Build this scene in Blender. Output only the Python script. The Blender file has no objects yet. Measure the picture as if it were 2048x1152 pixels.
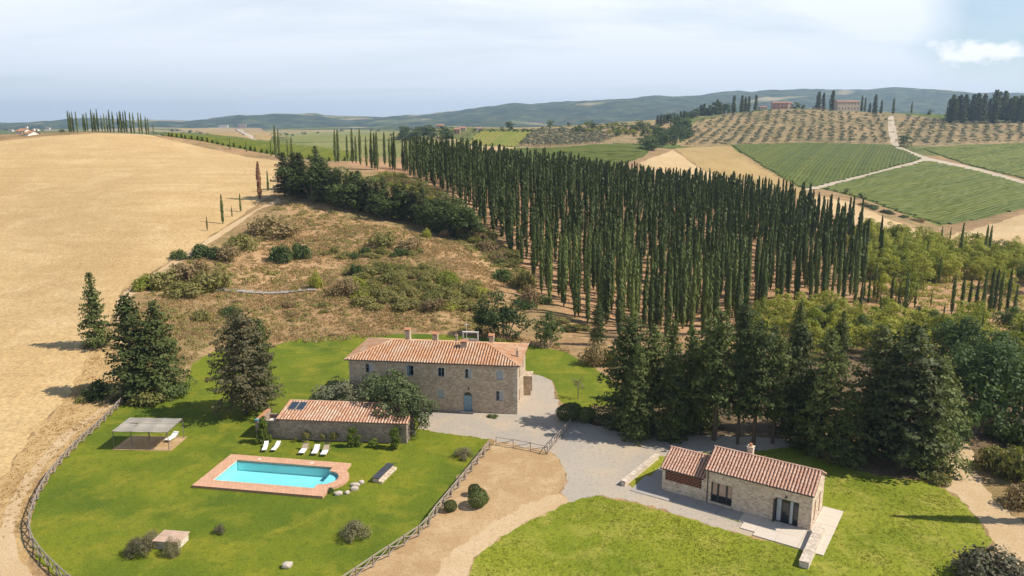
import bpy, math, random
import numpy as np
from mathutils import Vector, Matrix, Euler, noise as mnoise
from mathutils.geometry import delaunay_2d_cdt

random.seed(7)
RNG = np.random.default_rng(11)
SC = bpy.context.scene
COL = SC.collection
PI = math.pi

# ------------------------------------------------------------------ camera
FPX = 1500.0                    # focal length in pixels of a 2048 wide picture
CAM_H = 40.0
PITCH = math.atan(321.0 / FPX)  # horizon sits 321 px above the middle
CT, ST = math.cos(PITCH), math.sin(PITCH)
cam_data = bpy.data.cameras.new('camera')
cam = bpy.data.objects.new('camera', cam_data)
COL.objects.link(cam)
cam.location = (0, 0, CAM_H)
cam.rotation_euler = (PI / 2 - PITCH, 0, 0)
cam_data.sensor_width = 36.0
cam_data.lens = 36.0 * FPX / 2048.0
cam_data.clip_start = 0.5
cam_data.clip_end = 40000.0
SC.camera = cam

# ------------------------------------------------------------------ light
SUN_EL = math.radians(47)
sun_dir = Vector((math.cos(SUN_EL) * 0.9995, math.cos(SUN_EL) * -0.09, math.sin(SUN_EL)))
sun_data = bpy.data.lights.new('sun', 'SUN')
sun_data.energy = 5.0
sun_data.angle = math.radians(0.55)
sun_data.color = (1.0, 0.93, 0.82)
sun = bpy.data.objects.new('sun', sun_data)
COL.objects.link(sun)
sun.rotation_euler = sun_dir.to_track_quat('Z', 'Y').to_euler()

world = bpy.data.worlds.new('World')
SC.world = world
world.use_nodes = True


def nodes_of(tree):
    tree.nodes.clear()
    def N(kind, **kw):
        n = tree.nodes.new(kind)
        for k, v in kw.items():
            if k.startswith('i_'):
                key = k[2:]
                key = int(key) if key.isdigit() else key.replace('_', ' ')
                n.inputs[key].default_value = v
            else:
                setattr(n, k, v)
        return n
    return N, (lambda a, b: tree.links.new(a, b))


def ramp(n, stops):
    el = n.color_ramp.elements
    while len(el) > 1:
        el.remove(el[-1])
    el[0].position, el[0].color = stops[0][0], stops[0][1]
    for p, c in stops[1:]:
        e = el.new(p)
        e.color = c
    return n


def g(v):
    return (v, v, v, 1)


def build_world():
    N, L = nodes_of(world.node_tree)
    out = N('ShaderNodeOutputWorld')
    sky = N('ShaderNodeTexSky', sky_type='NISHITA', sun_disc=False, sun_elevation=SUN_EL,
            sun_rotation=math.radians(90), air_density=1.0, dust_density=0.4, ozone_density=1.0, altitude=250)
    bg1 = N('ShaderNodeBackground', i_Strength=0.095)
    L(sky.outputs[0], bg1.inputs[0])
    # thin veil of high cloud, open towards the upper right, and a small cumulus low on the right
    tc = N('ShaderNodeTexCoord')
    sep = N('ShaderNodeSeparateXYZ'); L(tc.outputs['Generated'], sep.inputs[0])
    zc = N('ShaderNodeMath', operation='MAXIMUM', i_1=0.0); L(sep.outputs[2], zc.inputs[0])
    za = N('ShaderNodeMath', operation='ADD', i_1=0.12); L(zc.outputs[0], za.inputs[0])
    dx = N('ShaderNodeMath', operation='DIVIDE'); L(sep.outputs[0], dx.inputs[0]); L(za.outputs[0], dx.inputs[1])
    dy = N('ShaderNodeMath', operation='DIVIDE'); L(sep.outputs[1], dy.inputs[0]); L(za.outputs[0], dy.inputs[1])
    pl = N('ShaderNodeCombineXYZ'); L(dx.outputs[0], pl.inputs[0]); L(dy.outputs[0], pl.inputs[1])
    mp = N('ShaderNodeMapping'); mp.inputs['Scale'].default_value = (0.55, 1.0, 1); mp.inputs['Rotation'].default_value = (0, 0, 0.5)
    L(pl.outputs[0], mp.inputs[0])
    n1 = N('ShaderNodeTexNoise', i_Scale=0.55, i_Detail=7.0, i_Roughness=0.55, i_Distortion=0.6); L(mp.outputs[0], n1.inputs['Vector'])
    # opening: clear patch in the direction of the upper right of the view
    at = N('ShaderNodeMath', operation='DIVIDE'); L(sep.outputs[0], at.inputs[0])
    ya = N('ShaderNodeMath', operation='MAXIMUM', i_1=0.05); L(sep.outputs[1], ya.inputs[0]); L(ya.outputs[0], at.inputs[1])
    op = N('ShaderNodeMapRange', i_1=0.50, i_2=0.58, i_3=0.0, i_4=0.42); L(at.outputs[0], op.inputs[0])
    up = N('ShaderNodeMapRange', i_1=0.035, i_2=0.085, i_3=0.0, i_4=1.0); L(sep.outputs[2], up.inputs[0])
    om = N('ShaderNodeMath', operation='MULTIPLY'); L(op.outputs[0], om.inputs[0]); L(up.outputs[0], om.inputs[1])
    sub = N('ShaderNodeMath', operation='SUBTRACT'); L(n1.outputs[0], sub.inputs[0]); L(om.outputs[0], sub.inputs[1])
    veil = N('ShaderNodeMapRange', i_1=0.08, i_2=0.50, i_3=0.0, i_4=0.96); L(sub.outputs[0], veil.inputs[0])
    # the veil is densest low over the country and breaks up into clear blue overhead
    hi = N('ShaderNodeMapRange', i_1=0.15, i_2=0.48, i_3=1.0, i_4=0.12); L(sep.outputs[2], hi.inputs[0])
    vm = N('ShaderNodeMath', operation='MULTIPLY'); L(veil.outputs[0], vm.inputs[0]); L(hi.outputs[0], vm.inputs[1])
    veil = vm
    bg2 = N('ShaderNodeBackground', i_Strength=1.0)
    # brightness of the veil follows height a little: bluish white at the horizon
    vc = ramp(N('ShaderNodeValToRGB'), [(0.0, (0.70, 0.77, 0.88, 1)), (0.07, (0.77, 0.815, 0.90, 1)), (0.16, (0.86, 0.89, 0.945, 1)), (0.5, (0.72, 0.79, 0.90, 1))])
    L(zc.outputs[0], vc.inputs[0]); L(vc.outputs[0], bg2.inputs[0])
    m1 = N('ShaderNodeMixShader'); L(veil.outputs[0], m1.inputs[0]); L(bg1.outputs[0], m1.inputs[1]); L(bg2.outputs[0], m1.inputs[2])
    # cumulus: gaussian blob in direction space broken up by noise
    nrm = Vector(((1962 - 1024) / FPX, CT - (104 - 576) / FPX * ST, -ST - (104 - 576) / FPX * CT)).normalized()
    comb = None
    d = N('ShaderNodeVectorMath', operation='SUBTRACT'); L(tc.outputs['Generated'], d.inputs[0]); d.inputs[1].default_value = nrm
    sc = N('ShaderNodeVectorMath', operation='MULTIPLY'); L(d.outputs[0], sc.inputs[0]); sc.inputs[1].default_value = (16, 16, 64)
    ln = N('ShaderNodeVectorMath', operation='LENGTH'); L(sc.outputs[0], ln.inputs[0])
    mpc = N('ShaderNodeMapping'); mpc.inputs['Scale'].default_value = (1, 1, 1.8); L(tc.outputs['Generated'], mpc.inputs[0])
    n2 = N('ShaderNodeTexNoise', i_Scale=38.0, i_Detail=6.0, i_Roughness=0.55); L(mpc.outputs[0], n2.inputs['Vector'])
    nm = N('ShaderNodeMath', operation='MULTIPLY_ADD', i_1=2.6, i_2=-0.7); L(n2.outputs[0], nm.inputs[0])
    df = N('ShaderNodeMath', operation='SUBTRACT'); L(nm.outputs[0], df.inputs[0]); L(ln.outputs['Value'], df.inputs[1])
    cm = N('ShaderNodeMapRange', i_1=-0.35, i_2=0.20, i_3=0.0, i_4=1.0); L(df.outputs[0], cm.inputs[0])
    bg3 = N('ShaderNodeBackground', i_Strength=1.0); bg3.inputs[0].default_value = (0.95, 0.95, 0.97, 1)
    m2 = N('ShaderNodeMixShader'); L(cm.outputs[0], m2.inputs[0]); L(m1.outputs[0], m2.inputs[1]); L(bg3.outputs[0], m2.inputs[2])
    L(m2.outputs[0], out.inputs[0])


build_world()
SC.view_settings.view_transform = 'Standard'
SC.view_settings.look = 'None'
SC.view_settings.gamma = 1.0
SC.view_settings.use_curve_mapping = False
SC.view_settings.exposure = 0.34
SC.cycles.use_denoising = True
SC.cycles.max_bounces = 6
SC.cycles.diffuse_bounces = 3
SC.cycles.glossy_bounces = 2
SC.cycles.transmission_bounces = 4
SC.cycles.transparent_max_bounces = 6
SC.cycles.volume_bounces = 0
SC.cycles.caustics_reflective = False
SC.cycles.caustics_refractive = False
SC.cycles.sample_clamp_indirect = 4.0


# ------------------------------------------------------------------ tagging and mesh helpers
def tag(o, label=None, cat=None, group=None, kind=None):
    if label: o['label'] = label
    if cat: o['category'] = cat
    if group: o['group'] = group
    if kind: o['kind'] = kind
    return o


def empty(name, loc=(0, 0, 0), rz=0.0):
    o = bpy.data.objects.new(name, None)
    COL.objects.link(o)
    o.location = loc
    o.rotation_euler = (0, 0, rz)
    o.empty_display_size = 0.3
    return o


def link(name, me, parent=None, loc=None, rz=None, scale=None):
    o = bpy.data.objects.new(name, me)
    COL.objects.link(o)
    if parent is not None: o.parent = parent
    if loc is not None: o.location = loc
    if rz is not None: o.rotation_euler = (0, 0, rz)
    if scale is not None: o.scale = scale
    return o


def np_mesh(name, verts, faces, mats, smooth=False, midx=None):
    """verts (n,3), faces list of (m,k) index arrays of one face size each"""
    me = bpy.data.meshes.new(name)
    verts = np.asarray(verts, dtype=np.float32)
    if not isinstance(faces, (list, tuple)):
        faces = [faces]
    faces = [np.asarray(f, dtype=np.int32) for f in faces if len(f)]
    me.vertices.add(len(verts))
    me.vertices.foreach_set('co', verts.ravel())
    loops = np.concatenate([f.ravel() for f in faces])
    sizes = np.concatenate([np.full(len(f), f.shape[1], dtype=np.int32) for f in faces])
    starts = np.concatenate([[0], np.cumsum(sizes)[:-1]]).astype(np.int32)
    me.loops.add(len(loops))
    me.loops.foreach_set('vertex_index', loops)
    me.polygons.add(len(sizes))
    me.polygons.foreach_set('loop_start', starts)
    if midx is not None:
        me.polygons.foreach_set('material_index', np.asarray(midx, dtype=np.int32))
    me.polygons.foreach_set('use_smooth', np.full(len(sizes), smooth, dtype=bool))
    for m in (mats if isinstance(mats, (list, tuple)) else [mats]):
        me.materials.append(m)
    me.update(calc_edges=True)
    return me


class MB:
    """collects boxes, bars, prisms and quads into one mesh"""
    def __init__(self):
        self.v, self.f, self.m = [], [], []
        self.cur = 0

    def poly(self, pts, faces):
        n = len(self.v)
        self.v.extend([tuple(p) for p in pts])
        for f in faces:
            self.f.append([n + i for i in f])
            self.m.append(self.cur)

    def box(self, x0, y0, z0, x1, y1, z1):
        self.poly([(x0, y0, z0), (x1, y0, z0), (x1, y1, z0), (x0, y1, z0), (x0, y0, z1), (x1, y0, z1), (x1, y1, z1), (x0, y1, z1)],
                  [(0, 3, 2, 1), (4, 5, 6, 7), (0, 1, 5, 4), (1, 2, 6, 5), (2, 3, 7, 6), (3, 0, 4, 7)])

    def cham(self, x0, y0, z0, x1, y1, z1, b=0.02):
        """box with a chamfered top"""
        v = [(x0, y0, z0), (x1, y0, z0), (x1, y1, z0), (x0, y1, z0), (x0, y0, z1 - b), (x1, y0, z1 - b), (x1, y1, z1 - b), (x0, y1, z1 - b),
             (x0 + b, y0 + b, z1), (x1 - b, y0 + b, z1), (x1 - b, y1 - b, z1), (x0 + b, y1 - b, z1)]
        self.poly(v, [(0, 3, 2, 1), (0, 1, 5, 4), (1, 2, 6, 5), (2, 3, 7, 6), (3, 0, 4, 7), (4, 5, 9, 8), (5, 6, 10, 9), (6, 7, 11, 10), (7, 4, 8, 11), (8, 9, 10, 11)])

    def bar(self, a, b, r=0.05, n=6, r2=None, cap=True):
        a, b = Vector(a), Vector(b)
        d = (b - a)
        if d.length < 1e-6: return
        q = d.to_track_quat('Z', 'Y')
        r2 = r if r2 is None else r2
        pts = []
        for rr, o in ((r, a), (r2, b)):
            for k in range(n):
                t = 2 * PI * (k + 0.5) / n
                pts.append(o + q @ Vector((rr * math.cos(t), rr * math.sin(t), 0)))
        fs = [(k, (k + 1) % n, n + (k + 1) % n, n + k) for k in range(n)]
        if cap: fs += [tuple(range(n - 1, -1, -1)), tuple(range(n, 2 * n))]
        self.poly(pts, fs)

    def tube(self, path, r, n=6):
        for i in range(len(path) - 1):
            ra = r[i] if isinstance(r, (list, tuple)) else r
            rb = r[i + 1] if isinstance(r, (list, tuple)) else r
            self.bar(path[i], path[i + 1], ra, n, rb)

    def mesh(self, name, mats, smooth=False):
        me = bpy.data.meshes.new(name)
        me.from_pydata(self.v, [], self.f)
        for m in (mats if isinstance(mats, (list, tuple)) else [mats]):
            me.materials.append(m)
        me.polygons.foreach_set('material_index', self.m)
        me.polygons.foreach_set('use_smooth', [smooth] * len(self.f))
        me.update()
        return me

    def build(self, name, mats, parent=None, smooth=False, **kw):
        return link(name, self.mesh(name, mats, smooth), parent, **kw)


# ------------------------------------------------------------------ picture pixel <-> place
def ray_of(px, py):
    yi = (np.asarray(py, float) - 576) / FPX
    return (np.asarray(px, float) - 1024) / FPX, CT - yi * ST, -ST - yi * CT


def flat(px, py, z=0.0):
    """the point on the level z seen at this pixel of the photograph"""
    dx, dy, dz = ray_of(px, py)
    t = (z - CAM_H) / dz
    return Vector((float(dx * t), float(dy * t), z))
# ------------------------------------------------------------------ terrain heights: thin plate spline through surveyed points
SURVEY = [
    # (pixel x, pixel y, metres ahead)
    # wheat hill
    (-500, 800, 105), (-500, 560, 170), (-500, 330, 330), (-500, 300, 420),
    (0, 800, 105), (0, 600, 160), (0, 450, 230), (0, 350, 300), (0, 281, 370),
    (130, 268, 395), (200, 264, 405), (290, 268, 415), (400, 296, 385), (500, 316, 350), (560, 324, 325),
    (300, 400, 240), (400, 470, 200), (520, 400, 245), (450, 440, 220), (150, 720, 120), (240, 600, 150),
    # scrub mound
    (600, 650, 150), (700, 650, 150), (500, 640, 149), (430, 580, 165), (640, 578, 168), (600, 520, 190), (800, 520, 190),
    (600, 450, 218), (750, 450, 220), (900, 560, 175), (950, 640, 155), (850, 470, 215), (700, 400, 245), (600, 400, 240),
    (850, 400, 255), (800, 345, 300), (700, 330, 320), (620, 330, 320), (640, 305, 470), (500, 288, 480),
    # cypress slope
    (950, 430, 248), (1050, 510, 212), (1140, 620, 168), (1200, 650, 160), (1000, 360, 340), (1200, 390, 315), (1400, 420, 297),
    (1600, 460, 278), (1700, 506, 260), (1500, 600, 186), (1700, 600, 186), (1300, 500, 230), (1500, 500, 235), (1350, 620, 178),
    (1900, 640, 168), (2100, 640, 168), (1900, 540, 225), (1900, 500, 265), (2100, 500, 265), (2500, 620, 190), (2500, 500, 300),
    (2000, 460, 360), (1870, 460, 400), (1700, 430, 400), (1800, 440, 400), (1640, 380, 520), (1600, 372, 560),
    # vineyard hill
    (1480, 290, 800), (1780, 290, 800), (1850, 320, 665), (2048, 362, 530), (2048, 415, 440), (2048, 288, 800), (2500, 300, 800), (2500, 400, 500),
    (1350, 315, 620), (1450, 340, 570), (1300, 300, 660), (1200, 302, 640), (1100, 300, 650), (1000, 290, 750), (1100, 325, 520), (1250, 335, 520),
    (950, 266, 860), (1100, 268, 860), (870, 258, 980), (1040, 258, 980), (1250, 254, 950), (1350, 240, 1000), (1450, 232, 1050),
    (1560, 216, 1100), (1690, 221, 1100), (1800, 226, 1080), (1900, 238, 1000), (2100, 243, 950), (1600, 258, 930), (1800, 258, 930), (1400, 275, 850),
    (2000, 265, 870), (2500, 240, 1000),
    # the plain and the slopes behind
    (400, 270, 1200), (600, 290, 900), (800, 285, 950), (600, 263, 2200), (300, 258, 3000), (100, 266, 2000), (0, 268, 2000), (800, 266, 2000),
    (-500, 268, 2000), (-500, 258, 4000),
]
SURVEY_XYZ = [
    # hidden ground: (metres right, metres ahead, height)
    (-150, 560, 22), (-250, 600, 14), (-60, 650, 12), (-320, 800, 8), (-600, 700, 8),
    (20, 440, 6), (120, 420, 1), (60, 560, 12), (190, 400, -6), (230, 450, -8),
    (100, 1400, 24), (500, 1500, 28), (900, 1500, 30), (-100, 1400, 20), (300, 1900, 26), (900, 2200, 28), (1600, 2200, 30),
    (-3000, 7000, 10), (-4500, 11500, 0), (0, 11500, 0), (5000, 11500, 0), (9000, 11500, 0), (-9000, 11500, 0),
]
RIDGE = [(-500, 256), (0, 255), (100, 253), (200, 251), (300, 246), (450, 241), (600, 238), (700, 235), (800, 232), (870, 226), (950, 216), (1030, 213), (1100, 213), (1200, 203),
         (1300, 199), (1400, 192), (1480, 184), (1600, 183), (1690, 182), (1750, 180), (1800, 182), (1850, 188), (1950, 192), (2048, 194), (2300, 196), (2600, 206)]


def survey_points():
    uv, z = [], []
    def add(X, D, Z):
        uv.append((X / D, math.log(D))); z.append(Z)
    for px, py, D in SURVEY:
        dx, dy, dz = ray_of(px, py)
        t = D / dy
        add(dx * t, D, CAM_H + dz * t)
    for p in SURVEY_XYZ:
        add(*p)
    for px, py in RIDGE:
        for D, f in ((6200, 1.0), (4300, 0.46), (2900, 0.06)):
            if px < 260 and D < 6000: continue
            yy = 262 + (py - 262) * f
            dx, dy, dz = ray_of(px, yy)
            t = D / dy
            add(dx * t, D, CAM_H + dz * t)
        add((px - 1024) / FPX * 8800, 8800, 40)
    for X in (-75, -55, -30, -10, 10, 30, 50, 75):
        for D in (30, 55, 80, 100, 115):
            if X < -60 and D > 80: continue
            add(X, D, 0)
    for X in (-40, -15, 10, 35):
        add(X, 130, 0)
    return np.array(uv), np.array(z)


UV, ZV = survey_points()


def tps_solve(P, z, lam=0.0006):
    n = len(P)
    d2 = ((P[:, None, :] - P[None, :, :]) ** 2).sum(-1)
    K = 0.5 * d2 * np.log(d2 + 1e-12)
    K[np.arange(n), np.arange(n)] = lam
    A = np.zeros((n + 3, n + 3))
    A[:n, :n] = K
    A[:n, n] = 1; A[:n, n + 1:] = P
    A[n, :n] = 1; A[n + 1:, :n] = P.T
    b = np.zeros(n + 3); b[:n] = z
    return np.linalg.solve(A, b)


def tps_eval(w, P, Q):
    n = len(P)
    out = np.zeros(len(Q))
    for i in range(0, len(Q), 20000):
        q = Q[i:i + 20000]
        d2 = ((q[:, None, :] - P[None, :, :]) ** 2).sum(-1)
        out[i:i + 20000] = (0.5 * d2 * np.log(d2 + 1e-12)) @ w[:n] + w[n] + q @ w[n + 1:]
    return out


def vnoise(x, y, seed=0):
    """value noise, vectorised, -1..1"""
    xi, yi = np.floor(x).astype(np.int64), np.floor(y).astype(np.int64)
    fx, fy = x - xi, y - yi
    fx, fy = fx * fx * (3 - 2 * fx), fy * fy * (3 - 2 * fy)
    def r(a, b):
        hsh = (a * 374761393 + b * 668265263 + seed * 974634777) & 0xFFFFFFFF
        hsh = ((hsh ^ (hsh >> 13)) * 1274126177) & 0xFFFFFFFF
        return ((hsh ^ (hsh >> 16)) & 0xFFFF) / 32767.5 - 1.0
    a, b, c, d = r(xi, yi), r(xi + 1, yi), r(xi, yi + 1), r(xi + 1, yi + 1)
    return (a + (b - a) * fx) * (1 - fy) + (c + (d - c) * fx) * fy


def fbm(x, y, octaves=4, seed=0):
    s, a, f = 0, 1.0, 1.0
    for k in range(octaves):
        s = s + a * vnoise(x * f, y * f, seed + k)
        a *= 0.5; f *= 2.03
    return s


U0, U1, V0, V1 = -1.2, 1.2, math.log(28.0), math.log(11000.0)
GU, GV = 600, 420
_gu, _gv = np.linspace(U0, U1, GU), np.linspace(V0, V1, GV)


def smooth01(x):
    x = np.clip(x, 0, 1)
    return x * x * (3 - 2 * x)


def build_height_grid():
    w = tps_solve(UV, ZV)
    # spline on a coarser grid, then refined
    cu, cv = np.linspace(U0, U1, 240), np.linspace(V0, V1, 210)
    Q = np.stack(np.meshgrid(cu, cv, indexing='ij'), -1).reshape(-1, 2)
    Z = tps_eval(w, UV, Q).reshape(240, 210)
    iu = np.clip((_gu - U0) / (U1 - U0) * 239, 0, 238.999); ju = iu.astype(int); fu = (iu - ju)[:, None]
    Z = Z[ju] * (1 - fu) + Z[ju + 1] * fu
    iv = np.clip((_gv - V0) / (V1 - V0) * 209, 0, 208.999); jv = iv.astype(int); fv = (iv - jv)[None, :]
    Z = Z[:, jv] * (1 - fv) + Z[:, jv + 1] * fv
    D = np.exp(_gv)[None, :] * np.ones((GU, 1))
    X = _gu[:, None] * D
    # garden terrace is level
    m = 1 - smooth01((np.hypot((X - 2) / 52.0, (D - 84) / 47.0) - 0.85) / 0.5)
    Z = Z * (1 - m)
    # relief: small on fields, rough in the scrub, wooded on the far ridge
    near = smooth01((D - 118) / 60) * (1 - smooth01((D - 700) / 400))
    Z += near * 0.55 * fbm(X / 14.0, D / 14.0, 4, 3) * smooth01((X + 75) / 40)
    Z += near * 0.5 * fbm(X / 70.0, D / 70.0, 2, 5)
    hill = smooth01((D - 3000) / 1400) * (1 - smooth01((D - 8000) / 800))
    Z += hill * (28 * fbm(X / 760.0, D / 1100.0, 3, 9) + 12 * fbm(X / 210.0, D / 260.0, 3, 33) + 4 * fbm(X / 90.0, D / 90.0, 3, 13))
    Z += smooth01((D - 1100) / 500) * (1 - hill) * 4 * fbm(X / 300.0, D / 300.0, 3, 21)
    return Z


HG = build_height_grid()


def hgt(x, y):
    """ground height at places (arrays or numbers)"""
    x, y = np.asarray(x, float), np.asarray(y, float)
    yy = np.maximum(y, 28.5)
    iu = np.clip((x / yy - U0) / (U1 - U0) * (GU - 1), 0, GU - 1.001)
    iv = np.clip((np.log(yy) - V0) / (V1 - V0) * (GV - 1), 0, GV - 1.001)
    a, b = iu.astype(int), iv.astype(int)
    fu, fv = iu - a, iv - b
    return (HG[a, b] * (1 - fu) + HG[a + 1, b] * fu) * (1 - fv) + (HG[a, b + 1] * (1 - fu) + HG[a + 1, b + 1] * fu) * fv


MARCH = np.exp(np.linspace(math.log(40), math.log(9500), 900))


def ground_at(px, py, dmin=0.0):
    """places on the ground seen at these pixels of the photograph: (n,3); nan where only sky is seen"""
    px, py = np.atleast_1d(np.asarray(px, float)), np.atleast_1d(np.asarray(py, float))
    dx, dy, dz = ray_of(px, py)
    u, sl = dx / dy, dz / dy
    res = np.full((len(px), 3), np.nan)
    for i in range(0, len(px), 2000):
        s = slice(i, i + 2000)
        D = MARCH[None, :]
        zr = CAM_H + sl[s, None] * D
        zg = hgt(u[s, None] * D, D + 0 * u[s, None])
        below = (zr <= zg) & (D >= dmin)
        k = below.argmax(1)
        ok = below.any(1) & (k > 0)
        r = np.arange(len(k))
        k1 = np.maximum(k, 1)
        d0 = (zr - zg)[r, k1 - 1]; d1 = (zr - zg)[r, k1]
        f = np.clip(d0 / np.maximum(d0 - d1, 1e-9), 0, 1)
        Dh = MARCH[k1 - 1] + (MARCH[k1] - MARCH[k1 - 1]) * f
        X = u[s] * Dh
        out = np.stack([X, Dh, hgt(X, Dh)], 1)
        out[~ok] = np.nan
        res[s] = out
    return res


def at(px, py, dmin=0.0):
    p = ground_at(px, py, dmin)[0]
    return Vector((float(p[0]), float(p[1]), float(p[2])))


def to_px(p):
    p = np.atleast_2d(np.asarray(p, float))
    dz = p[:, 2] - CAM_H
    d = p[:, 1] * CT - dz * ST
    return 1024 + FPX * p[:, 0] / d, 576 - FPX * (p[:, 1] * ST + dz * CT) / d
# ------------------------------------------------------------------ materials
MATS = {}


def new_mat(name):
    m = bpy.data.materials.new(name)
    m.use_nodes = True
    N, L = nodes_of(m.node_tree)
    out = N('ShaderNodeOutputMaterial')
    b = N('ShaderNodeBsdfPrincipled')
    L(b.outputs[0], out.inputs[0])
    MATS[name] = m
    return m, N, L, b


def mixc(N, L, fac, a, b, mode='MIX'):
    n = N('ShaderNodeMix', data_type='RGBA', blend_type=mode)
    if isinstance(fac, (int, float)): n.inputs[0].default_value = fac
    else: L(fac, n.inputs[0])
    for k, v in ((6, a), (7, b)):
        if isinstance(v, tuple): n.inputs[k].default_value = v if len(v) == 4 else (*v, 1)
        else: L(v, n.inputs[k])
    return n.outputs[2]


def mrange(N, L, src, a, b, c=0.0, d=1.0):
    n = N('ShaderNodeMapRange', i_1=a, i_2=b, i_3=c, i_4=d)
    L(src, n.inputs[0])
    return n.outputs[0]


def place(N, L, scale=(1, 1, 1), rot=(0, 0, 0), obj=False):
    """coordinates in metres of the place (or of the object)"""
    if obj:
        s = N('ShaderNodeTexCoord').outputs['Object']
    else:
        s = N('ShaderNodeNewGeometry').outputs['Position']
    mp = N('ShaderNodeMapping')
    mp.inputs['Scale'].default_value = scale
    mp.inputs['Rotation'].default_value = rot
    L(s, mp.inputs[0])
    return mp.outputs[0]


def noise(N, L, vec, scale, detail=4.0, rough=0.55, dist=0.0):
    n = N('ShaderNodeTexNoise', i_Scale=scale, i_Detail=detail, i_Roughness=rough, i_Distortion=dist)
    L(vec, n.inputs['Vector'])
    return n.outputs[0]


def bump(N, L, b, src, strength=0.4, dist=0.1):
    n = N('ShaderNodeBump', i_Strength=strength, i_Distance=dist)
    L(src, n.inputs['Height'])
    L(n.outputs[0], b.inputs['Normal'])


def ground_mat(name, cols, big=0.02, mid=0.15, fine=1.6, tiny=None, bmp=0.5, bd=0.25, streak=None, rough=0.95, spread=(0.35, 0.65)):
    """cols: base, second (broad drifts), third (patches), fourth (fine specks)"""
    m, N, L, b = new_mat(name)
    p = place(N, L)
    n1 = noise(N, L, p, big, 3, 0.5, 0.4)
    n2 = noise(N, L, p, mid, 5, 0.6, 0.5)
    n3 = noise(N, L, p, fine, 4, 0.65)
    c = mixc(N, L, mrange(N, L, n1, *spread), cols[0], cols[1])
    c = mixc(N, L, mrange(N, L, n2, 0.47, 0.66, 0, 0.8), c, cols[2])
    c = mixc(N, L, mrange(N, L, n3, 0.52, 0.70, 0, 0.75), c, cols[3])
    h = n3
    if streak:
        ps = place(N, L, streak[0], (0, 0, streak[1]))
        n4 = noise(N, L, ps, 1.0, 4, 0.6, 0.3)
        c = mixc(N, L, mrange(N, L, n4, 0.42, 0.72, 0, streak[3]), c, streak[2])
        ad = N('ShaderNodeMath', operation='ADD'); L(n3, ad.inputs[0]); L(n4, ad.inputs[1]); h = ad.outputs[0]
    if tiny:
        n5 = noise(N, L, p, tiny, 3, 0.7)
        v = mrange(N, L, n5, 0.3, 0.7, 0.72, 1.22)
        mul = N('ShaderNodeVectorMath', operation='SCALE'); L(c, mul.inputs[0]); L(v, mul.inputs['Scale'])
        c = mul.outputs[0]
    L(c, b.inputs['Base Color'])
    b.inputs['Roughness'].default_value = rough
    b.inputs['Specular IOR Level'].default_value = 0.15
    bump(N, L, b, h, bmp, bd)
    return m


ground_mat('wheat stubble', [(0.56, 0.39, 0.185), (0.48, 0.32, 0.145), (0.60, 0.43, 0.22), (0.44, 0.285, 0.125)], 0.018, 0.07, 0.55, 1.8, 0.7, 0.35,
           streak=((0.012, 0.17, 1), 0.75, (0.42, 0.275, 0.12), 0.6))
ground_mat('lawn grass', [(0.165, 0.190, 0.012), (0.080, 0.122, 0.009), (0.225, 0.215, 0.019), (0.085, 0.112, 0.008)], 0.085, 0.22, 1.1, 4.5, 0.8, 0.14)
ground_mat('rough lawn grass', [(0.235, 0.250, 0.022), (0.155, 0.190, 0.013), (0.31, 0.285, 0.05), (0.095, 0.125, 0.008)], 0.09, 0.30, 1.6, 4.0, 0.9, 0.18)
ground_mat('gravel', [(0.42, 0.36, 0.285), (0.365, 0.315, 0.26), (0.48, 0.375, 0.26), (0.28, 0.245, 0.21)], 0.05, 0.16, 2.2, 9.0, 0.4, 0.05)
ground_mat('dry track earth', [(0.45, 0.30, 0.155), (0.38, 0.245, 0.12), (0.52, 0.37, 0.21), (0.31, 0.20, 0.095)], 0.08, 0.35, 1.8, 6.0, 0.5, 0.08)
ground_mat('pale track earth', [(0.52, 0.375, 0.215), (0.48, 0.335, 0.18), (0.55, 0.405, 0.25), (0.42, 0.285, 0.15)], 0.08, 0.4, 1.8, 6.0, 0.5, 0.08)
ground_mat('rough verge', [(0.48, 0.32, 0.145), (0.40, 0.25, 0.105), (0.52, 0.36, 0.17), (0.30, 0.19, 0.08)], 0.06, 0.4, 1.4, 4.0, 0.9, 0.25)
ground_mat('scrub earth', [(0.36, 0.215, 0.105), (0.22, 0.165, 0.065), (0.45, 0.285, 0.145), (0.17, 0.115, 0.05)], 0.03, 0.16, 0.9, 2.5, 0.9, 0.4)
ground_mat('bare slope', [(0.46, 0.285, 0.145), (0.40, 0.24, 0.115), (0.52, 0.34, 0.18), (0.26, 0.165, 0.075)], 0.03, 0.2, 0.9, 2.5, 0.9, 0.35)
ground_mat('grove earth', [(0.42, 0.245, 0.125), (0.36, 0.205, 0.10), (0.47, 0.30, 0.16), (0.25, 0.15, 0.07)], 0.03, 0.2, 0.9, 2.0, 0.8, 0.3)
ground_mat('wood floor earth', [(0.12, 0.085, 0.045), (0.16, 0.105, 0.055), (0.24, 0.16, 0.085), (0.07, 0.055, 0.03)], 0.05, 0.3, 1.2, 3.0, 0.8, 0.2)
ground_mat('vineyard ground', [(0.100, 0.128, 0.028), (0.150, 0.170, 0.034), (0.185, 0.190, 0.04), (0.07, 0.098, 0.022)], 0.006, 0.03, 0.25, 0.7, 0.6, 0.4)
ground_mat('far meadow', [(0.20, 0.20, 0.055), (0.26, 0.235, 0.075), (0.16, 0.18, 0.05), (0.12, 0.135, 0.04)], 0.004, 0.03, 0.2, None, 0.5, 0.4)
ground_mat('ochre field', [(0.40, 0.27, 0.105), (0.34, 0.23, 0.085), (0.44, 0.31, 0.135), (0.27, 0.19, 0.07)], 0.01, 0.06, 0.3, 0.9, 0.6, 0.4)
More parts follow.
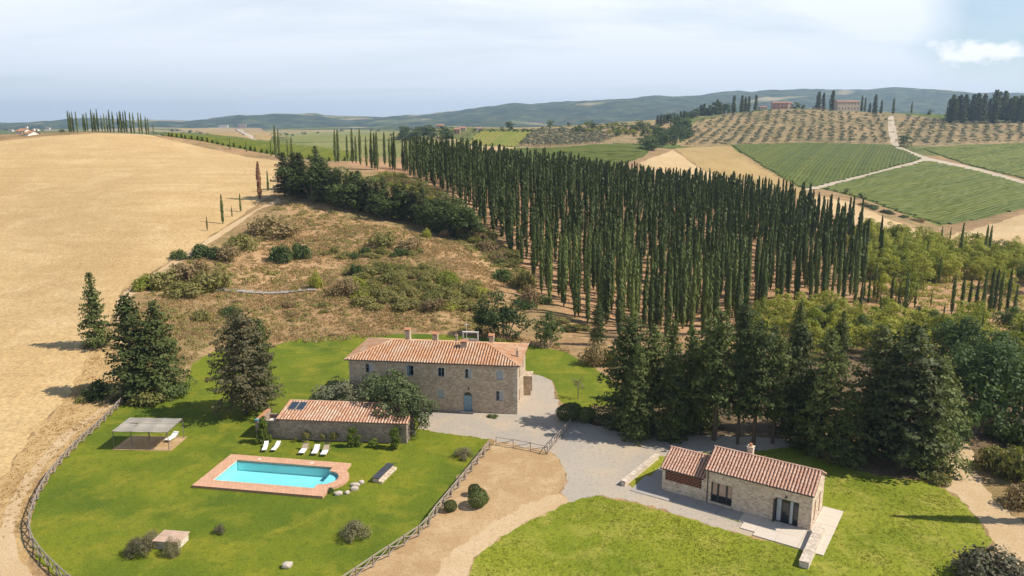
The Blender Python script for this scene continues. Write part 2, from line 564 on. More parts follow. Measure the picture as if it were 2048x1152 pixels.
ground_mat('sand field', [(0.55, 0.39, 0.20), (0.49, 0.33, 0.155), (0.58, 0.43, 0.24), (0.42, 0.28, 0.13)], 0.01, 0.06, 0.3, 0.9, 0.5, 0.4)
ground_mat('olive ground', [(0.33, 0.22, 0.105), (0.20, 0.165, 0.075), (0.40, 0.275, 0.14), (0.12, 0.11, 0.05)], 0.02, 0.06, 0.15, 0.6, 0.6, 0.5)
ground_mat('white road', [(0.50, 0.41, 0.30), (0.45, 0.365, 0.26), (0.53, 0.44, 0.33), (0.38, 0.29, 0.19)], 0.03, 0.1, 0.5, None, 0.3, 0.1)
ground_mat('vineyard strip ground', [(0.12, 0.155, 0.04), (0.15, 0.18, 0.045), (0.22, 0.2, 0.07), (0.07, 0.1, 0.025)], 0.02, 0.1, 0.5, None, 0.5, 0.3)


def plain_mat():
    """the far plain and wooded ridge: woods with farmed clearings"""
    m, N, L, b = new_mat('far country')
    p = place(N, L, (1, 1, 0.4))
    w = noise(N, L, p, 0.0011, 4, 0.55, 0.6)
    d = noise(N, L, p, 0.010, 5, 0.6)
    f = noise(N, L, p, 0.055, 4, 0.7)
    wood = mixc(N, L, mrange(N, L, d, 0.40, 0.62), (0.020, 0.040, 0.016), (0.135, 0.150, 0.056))
    wood = mixc(N, L, mrange(N, L, f, 0.45, 0.62, 0, 0.85), wood, (0.014, 0.026, 0.012))
    vo = N('ShaderNodeTexVoronoi', i_Scale=0.0042); L(p, vo.inputs['Vector'])
    fc = ramp(N('ShaderNodeValToRGB'), [(0.0, (0.16, 0.17, 0.06, 1)), (0.35, (0.33, 0.26, 0.13, 1)), (0.6, (0.13, 0.16, 0.05, 1)), (0.85, (0.40, 0.31, 0.17, 1))])
    fc.color_ramp.interpolation = 'CONSTANT'
    sp = N('ShaderNodeSeparateColor'); L(vo.outputs['Color'], sp.inputs[0]); L(sp.outputs[0], fc.inputs[0])
    sy = N('ShaderNodeSeparateXYZ'); L(N('ShaderNodeNewGeometry').outputs['Position'], sy.inputs[0])
    far = mrange(N, L, sy.outputs[1], 2300, 3800, 0.10, -0.10)
    ad = N('ShaderNodeMath', operation='ADD'); L(w, ad.inputs[0]); L(far, ad.inputs[1])
    c = mixc(N, L, mrange(N, L, ad.outputs[0], 0.475, 0.505), wood, fc.outputs[0])
    c = mixc(N, L, mrange(N, L, f, 0.55, 0.66, 0, 0.5), c, (0.03, 0.045, 0.02))
    L(c, b.inputs['Base Color'])
    b.inputs['Roughness'].default_value = 1.0
    b.inputs['Specular IOR Level'].default_value = 0.0
    bump(N, L, b, f, 1.0, 10.0)


plain_mat()


def stone_mat(name, cols, scale=2.6, joint=(0.42, 0.34, 0.25), flat_=(1, 1, 1.7), drift=0.35):
    m, N, L, b = new_mat(name)
    p = place(N, L, flat_, obj=True)
    wob = N('ShaderNodeTexNoise', i_Scale=2.0, i_Detail=2.0); L(p, wob.inputs['Vector'])
    pv = N('ShaderNodeVectorMath', operation='MULTIPLY_ADD'); L(wob.outputs['Color'], pv.inputs[0]); pv.inputs[1].default_value = (0.25, 0.25, 0.25); L(p, pv.inputs[2])
    vo = N('ShaderNodeTexVoronoi', i_Scale=scale); L(pv.outputs[0], vo.inputs['Vector'])
    ve = N('ShaderNodeTexVoronoi', feature='DISTANCE_TO_EDGE', i_Scale=scale); L(pv.outputs[0], ve.inputs['Vector'])
    sp = N('ShaderNodeSeparateColor'); L(vo.outputs['Color'], sp.inputs[0])
    k = len(cols)
    rp = ramp(N('ShaderNodeValToRGB'), [(i / k, (*c, 1)) for i, c in enumerate(cols)]); rp.color_ramp.interpolation = 'CONSTANT'
    L(sp.outputs[0], rp.inputs[0])
    n1 = noise(N, L, p, 0.45, 4, 0.6, 0.3)
    n2 = noise(N, L, p, 9.0, 4, 0.7)
    c = mixc(N, L, mrange(N, L, n2, 0.3, 0.7, 0, 0.35), rp.outputs[0], (0.30, 0.235, 0.165))
    c = mixc(N, L, mrange(N, L, ve.outputs['Distance'], 0.02, 0.07, 1, 0), c, joint)
    c = mixc(N, L, mrange(N, L, n1, 0.45, 0.7, 0, drift), c, (0.20, 0.155, 0.115))
    L(c, b.inputs['Base Color'])
    b.inputs['Roughness'].default_value = 0.92
    b.inputs['Specular IOR Level'].default_value = 0.2
    hh = mrange(N, L, ve.outputs['Distance'], 0.0, 0.12, 0, 1)
    bump(N, L, b, hh, 0.4, 0.04)
    return m


stone_mat('villa stone', [(0.62, 0.48, 0.335), (0.52, 0.40, 0.275), (0.70, 0.56, 0.40), (0.44, 0.335, 0.23), (0.58, 0.46, 0.335)], 2.9)
stone_mat('cottage stone', [(0.70, 0.55, 0.40), (0.60, 0.46, 0.33), (0.78, 0.64, 0.49), (0.50, 0.375, 0.265), (0.68, 0.53, 0.39)], 2.9, (0.66, 0.53, 0.41), drift=0.15)
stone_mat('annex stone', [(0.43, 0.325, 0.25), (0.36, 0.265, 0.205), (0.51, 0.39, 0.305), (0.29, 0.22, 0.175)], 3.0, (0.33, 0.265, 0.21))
stone_mat('pale stone', [(0.68, 0.57, 0.45), (0.60, 0.50, 0.39), (0.75, 0.64, 0.52), (0.52, 0.42, 0.33)], 3.2, (0.55, 0.46, 0.36), drift=0.1)


def simple_mat(name, col, rough=0.7, var=0.15, scale=3.0, metal=0.0, spec=0.3, isl=0.0, b_=0.15, col2=None):
    m, N, L, b = new_mat(name)
    p = place(N, L, obj=True)
    n1 = noise(N, L, p, scale, 4, 0.6)
    c2 = col2 or tuple(x * 0.6 for x in col)
    c = mixc(N, L, mrange(N, L, n1, 0.35, 0.7, 0, var * 3), (*col, 1), (*c2, 1))
    if isl:
        ri = N('ShaderNodeNewGeometry').outputs['Random Per Island']
        v = mrange(N, L, ri, 0, 1, 1 - isl, 1 + isl)
        s = N('ShaderNodeVectorMath', operation='SCALE'); L(c, s.inputs[0]); L(v, s.inputs['Scale']); c = s.outputs[0]
    L(c, b.inputs['Base Color'])
    b.inputs['Roughness'].default_value = rough
    b.inputs['Metallic'].default_value = metal
    b.inputs['Specular IOR Level'].default_value = spec
    if b_: bump(N, L, b, n1, b_, 0.02)
    return m


def tile_mat(name, cols, lichen=(0.34, 0.29, 0.22), lf=0.5):
    """clay roof tiles: colour drifts over the roof and jumps from tile to tile"""
    m, N, L, b = new_mat(name)
    p = place(N, L, obj=True)
    n1 = noise(N, L, p, 0.5, 4, 0.6, 0.3)
    n2 = noise(N, L, p, 5.0, 3, 0.6)
    ri = N('ShaderNodeNewGeometry').outputs['Random Per Island']
    k = len(cols)
    rp = ramp(N('ShaderNodeValToRGB'), [(i / (k - 1), (*c, 1)) for i, c in enumerate(cols)])
    L(ri, rp.inputs[0])
    c = mixc(N, L, mrange(N, L, n1, 0.46, 0.66, 0, lf), rp.outputs[0], (*lichen, 1))
    c = mixc(N, L, mrange(N, L, n2, 0.5, 0.75, 0, 0.4), c, (0.16, 0.10, 0.065, 1))
    L(c, b.inputs['Base Color'])
    b.inputs['Roughness'].default_value = 0.9
    b.inputs['Specular IOR Level'].default_value = 0.2
    return m


tile_mat('villa tiles', [(0.52, 0.26, 0.13), (0.55, 0.30, 0.155), (0.48, 0.25, 0.14), (0.60, 0.37, 0.22), (0.53, 0.285, 0.145)], (0.60, 0.455, 0.33), 0.75)
tile_mat('cottage tiles', [(0.52, 0.30, 0.205), (0.57, 0.35, 0.25), (0.48, 0.275, 0.195), (0.60, 0.40, 0.30)], (0.54, 0.36, 0.27), 0.4)
tile_mat('annex tiles', [(0.52, 0.27, 0.15), (0.60, 0.37, 0.24), (0.44, 0.22, 0.13), (0.64, 0.46, 0.33)], (0.64, 0.49, 0.38), 0.65)
simple_mat('clay', (0.50, 0.24, 0.12), 0.85, 0.15)
simple_mat('tile channel', (0.19, 0.10, 0.065), 0.95, 0.2)
simple_mat('brick', (0.40, 0.17, 0.095), 0.9, 0.15, isl=0.25)
simple_mat('terracotta paving', (0.62, 0.36, 0.225), 0.8, 0.12, 1.5, isl=0.06, col2=(0.50, 0.29, 0.18))
simple_mat('pale concrete', (0.58, 0.50, 0.41), 0.85, 0.12, 0.7, col2=(0.48, 0.40, 0.32))
simple_mat('grey concrete', (0.36, 0.325, 0.29), 0.9, 0.12, 0.9, col2=(0.29, 0.26, 0.235))
simple_mat('white plaster', (0.74, 0.70, 0.62), 0.8, 0.05)
simple_mat('grey wood', (0.30, 0.245, 0.195), 0.85, 0.2, 6.0, isl=0.25)
simple_mat('pergola metal', (0.19, 0.165, 0.145), 0.6, 0.15)
simple_mat('blue paint', (0.22, 0.32, 0.38), 0.6, 0.1)
simple_mat('pale paint', (0.40, 0.43, 0.43), 0.6, 0.1)
simple_mat('brown paint', (0.36, 0.20, 0.11), 0.65, 0.12)
simple_mat('dark metal', (0.045, 0.042, 0.04), 0.45, 0.1, spec=0.5)
simple_mat('white fabric', (0.80, 0.78, 0.74), 0.85, 0.04)
simple_mat('lounger frame', (0.40, 0.31, 0.22), 0.7, 0.1)
simple_mat('slate', (0.060, 0.062, 0.072), 0.55, 0.2, 2.0, spec=0.4)
simple_mat('boulder', (0.52, 0.44, 0.36), 0.9, 0.15, 2.0)
simple_mat('pink stone', (0.52, 0.36, 0.26), 0.9, 0.15, 1.0)
simple_mat('reed mat', (0.39, 0.345, 0.295), 0.95, 0.2, 4.0, isl=0.2)
simple_mat('bark', (0.115, 0.082, 0.058), 0.95, 0.2, 3.0)
simple_mat('grey bark', (0.22, 0.185, 0.15), 0.95, 0.2, 3.0)
simple_mat('villa plaster', (0.62, 0.48, 0.36), 0.9, 0.12, 0.3)
simple_mat('rose plaster', (0.50, 0.30, 0.22), 0.9, 0.1, 0.3)
simple_mat('far roof', (0.42, 0.21, 0.13), 0.9, 0.15, 0.5)
simple_mat('far window', (0.05, 0.05, 0.055), 0.4, 0.1)
simple_mat('turquoise paint', (0.10, 0.36, 0.42), 0.5, 0.05)


def paving_joints():
    m = MATS['terracotta paving']; nt = m.node_tree
    b = next(n for n in nt.nodes if n.type == 'BSDF_PRINCIPLED')
    src = b.inputs['Base Color'].links[0].from_socket
    br = nt.nodes.new('ShaderNodeTexBrick'); br.offset = 0.5
    for k, v in (('Scale', 1.0), ('Mortar Size', 0.018), ('Brick Width', 0.5), ('Row Height', 0.5)): br.inputs[k].default_value = v
    br.inputs['Color1'].default_value = (1, 1, 1, 1); br.inputs['Color2'].default_value = (0.88, 0.86, 0.85, 1); br.inputs['Mortar'].default_value = (0.62, 0.58, 0.55, 1)
    nt.links.new(nt.nodes.new('ShaderNodeTexCoord').outputs['Object'], br.inputs['Vector'])
    mx = nt.nodes.new('ShaderNodeMix'); mx.data_type = 'RGBA'; mx.blend_type = 'MULTIPLY'; mx.inputs[0].default_value = 1.0
    nt.links.new(src, mx.inputs[6]); nt.links.new(br.outputs['Color'], mx.inputs[7]); nt.links.new(mx.outputs[2], b.inputs['Base Color'])


paving_joints()


def glass_mat():
    m, N, L, b = new_mat('window glass')
    b.inputs['Base Color'].default_value = (0.018, 0.022, 0.026, 1)
    b.inputs['Roughness'].default_value = 0.08
    b.inputs['Specular IOR Level'].default_value = 0.6
    m, N, L, b = new_mat('solar glass')
    b.inputs['Base Color'].default_value = (0.030, 0.045, 0.065, 1)
    b.inputs['Roughness'].default_value = 0.12
    b.inputs['Specular IOR Level'].default_value = 0.7
    # water: clear tinted sheet with faint ripples, light passes straight through
    m = bpy.data.materials.new('pool water'); m.use_nodes = True; MATS['pool water'] = m
    N, L = nodes_of(m.node_tree)
    out = N('ShaderNodeOutputMaterial')
    tr = N('ShaderNodeBsdfTransparent'); tr.inputs[0].default_value = (0.60, 0.94, 0.98, 1)
    gl = N('ShaderNodeBsdfGlossy', i_Roughness=0.04)
    p = place(N, L)
    n = noise(N, L, p, 2.2, 3, 0.5)
    bp = N('ShaderNodeBump', i_Strength=0.12, i_Distance=0.05); L(n, bp.inputs['Height'])
    L(bp.outputs[0], gl.inputs['Normal'])
    fr = N('ShaderNodeFresnel', i_IOR=1.33); L(bp.outputs[0], fr.inputs['Normal'])
    mx = N('ShaderNodeMixShader'); L(fr.outputs[0], mx.inputs[0]); L(tr.outputs[0], mx.inputs[1]); L(gl.outputs[0], mx.inputs[2])
    L(mx.outputs[0], out.inputs[0])
    m, N, L, b = new_mat('pool lining')
    p = place(N, L)
    n = noise(N, L, p, 0.6, 3, 0.5)
    vo = N('ShaderNodeTexVoronoi', feature='DISTANCE_TO_EDGE', i_Scale=1.6)
    wob = N('ShaderNodeTexNoise', i_Scale=1.4); L(p, wob.inputs['Vector'])
    pv = N('ShaderNodeVectorMath', operation='MULTIPLY_ADD'); L(wob.outputs['Color'], pv.inputs[0]); pv.inputs[1].default_value = (0.9, 0.9, 0.9); L(p, pv.inputs[2])
    L(pv.outputs[0], vo.inputs['Vector'])
    c = mixc(N, L, mrange(N, L, n, 0.35, 0.65), (0.60, 0.87, 0.88), (0.68, 0.90, 0.90))
    L(c, b.inputs['Base Color'])
    b.inputs['Roughness'].default_value = 0.6


glass_mat()


def leaf_mat(name, cols, trans=0.25, vary=0.35, rough=0.65):
    """foliage: colour jumps between leaf clumps and between plants, part of the light passes through"""
    m = bpy.data.materials.new(name); m.use_nodes = True; MATS[name] = m
    N, L = nodes_of(m.node_tree)
    out = N('ShaderNodeOutputMaterial')
    ri = N('ShaderNodeNewGeometry').outputs['Random Per Island']
    oi = N('ShaderNodeObjectInfo').outputs['Random']
    k = len(cols)
    rp = ramp(N('ShaderNodeValToRGB'), [(i / (k - 1), (*c, 1)) for i, c in enumerate(cols)])
    mx = N('ShaderNodeMath', operation='MULTIPLY_ADD', i_1=0.55); L(ri, mx.inputs[0])
    hs = N('ShaderNodeMath', operation='MULTIPLY', i_1=0.45); L(oi, hs.inputs[0]); L(hs.outputs[0], mx.inputs[2])
    L(mx.outputs[0], rp.inputs[0])
    v = mrange(N, L, oi, 0, 1, 1 - vary * 0.6, 1 + vary * 0.6)
    s = N('ShaderNodeVectorMath', operation='SCALE'); L(rp.outputs[0], s.inputs[0]); L(v, s.inputs['Scale'])
    b = N('ShaderNodeBsdfPrincipled', i_Roughness=rough); b.inputs['Specular IOR Level'].default_value = 0.25
    L(s.outputs[0], b.inputs['Base Color'])
    t = N('ShaderNodeBsdfTranslucent')
    tc = N('ShaderNodeVectorMath', operation='MULTIPLY'); L(s.outputs[0], tc.inputs[0]); tc.inputs[1].default_value = (1.15, 1.2, 0.6)
    L(tc.outputs[0], t.inputs[0])
    ms = N('ShaderNodeMixShader'); ms.inputs[0].default_value = trans
    L(b.outputs[0], ms.inputs[1]); L(t.outputs[0], ms.inputs[2])
    L(ms.outputs[0], out.inputs[0])
    return m


leaf_mat('cypress leaves', [(0.060, 0.088, 0.018), (0.108, 0.136, 0.030), (0.170, 0.188, 0.044)], 0.12, 0.5)
leaf_mat('conifer needles', [(0.064, 0.090, 0.022), (0.104, 0.130, 0.032), (0.155, 0.164, 0.048)], 0.25)
leaf_mat('brown conifer needles', [(0.125, 0.112, 0.052), (0.165, 0.140, 0.068), (0.110, 0.120, 0.044)], 0.28)
leaf_mat('dark conifer needles', [(0.054, 0.072, 0.022), (0.088, 0.104, 0.032), (0.128, 0.134, 0.044)], 0.2)
leaf_mat('bright leaves', [(0.20, 0.26, 0.030), (0.285, 0.315, 0.042), (0.36, 0.315, 0.062), (0.245, 0.31, 0.034)], 0.38)
leaf_mat('oak leaves', [(0.055, 0.085, 0.022), (0.085, 0.120, 0.030), (0.125, 0.155, 0.042)], 0.3)
leaf_mat('blue green leaves', [(0.052, 0.092, 0.024), (0.082, 0.124, 0.030), (0.118, 0.152, 0.040)], 0.25)
leaf_mat('fig leaves', [(0.075, 0.105, 0.038), (0.120, 0.150, 0.055), (0.175, 0.195, 0.085)], 0.25)
leaf_mat('olive leaves', [(0.150, 0.155, 0.090), (0.195, 0.190, 0.112), (0.120, 0.130, 0.070)], 0.2)
leaf_mat('scrub leaves', [(0.175, 0.195, 0.046), (0.245, 0.245, 0.056), (0.225, 0.180, 0.072), (0.275, 0.270, 0.060)], 0.35)
leaf_mat('brown scrub leaves', [(0.255, 0.170, 0.090), (0.31, 0.215, 0.110), (0.22, 0.185, 0.075)], 0.35)
leaf_mat('ivy leaves', [(0.110, 0.160, 0.022), (0.170, 0.215, 0.032), (0.235, 0.26, 0.045)], 0.35)
leaf_mat('lavender leaves', [(0.165, 0.150, 0.078), (0.215, 0.185, 0.100), (0.180, 0.165, 0.065)], 0.2)
leaf_mat('box leaves', [(0.060, 0.090, 0.022), (0.095, 0.122, 0.032), (0.140, 0.150, 0.038)], 0.2)
leaf_mat('purple leaves', [(0.075, 0.070, 0.045), (0.125, 0.100, 0.065), (0.085, 0.092, 0.045)], 0.2)
leaf_mat('dry grass', [(0.38, 0.26, 0.12), (0.48, 0.34, 0.17), (0.30, 0.20, 0.09)], 0.3)
leaf_mat('rust leaves', [(0.20, 0.09, 0.045), (0.26, 0.125, 0.06), (0.15, 0.07, 0.035)], 0.15)
leaf_mat('grass blades', [(0.20, 0.215, 0.016), (0.27, 0.27, 0.03), (0.15, 0.175, 0.014)], 0.3)
leaf_mat('vine leaves', [(0.105, 0.140, 0.010), (0.160, 0.185, 0.013), (0.225, 0.220, 0.020)], 0.25)
# ------------------------------------------------------------------ ground: one sheet cut along the borders of fields, lawns, roads
# (name, material, border as seen in the photograph, raggedness in metres); later ones lie over earlier ones
LAWN_W = [(245, 806), (300, 812), (345, 797), (378, 752), (385, 728), (425, 703), (500, 700), (560, 688), (600, 676), (720, 669), (860, 668), (1000, 675),
          (1065, 692), (1130, 703), (1190, 735), (1228, 765), (1262, 800), (1200, 815), (1160, 822), (1118, 800), (1105, 762), (1078, 750), (1045, 745), (1035, 790), (840, 800), (838, 858), (900, 868),
          (979, 878), (920, 950), (862, 1038), (800, 1090), (699, 1152), (560, 1240), (300, 1300), (130, 1200), (105, 1150), (75, 1118), (58, 1075), (62, 1030), (80, 985), (120, 925), (180, 865), (215, 830)]
REGIONS = [
    ('grove_ground', 'grove earth', [(690, 332), (800, 352), (870, 372), (960, 440), (1020, 490), (1060, 560), (1120, 620), (1180, 655), (1400, 690), (1700, 690), (2100, 700), (2300, 640), (2200, 500), (1890, 480), (1700, 440),
                                     (1600, 430), (1400, 405), (1200, 372), (1000, 345), (850, 330), (700, 322)], 1.5),
    ('bare_slope', 'bare slope', [(560, 402), (640, 412), (700, 440), (790, 452), (850, 468), (930, 492), (1000, 540), (1010, 575), (960, 560), (900, 520), (840, 498), (800, 520), (700, 520), (640, 560), (470, 570), (460, 545), (500, 500),
                                  (540, 470), (590, 440)], 1.5),
    ('wheat_field', 'wheat stubble', [(-700, 300), (-200, 285), (0, 282), (100, 272), (200, 266), (290, 268), (400, 293), (500, 315), (562, 322), (556, 345), (545, 388), (520, 404), (470, 440), (400, 486), (330, 528), (240, 583), (222, 640),
                                      (175, 720), (140, 790), (70, 860), (30, 920), (-60, 1040), (-160, 1200), (-700, 1200)], 0.5),
    ('field_path', 'pale track earth', [(556, 396), (562, 404), (520, 418), (440, 474), (340, 540), (262, 592), (246, 610), (240, 600), (244, 585), (330, 531), (400, 489), (470, 443)], 0.35),
    ('foot_path', 'pale track earth', [(236, 596), (246, 600), (238, 640), (252, 690), (250, 700), (242, 690), (230, 640)], 0.25),
    ('rough_verge', 'rough verge', [(222, 640), (244, 690), (250, 760), (246, 803), (210, 832), (150, 880), (95, 940), (55, 1000), (36, 1060), (50, 1118), (100, 1165), (-100, 1320), (-300, 1320), (-60, 1040), (30, 920), (70, 860), (140, 790), (175, 720)], 0.6),
    ('dirt_track', 'pale track earth', [(215, 808), (225, 812), (150, 868), (85, 935), (45, 1000), (28, 1060), (40, 1120), (75, 1165), (-10, 1240), (-40, 1160), (-5, 1080), (10, 1020), (50, 950), (125, 868)], 0.15),
    ('lawn', 'lawn grass', LAWN_W, 0.22),
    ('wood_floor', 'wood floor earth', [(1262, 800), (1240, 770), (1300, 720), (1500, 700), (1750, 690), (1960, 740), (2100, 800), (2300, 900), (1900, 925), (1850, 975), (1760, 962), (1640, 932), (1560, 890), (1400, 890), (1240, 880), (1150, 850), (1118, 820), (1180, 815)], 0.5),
    ('rough_lawn', 'rough lawn grass', [(1188, 988), (1300, 1014), (1486, 1070), (1560, 1090), (1606, 1100), (1600, 1090), (1500, 1062), (1300, 985), (1300, 940), (1400, 900), (1560, 888), (1610, 905), (1680, 932), (1760, 950), (1850, 962), (1890, 978), (1935, 1010), (1968, 1055), (1982, 1080), (1960, 1140), (1980, 1320),
                                        (945, 1320), (938, 1160), (948, 1118), (985, 1083), (1060, 1038), (1140, 1000)], 0.22),
    ('gravel_yard', 'gravel', [(1045, 745), (1078, 750), (1105, 762), (1112, 795), (1122, 822), (1180, 848), (1240, 866), (1330, 874), (1420, 870), (1600, 878), (1690, 862), (1700, 880), (1600, 895), (1480, 903), (1400, 905), (1330, 912), (1290, 940), (1250, 966),
                               (1300, 985), (1494, 1050), (1540, 1068), (1495, 1072), (1300, 1012), (1196, 988), (1140, 1003), (1120, 985), (1136, 965), (1125, 925), (1100, 903), (992, 882), (979, 878), (900, 868), (838, 858), (838, 824), (1035, 815)], 0.3),
    ('dry_yard', 'dry track earth', [(992, 882), (1100, 903), (1125, 925), (1136, 965), (1120, 985), (1140, 1003), (1060, 1040), (985, 1085), (945, 1120), (935, 1160), (940, 1320), (520, 1290), (699, 1152), (800, 1090), (862, 1038), (920, 950)], 0.35),
    ('wheel_track', 'pale track earth', [(1120, 985), (1140, 1003), (1060, 1040), (985, 1085), (945, 1120), (930, 1160), (935, 1320), (840, 1320), (868, 1152), (905, 1100), (985, 1045), (1060, 1005)], 0.25),
    ('grass_strip', 'rough lawn grass', [(1258, 968), (1266, 978), (1330, 938), (1335, 915), (1318, 912)], 0.12),
    ('gravel_path', 'pale track earth', [(1905, 880), (1945, 890), (1950, 920), (1960, 960), (2000, 1010), (2100, 1090), (2250, 1180), (2250, 1300), (2000, 1300), (1985, 1085), (1968, 1050), (1935, 1008), (1890, 976), (1905, 940), (1893, 915)], 0.35),
    ('vineyard_strip', 'vineyard strip ground', [(300, 264), (420, 271), (560, 287), (650, 297), (720, 306), (720, 322), (640, 322), (562, 313), (470, 296), (400, 282), (330, 272)], 1.0),
    ('olive_slope', 'olive ground', [(1362, 292), (1372, 262), (1390, 243), (1450, 231), (1560, 217), (1690, 222), (1800, 227), (1900, 240), (2100, 246), (2400, 246), (2400, 286), (2048, 286), (1850, 294), (1770, 288), (1600, 285), (1455, 291), (1400, 294)], 3.0),
    ('grove_olive_slope', 'olive ground', [(1030, 292), (1066, 262), (1110, 256), (1250, 252), (1340, 250), (1365, 290), (1300, 287), (1200, 288), (1120, 294)], 3.0),
    ('ochre_field', 'ochre field', [(1350, 297), (1400, 294), (1460, 291), (1500, 322), (1560, 358), (1600, 378), (1640, 392), (1560, 400), (1470, 362), (1400, 335)], 1.5),
    ('sand_field', 'sand field', [(1282, 325), (1345, 299), (1400, 338), (1470, 364), (1560, 402), (1400, 390), (1300, 345)], 1.5),
    ('lower_sand_field', 'sand field', [(1640, 392), (1700, 404), (1780, 440), (1860, 466), (1885, 476), (1960, 455), (2048, 428), (2300, 390), (2400, 520), (2048, 510), (1900, 500), (1780, 470), (1690, 440), (1600, 400)], 1.5),
    ('upper_vineyard', 'vineyard ground', [(1460, 290), (1600, 286), (1770, 289), (1812, 302), (1846, 318), (1740, 347), (1618, 376), (1598, 374), (1560, 354), (1505, 320)], 1.0),
    ('lower_vineyard', 'vineyard ground', [(1640, 377), (1750, 348), (1858, 321), (1960, 343), (2048, 368), (2200, 410), (2200, 388), (2048, 417), (1960, 437), (1880, 452), (1800, 426), (1720, 396)], 1.0),
    ('far_vineyard', 'vineyard ground', [(1840, 297), (1930, 290), (2048, 286), (2300, 282), (2300, 400), (2120, 380), (2048, 358), (1940, 332), (1880, 312)], 1.0),
    ('valley_vineyard', 'vineyard ground', [(1040, 296), (1110, 296), (1190, 290), (1240, 287), (1312, 290), (1290, 312), (1230, 335), (1100, 345), (980, 335), (930, 312)], 2.0),
    ('yellow_vineyard', 'far meadow', [(928, 290), (945, 277), (962, 264), (1066, 263), (1048, 280), (1030, 293), (980, 292)], 2.0),
    ('valley_track', 'sand field', [(860, 296), (930, 291), (1030, 294), (1040, 296), (980, 302), (860, 305)], 1.5),
    ('white_road', 'white road', [(1776, 232), (1786, 232), (1792, 262), (1798, 292), (1820, 302), (1860, 316), (1960, 337), (2048, 362), (2200, 398), (2200, 404), (2048, 367), (1950, 343), (1856, 322), (1740, 350), (1640, 377), (1610, 380), (1620, 374), (1740, 346), (1840, 320), (1795, 298), (1780, 286), (1776, 262)], 0.6),
    ('tan_field', 'ochre field', [(352, 257), (440, 255), (520, 256), (545, 272), (540, 282), (470, 273), (380, 265)], 3.0),
    ('far_road', 'white road', [(470, 258), (482, 258), (500, 270), (520, 284), (512, 285), (492, 271)], 1.0),
    ('green_field', 'far meadow', [(560, 268), (700, 262), (830, 264), (840, 276), (700, 282), (590, 284)], 3.0),
    ('valley_field', 'far meadow', [(520, 288), (700, 284), (860, 280), (930, 292), (900, 315), (700, 312), (600, 300)], 3.0),
]


def ragged(poly_px, amp, seed):
    """border through the places seen at those pixels, subdivided and roughened; returned as (u, v) = (x/y, ln y)"""
    p = np.array(poly_px, float)
    n = len(p)
    dense = []
    for i in range(n):
        a, b = p[i], p[(i + 1) % n]
        k = max(1, int(np.hypot(*(b - a)) / 7))
        for j in range(k):
            dense.append(a + (b - a) * j / k)
    q = ground_at(*np.array(dense).T)
    q = q[~np.isnan(q[:, 0])]
    x, y = q[:, 0], q[:, 1]
    s = np.maximum(amp * 2.5, y * 0.006)
    dxn = amp * fbm(x / s, y / s, 3, seed)
    dyn = amp * fbm(x / s + 31, y / s + 17, 3, seed + 40)
    x, y = x + dxn, y + dyn * 1.3
    return np.stack([x / y, np.log(y)], 1)


def inside(poly, pts):
    x, y = pts[:, 0], pts[:, 1]
    res = np.zeros(len(pts), bool)
    n = len(poly)
    bb0, bb1 = poly.min(0), poly.max(0)
    sel = np.where((x >= bb0[0]) & (x <= bb1[0]) & (y >= bb0[1]) & (y <= bb1[1]))[0]
    xs, ys = x[sel], y[sel]
    r = np.zeros(len(sel), bool)
    j = n - 1
    for i in range(n):
        xi, yi, xj, yj = poly[i, 0], poly[i, 1], poly[j, 0], poly[j, 1]
        if yi != yj:
            r ^= ((yi > ys) != (yj > ys)) & (xs < (xj - xi) * (ys - yi) / (yj - yi) + xi)
        j = i
    res[sel] = r
    return res


def pool_pit_uv():
    """the excavation for the pool basin is cut out of the lawn"""
    o = flat(383.7, 970.6, 0.3); a = math.radians(-9.6)
    e, f = Vector((math.cos(a), math.sin(a), 0)), Vector((-math.sin(a), math.cos(a), 0))
    q = [(1.3, 1.35), (14.2, 1.35), (15.95, 3.2), (15.95, 5.5), (14.2, 7.25), (1.3, 7.25)]
    w = [o + e * x + f * y for x, y in q]
    return np.array([(v.x / v.y, math.log(v.y)) for v in w])


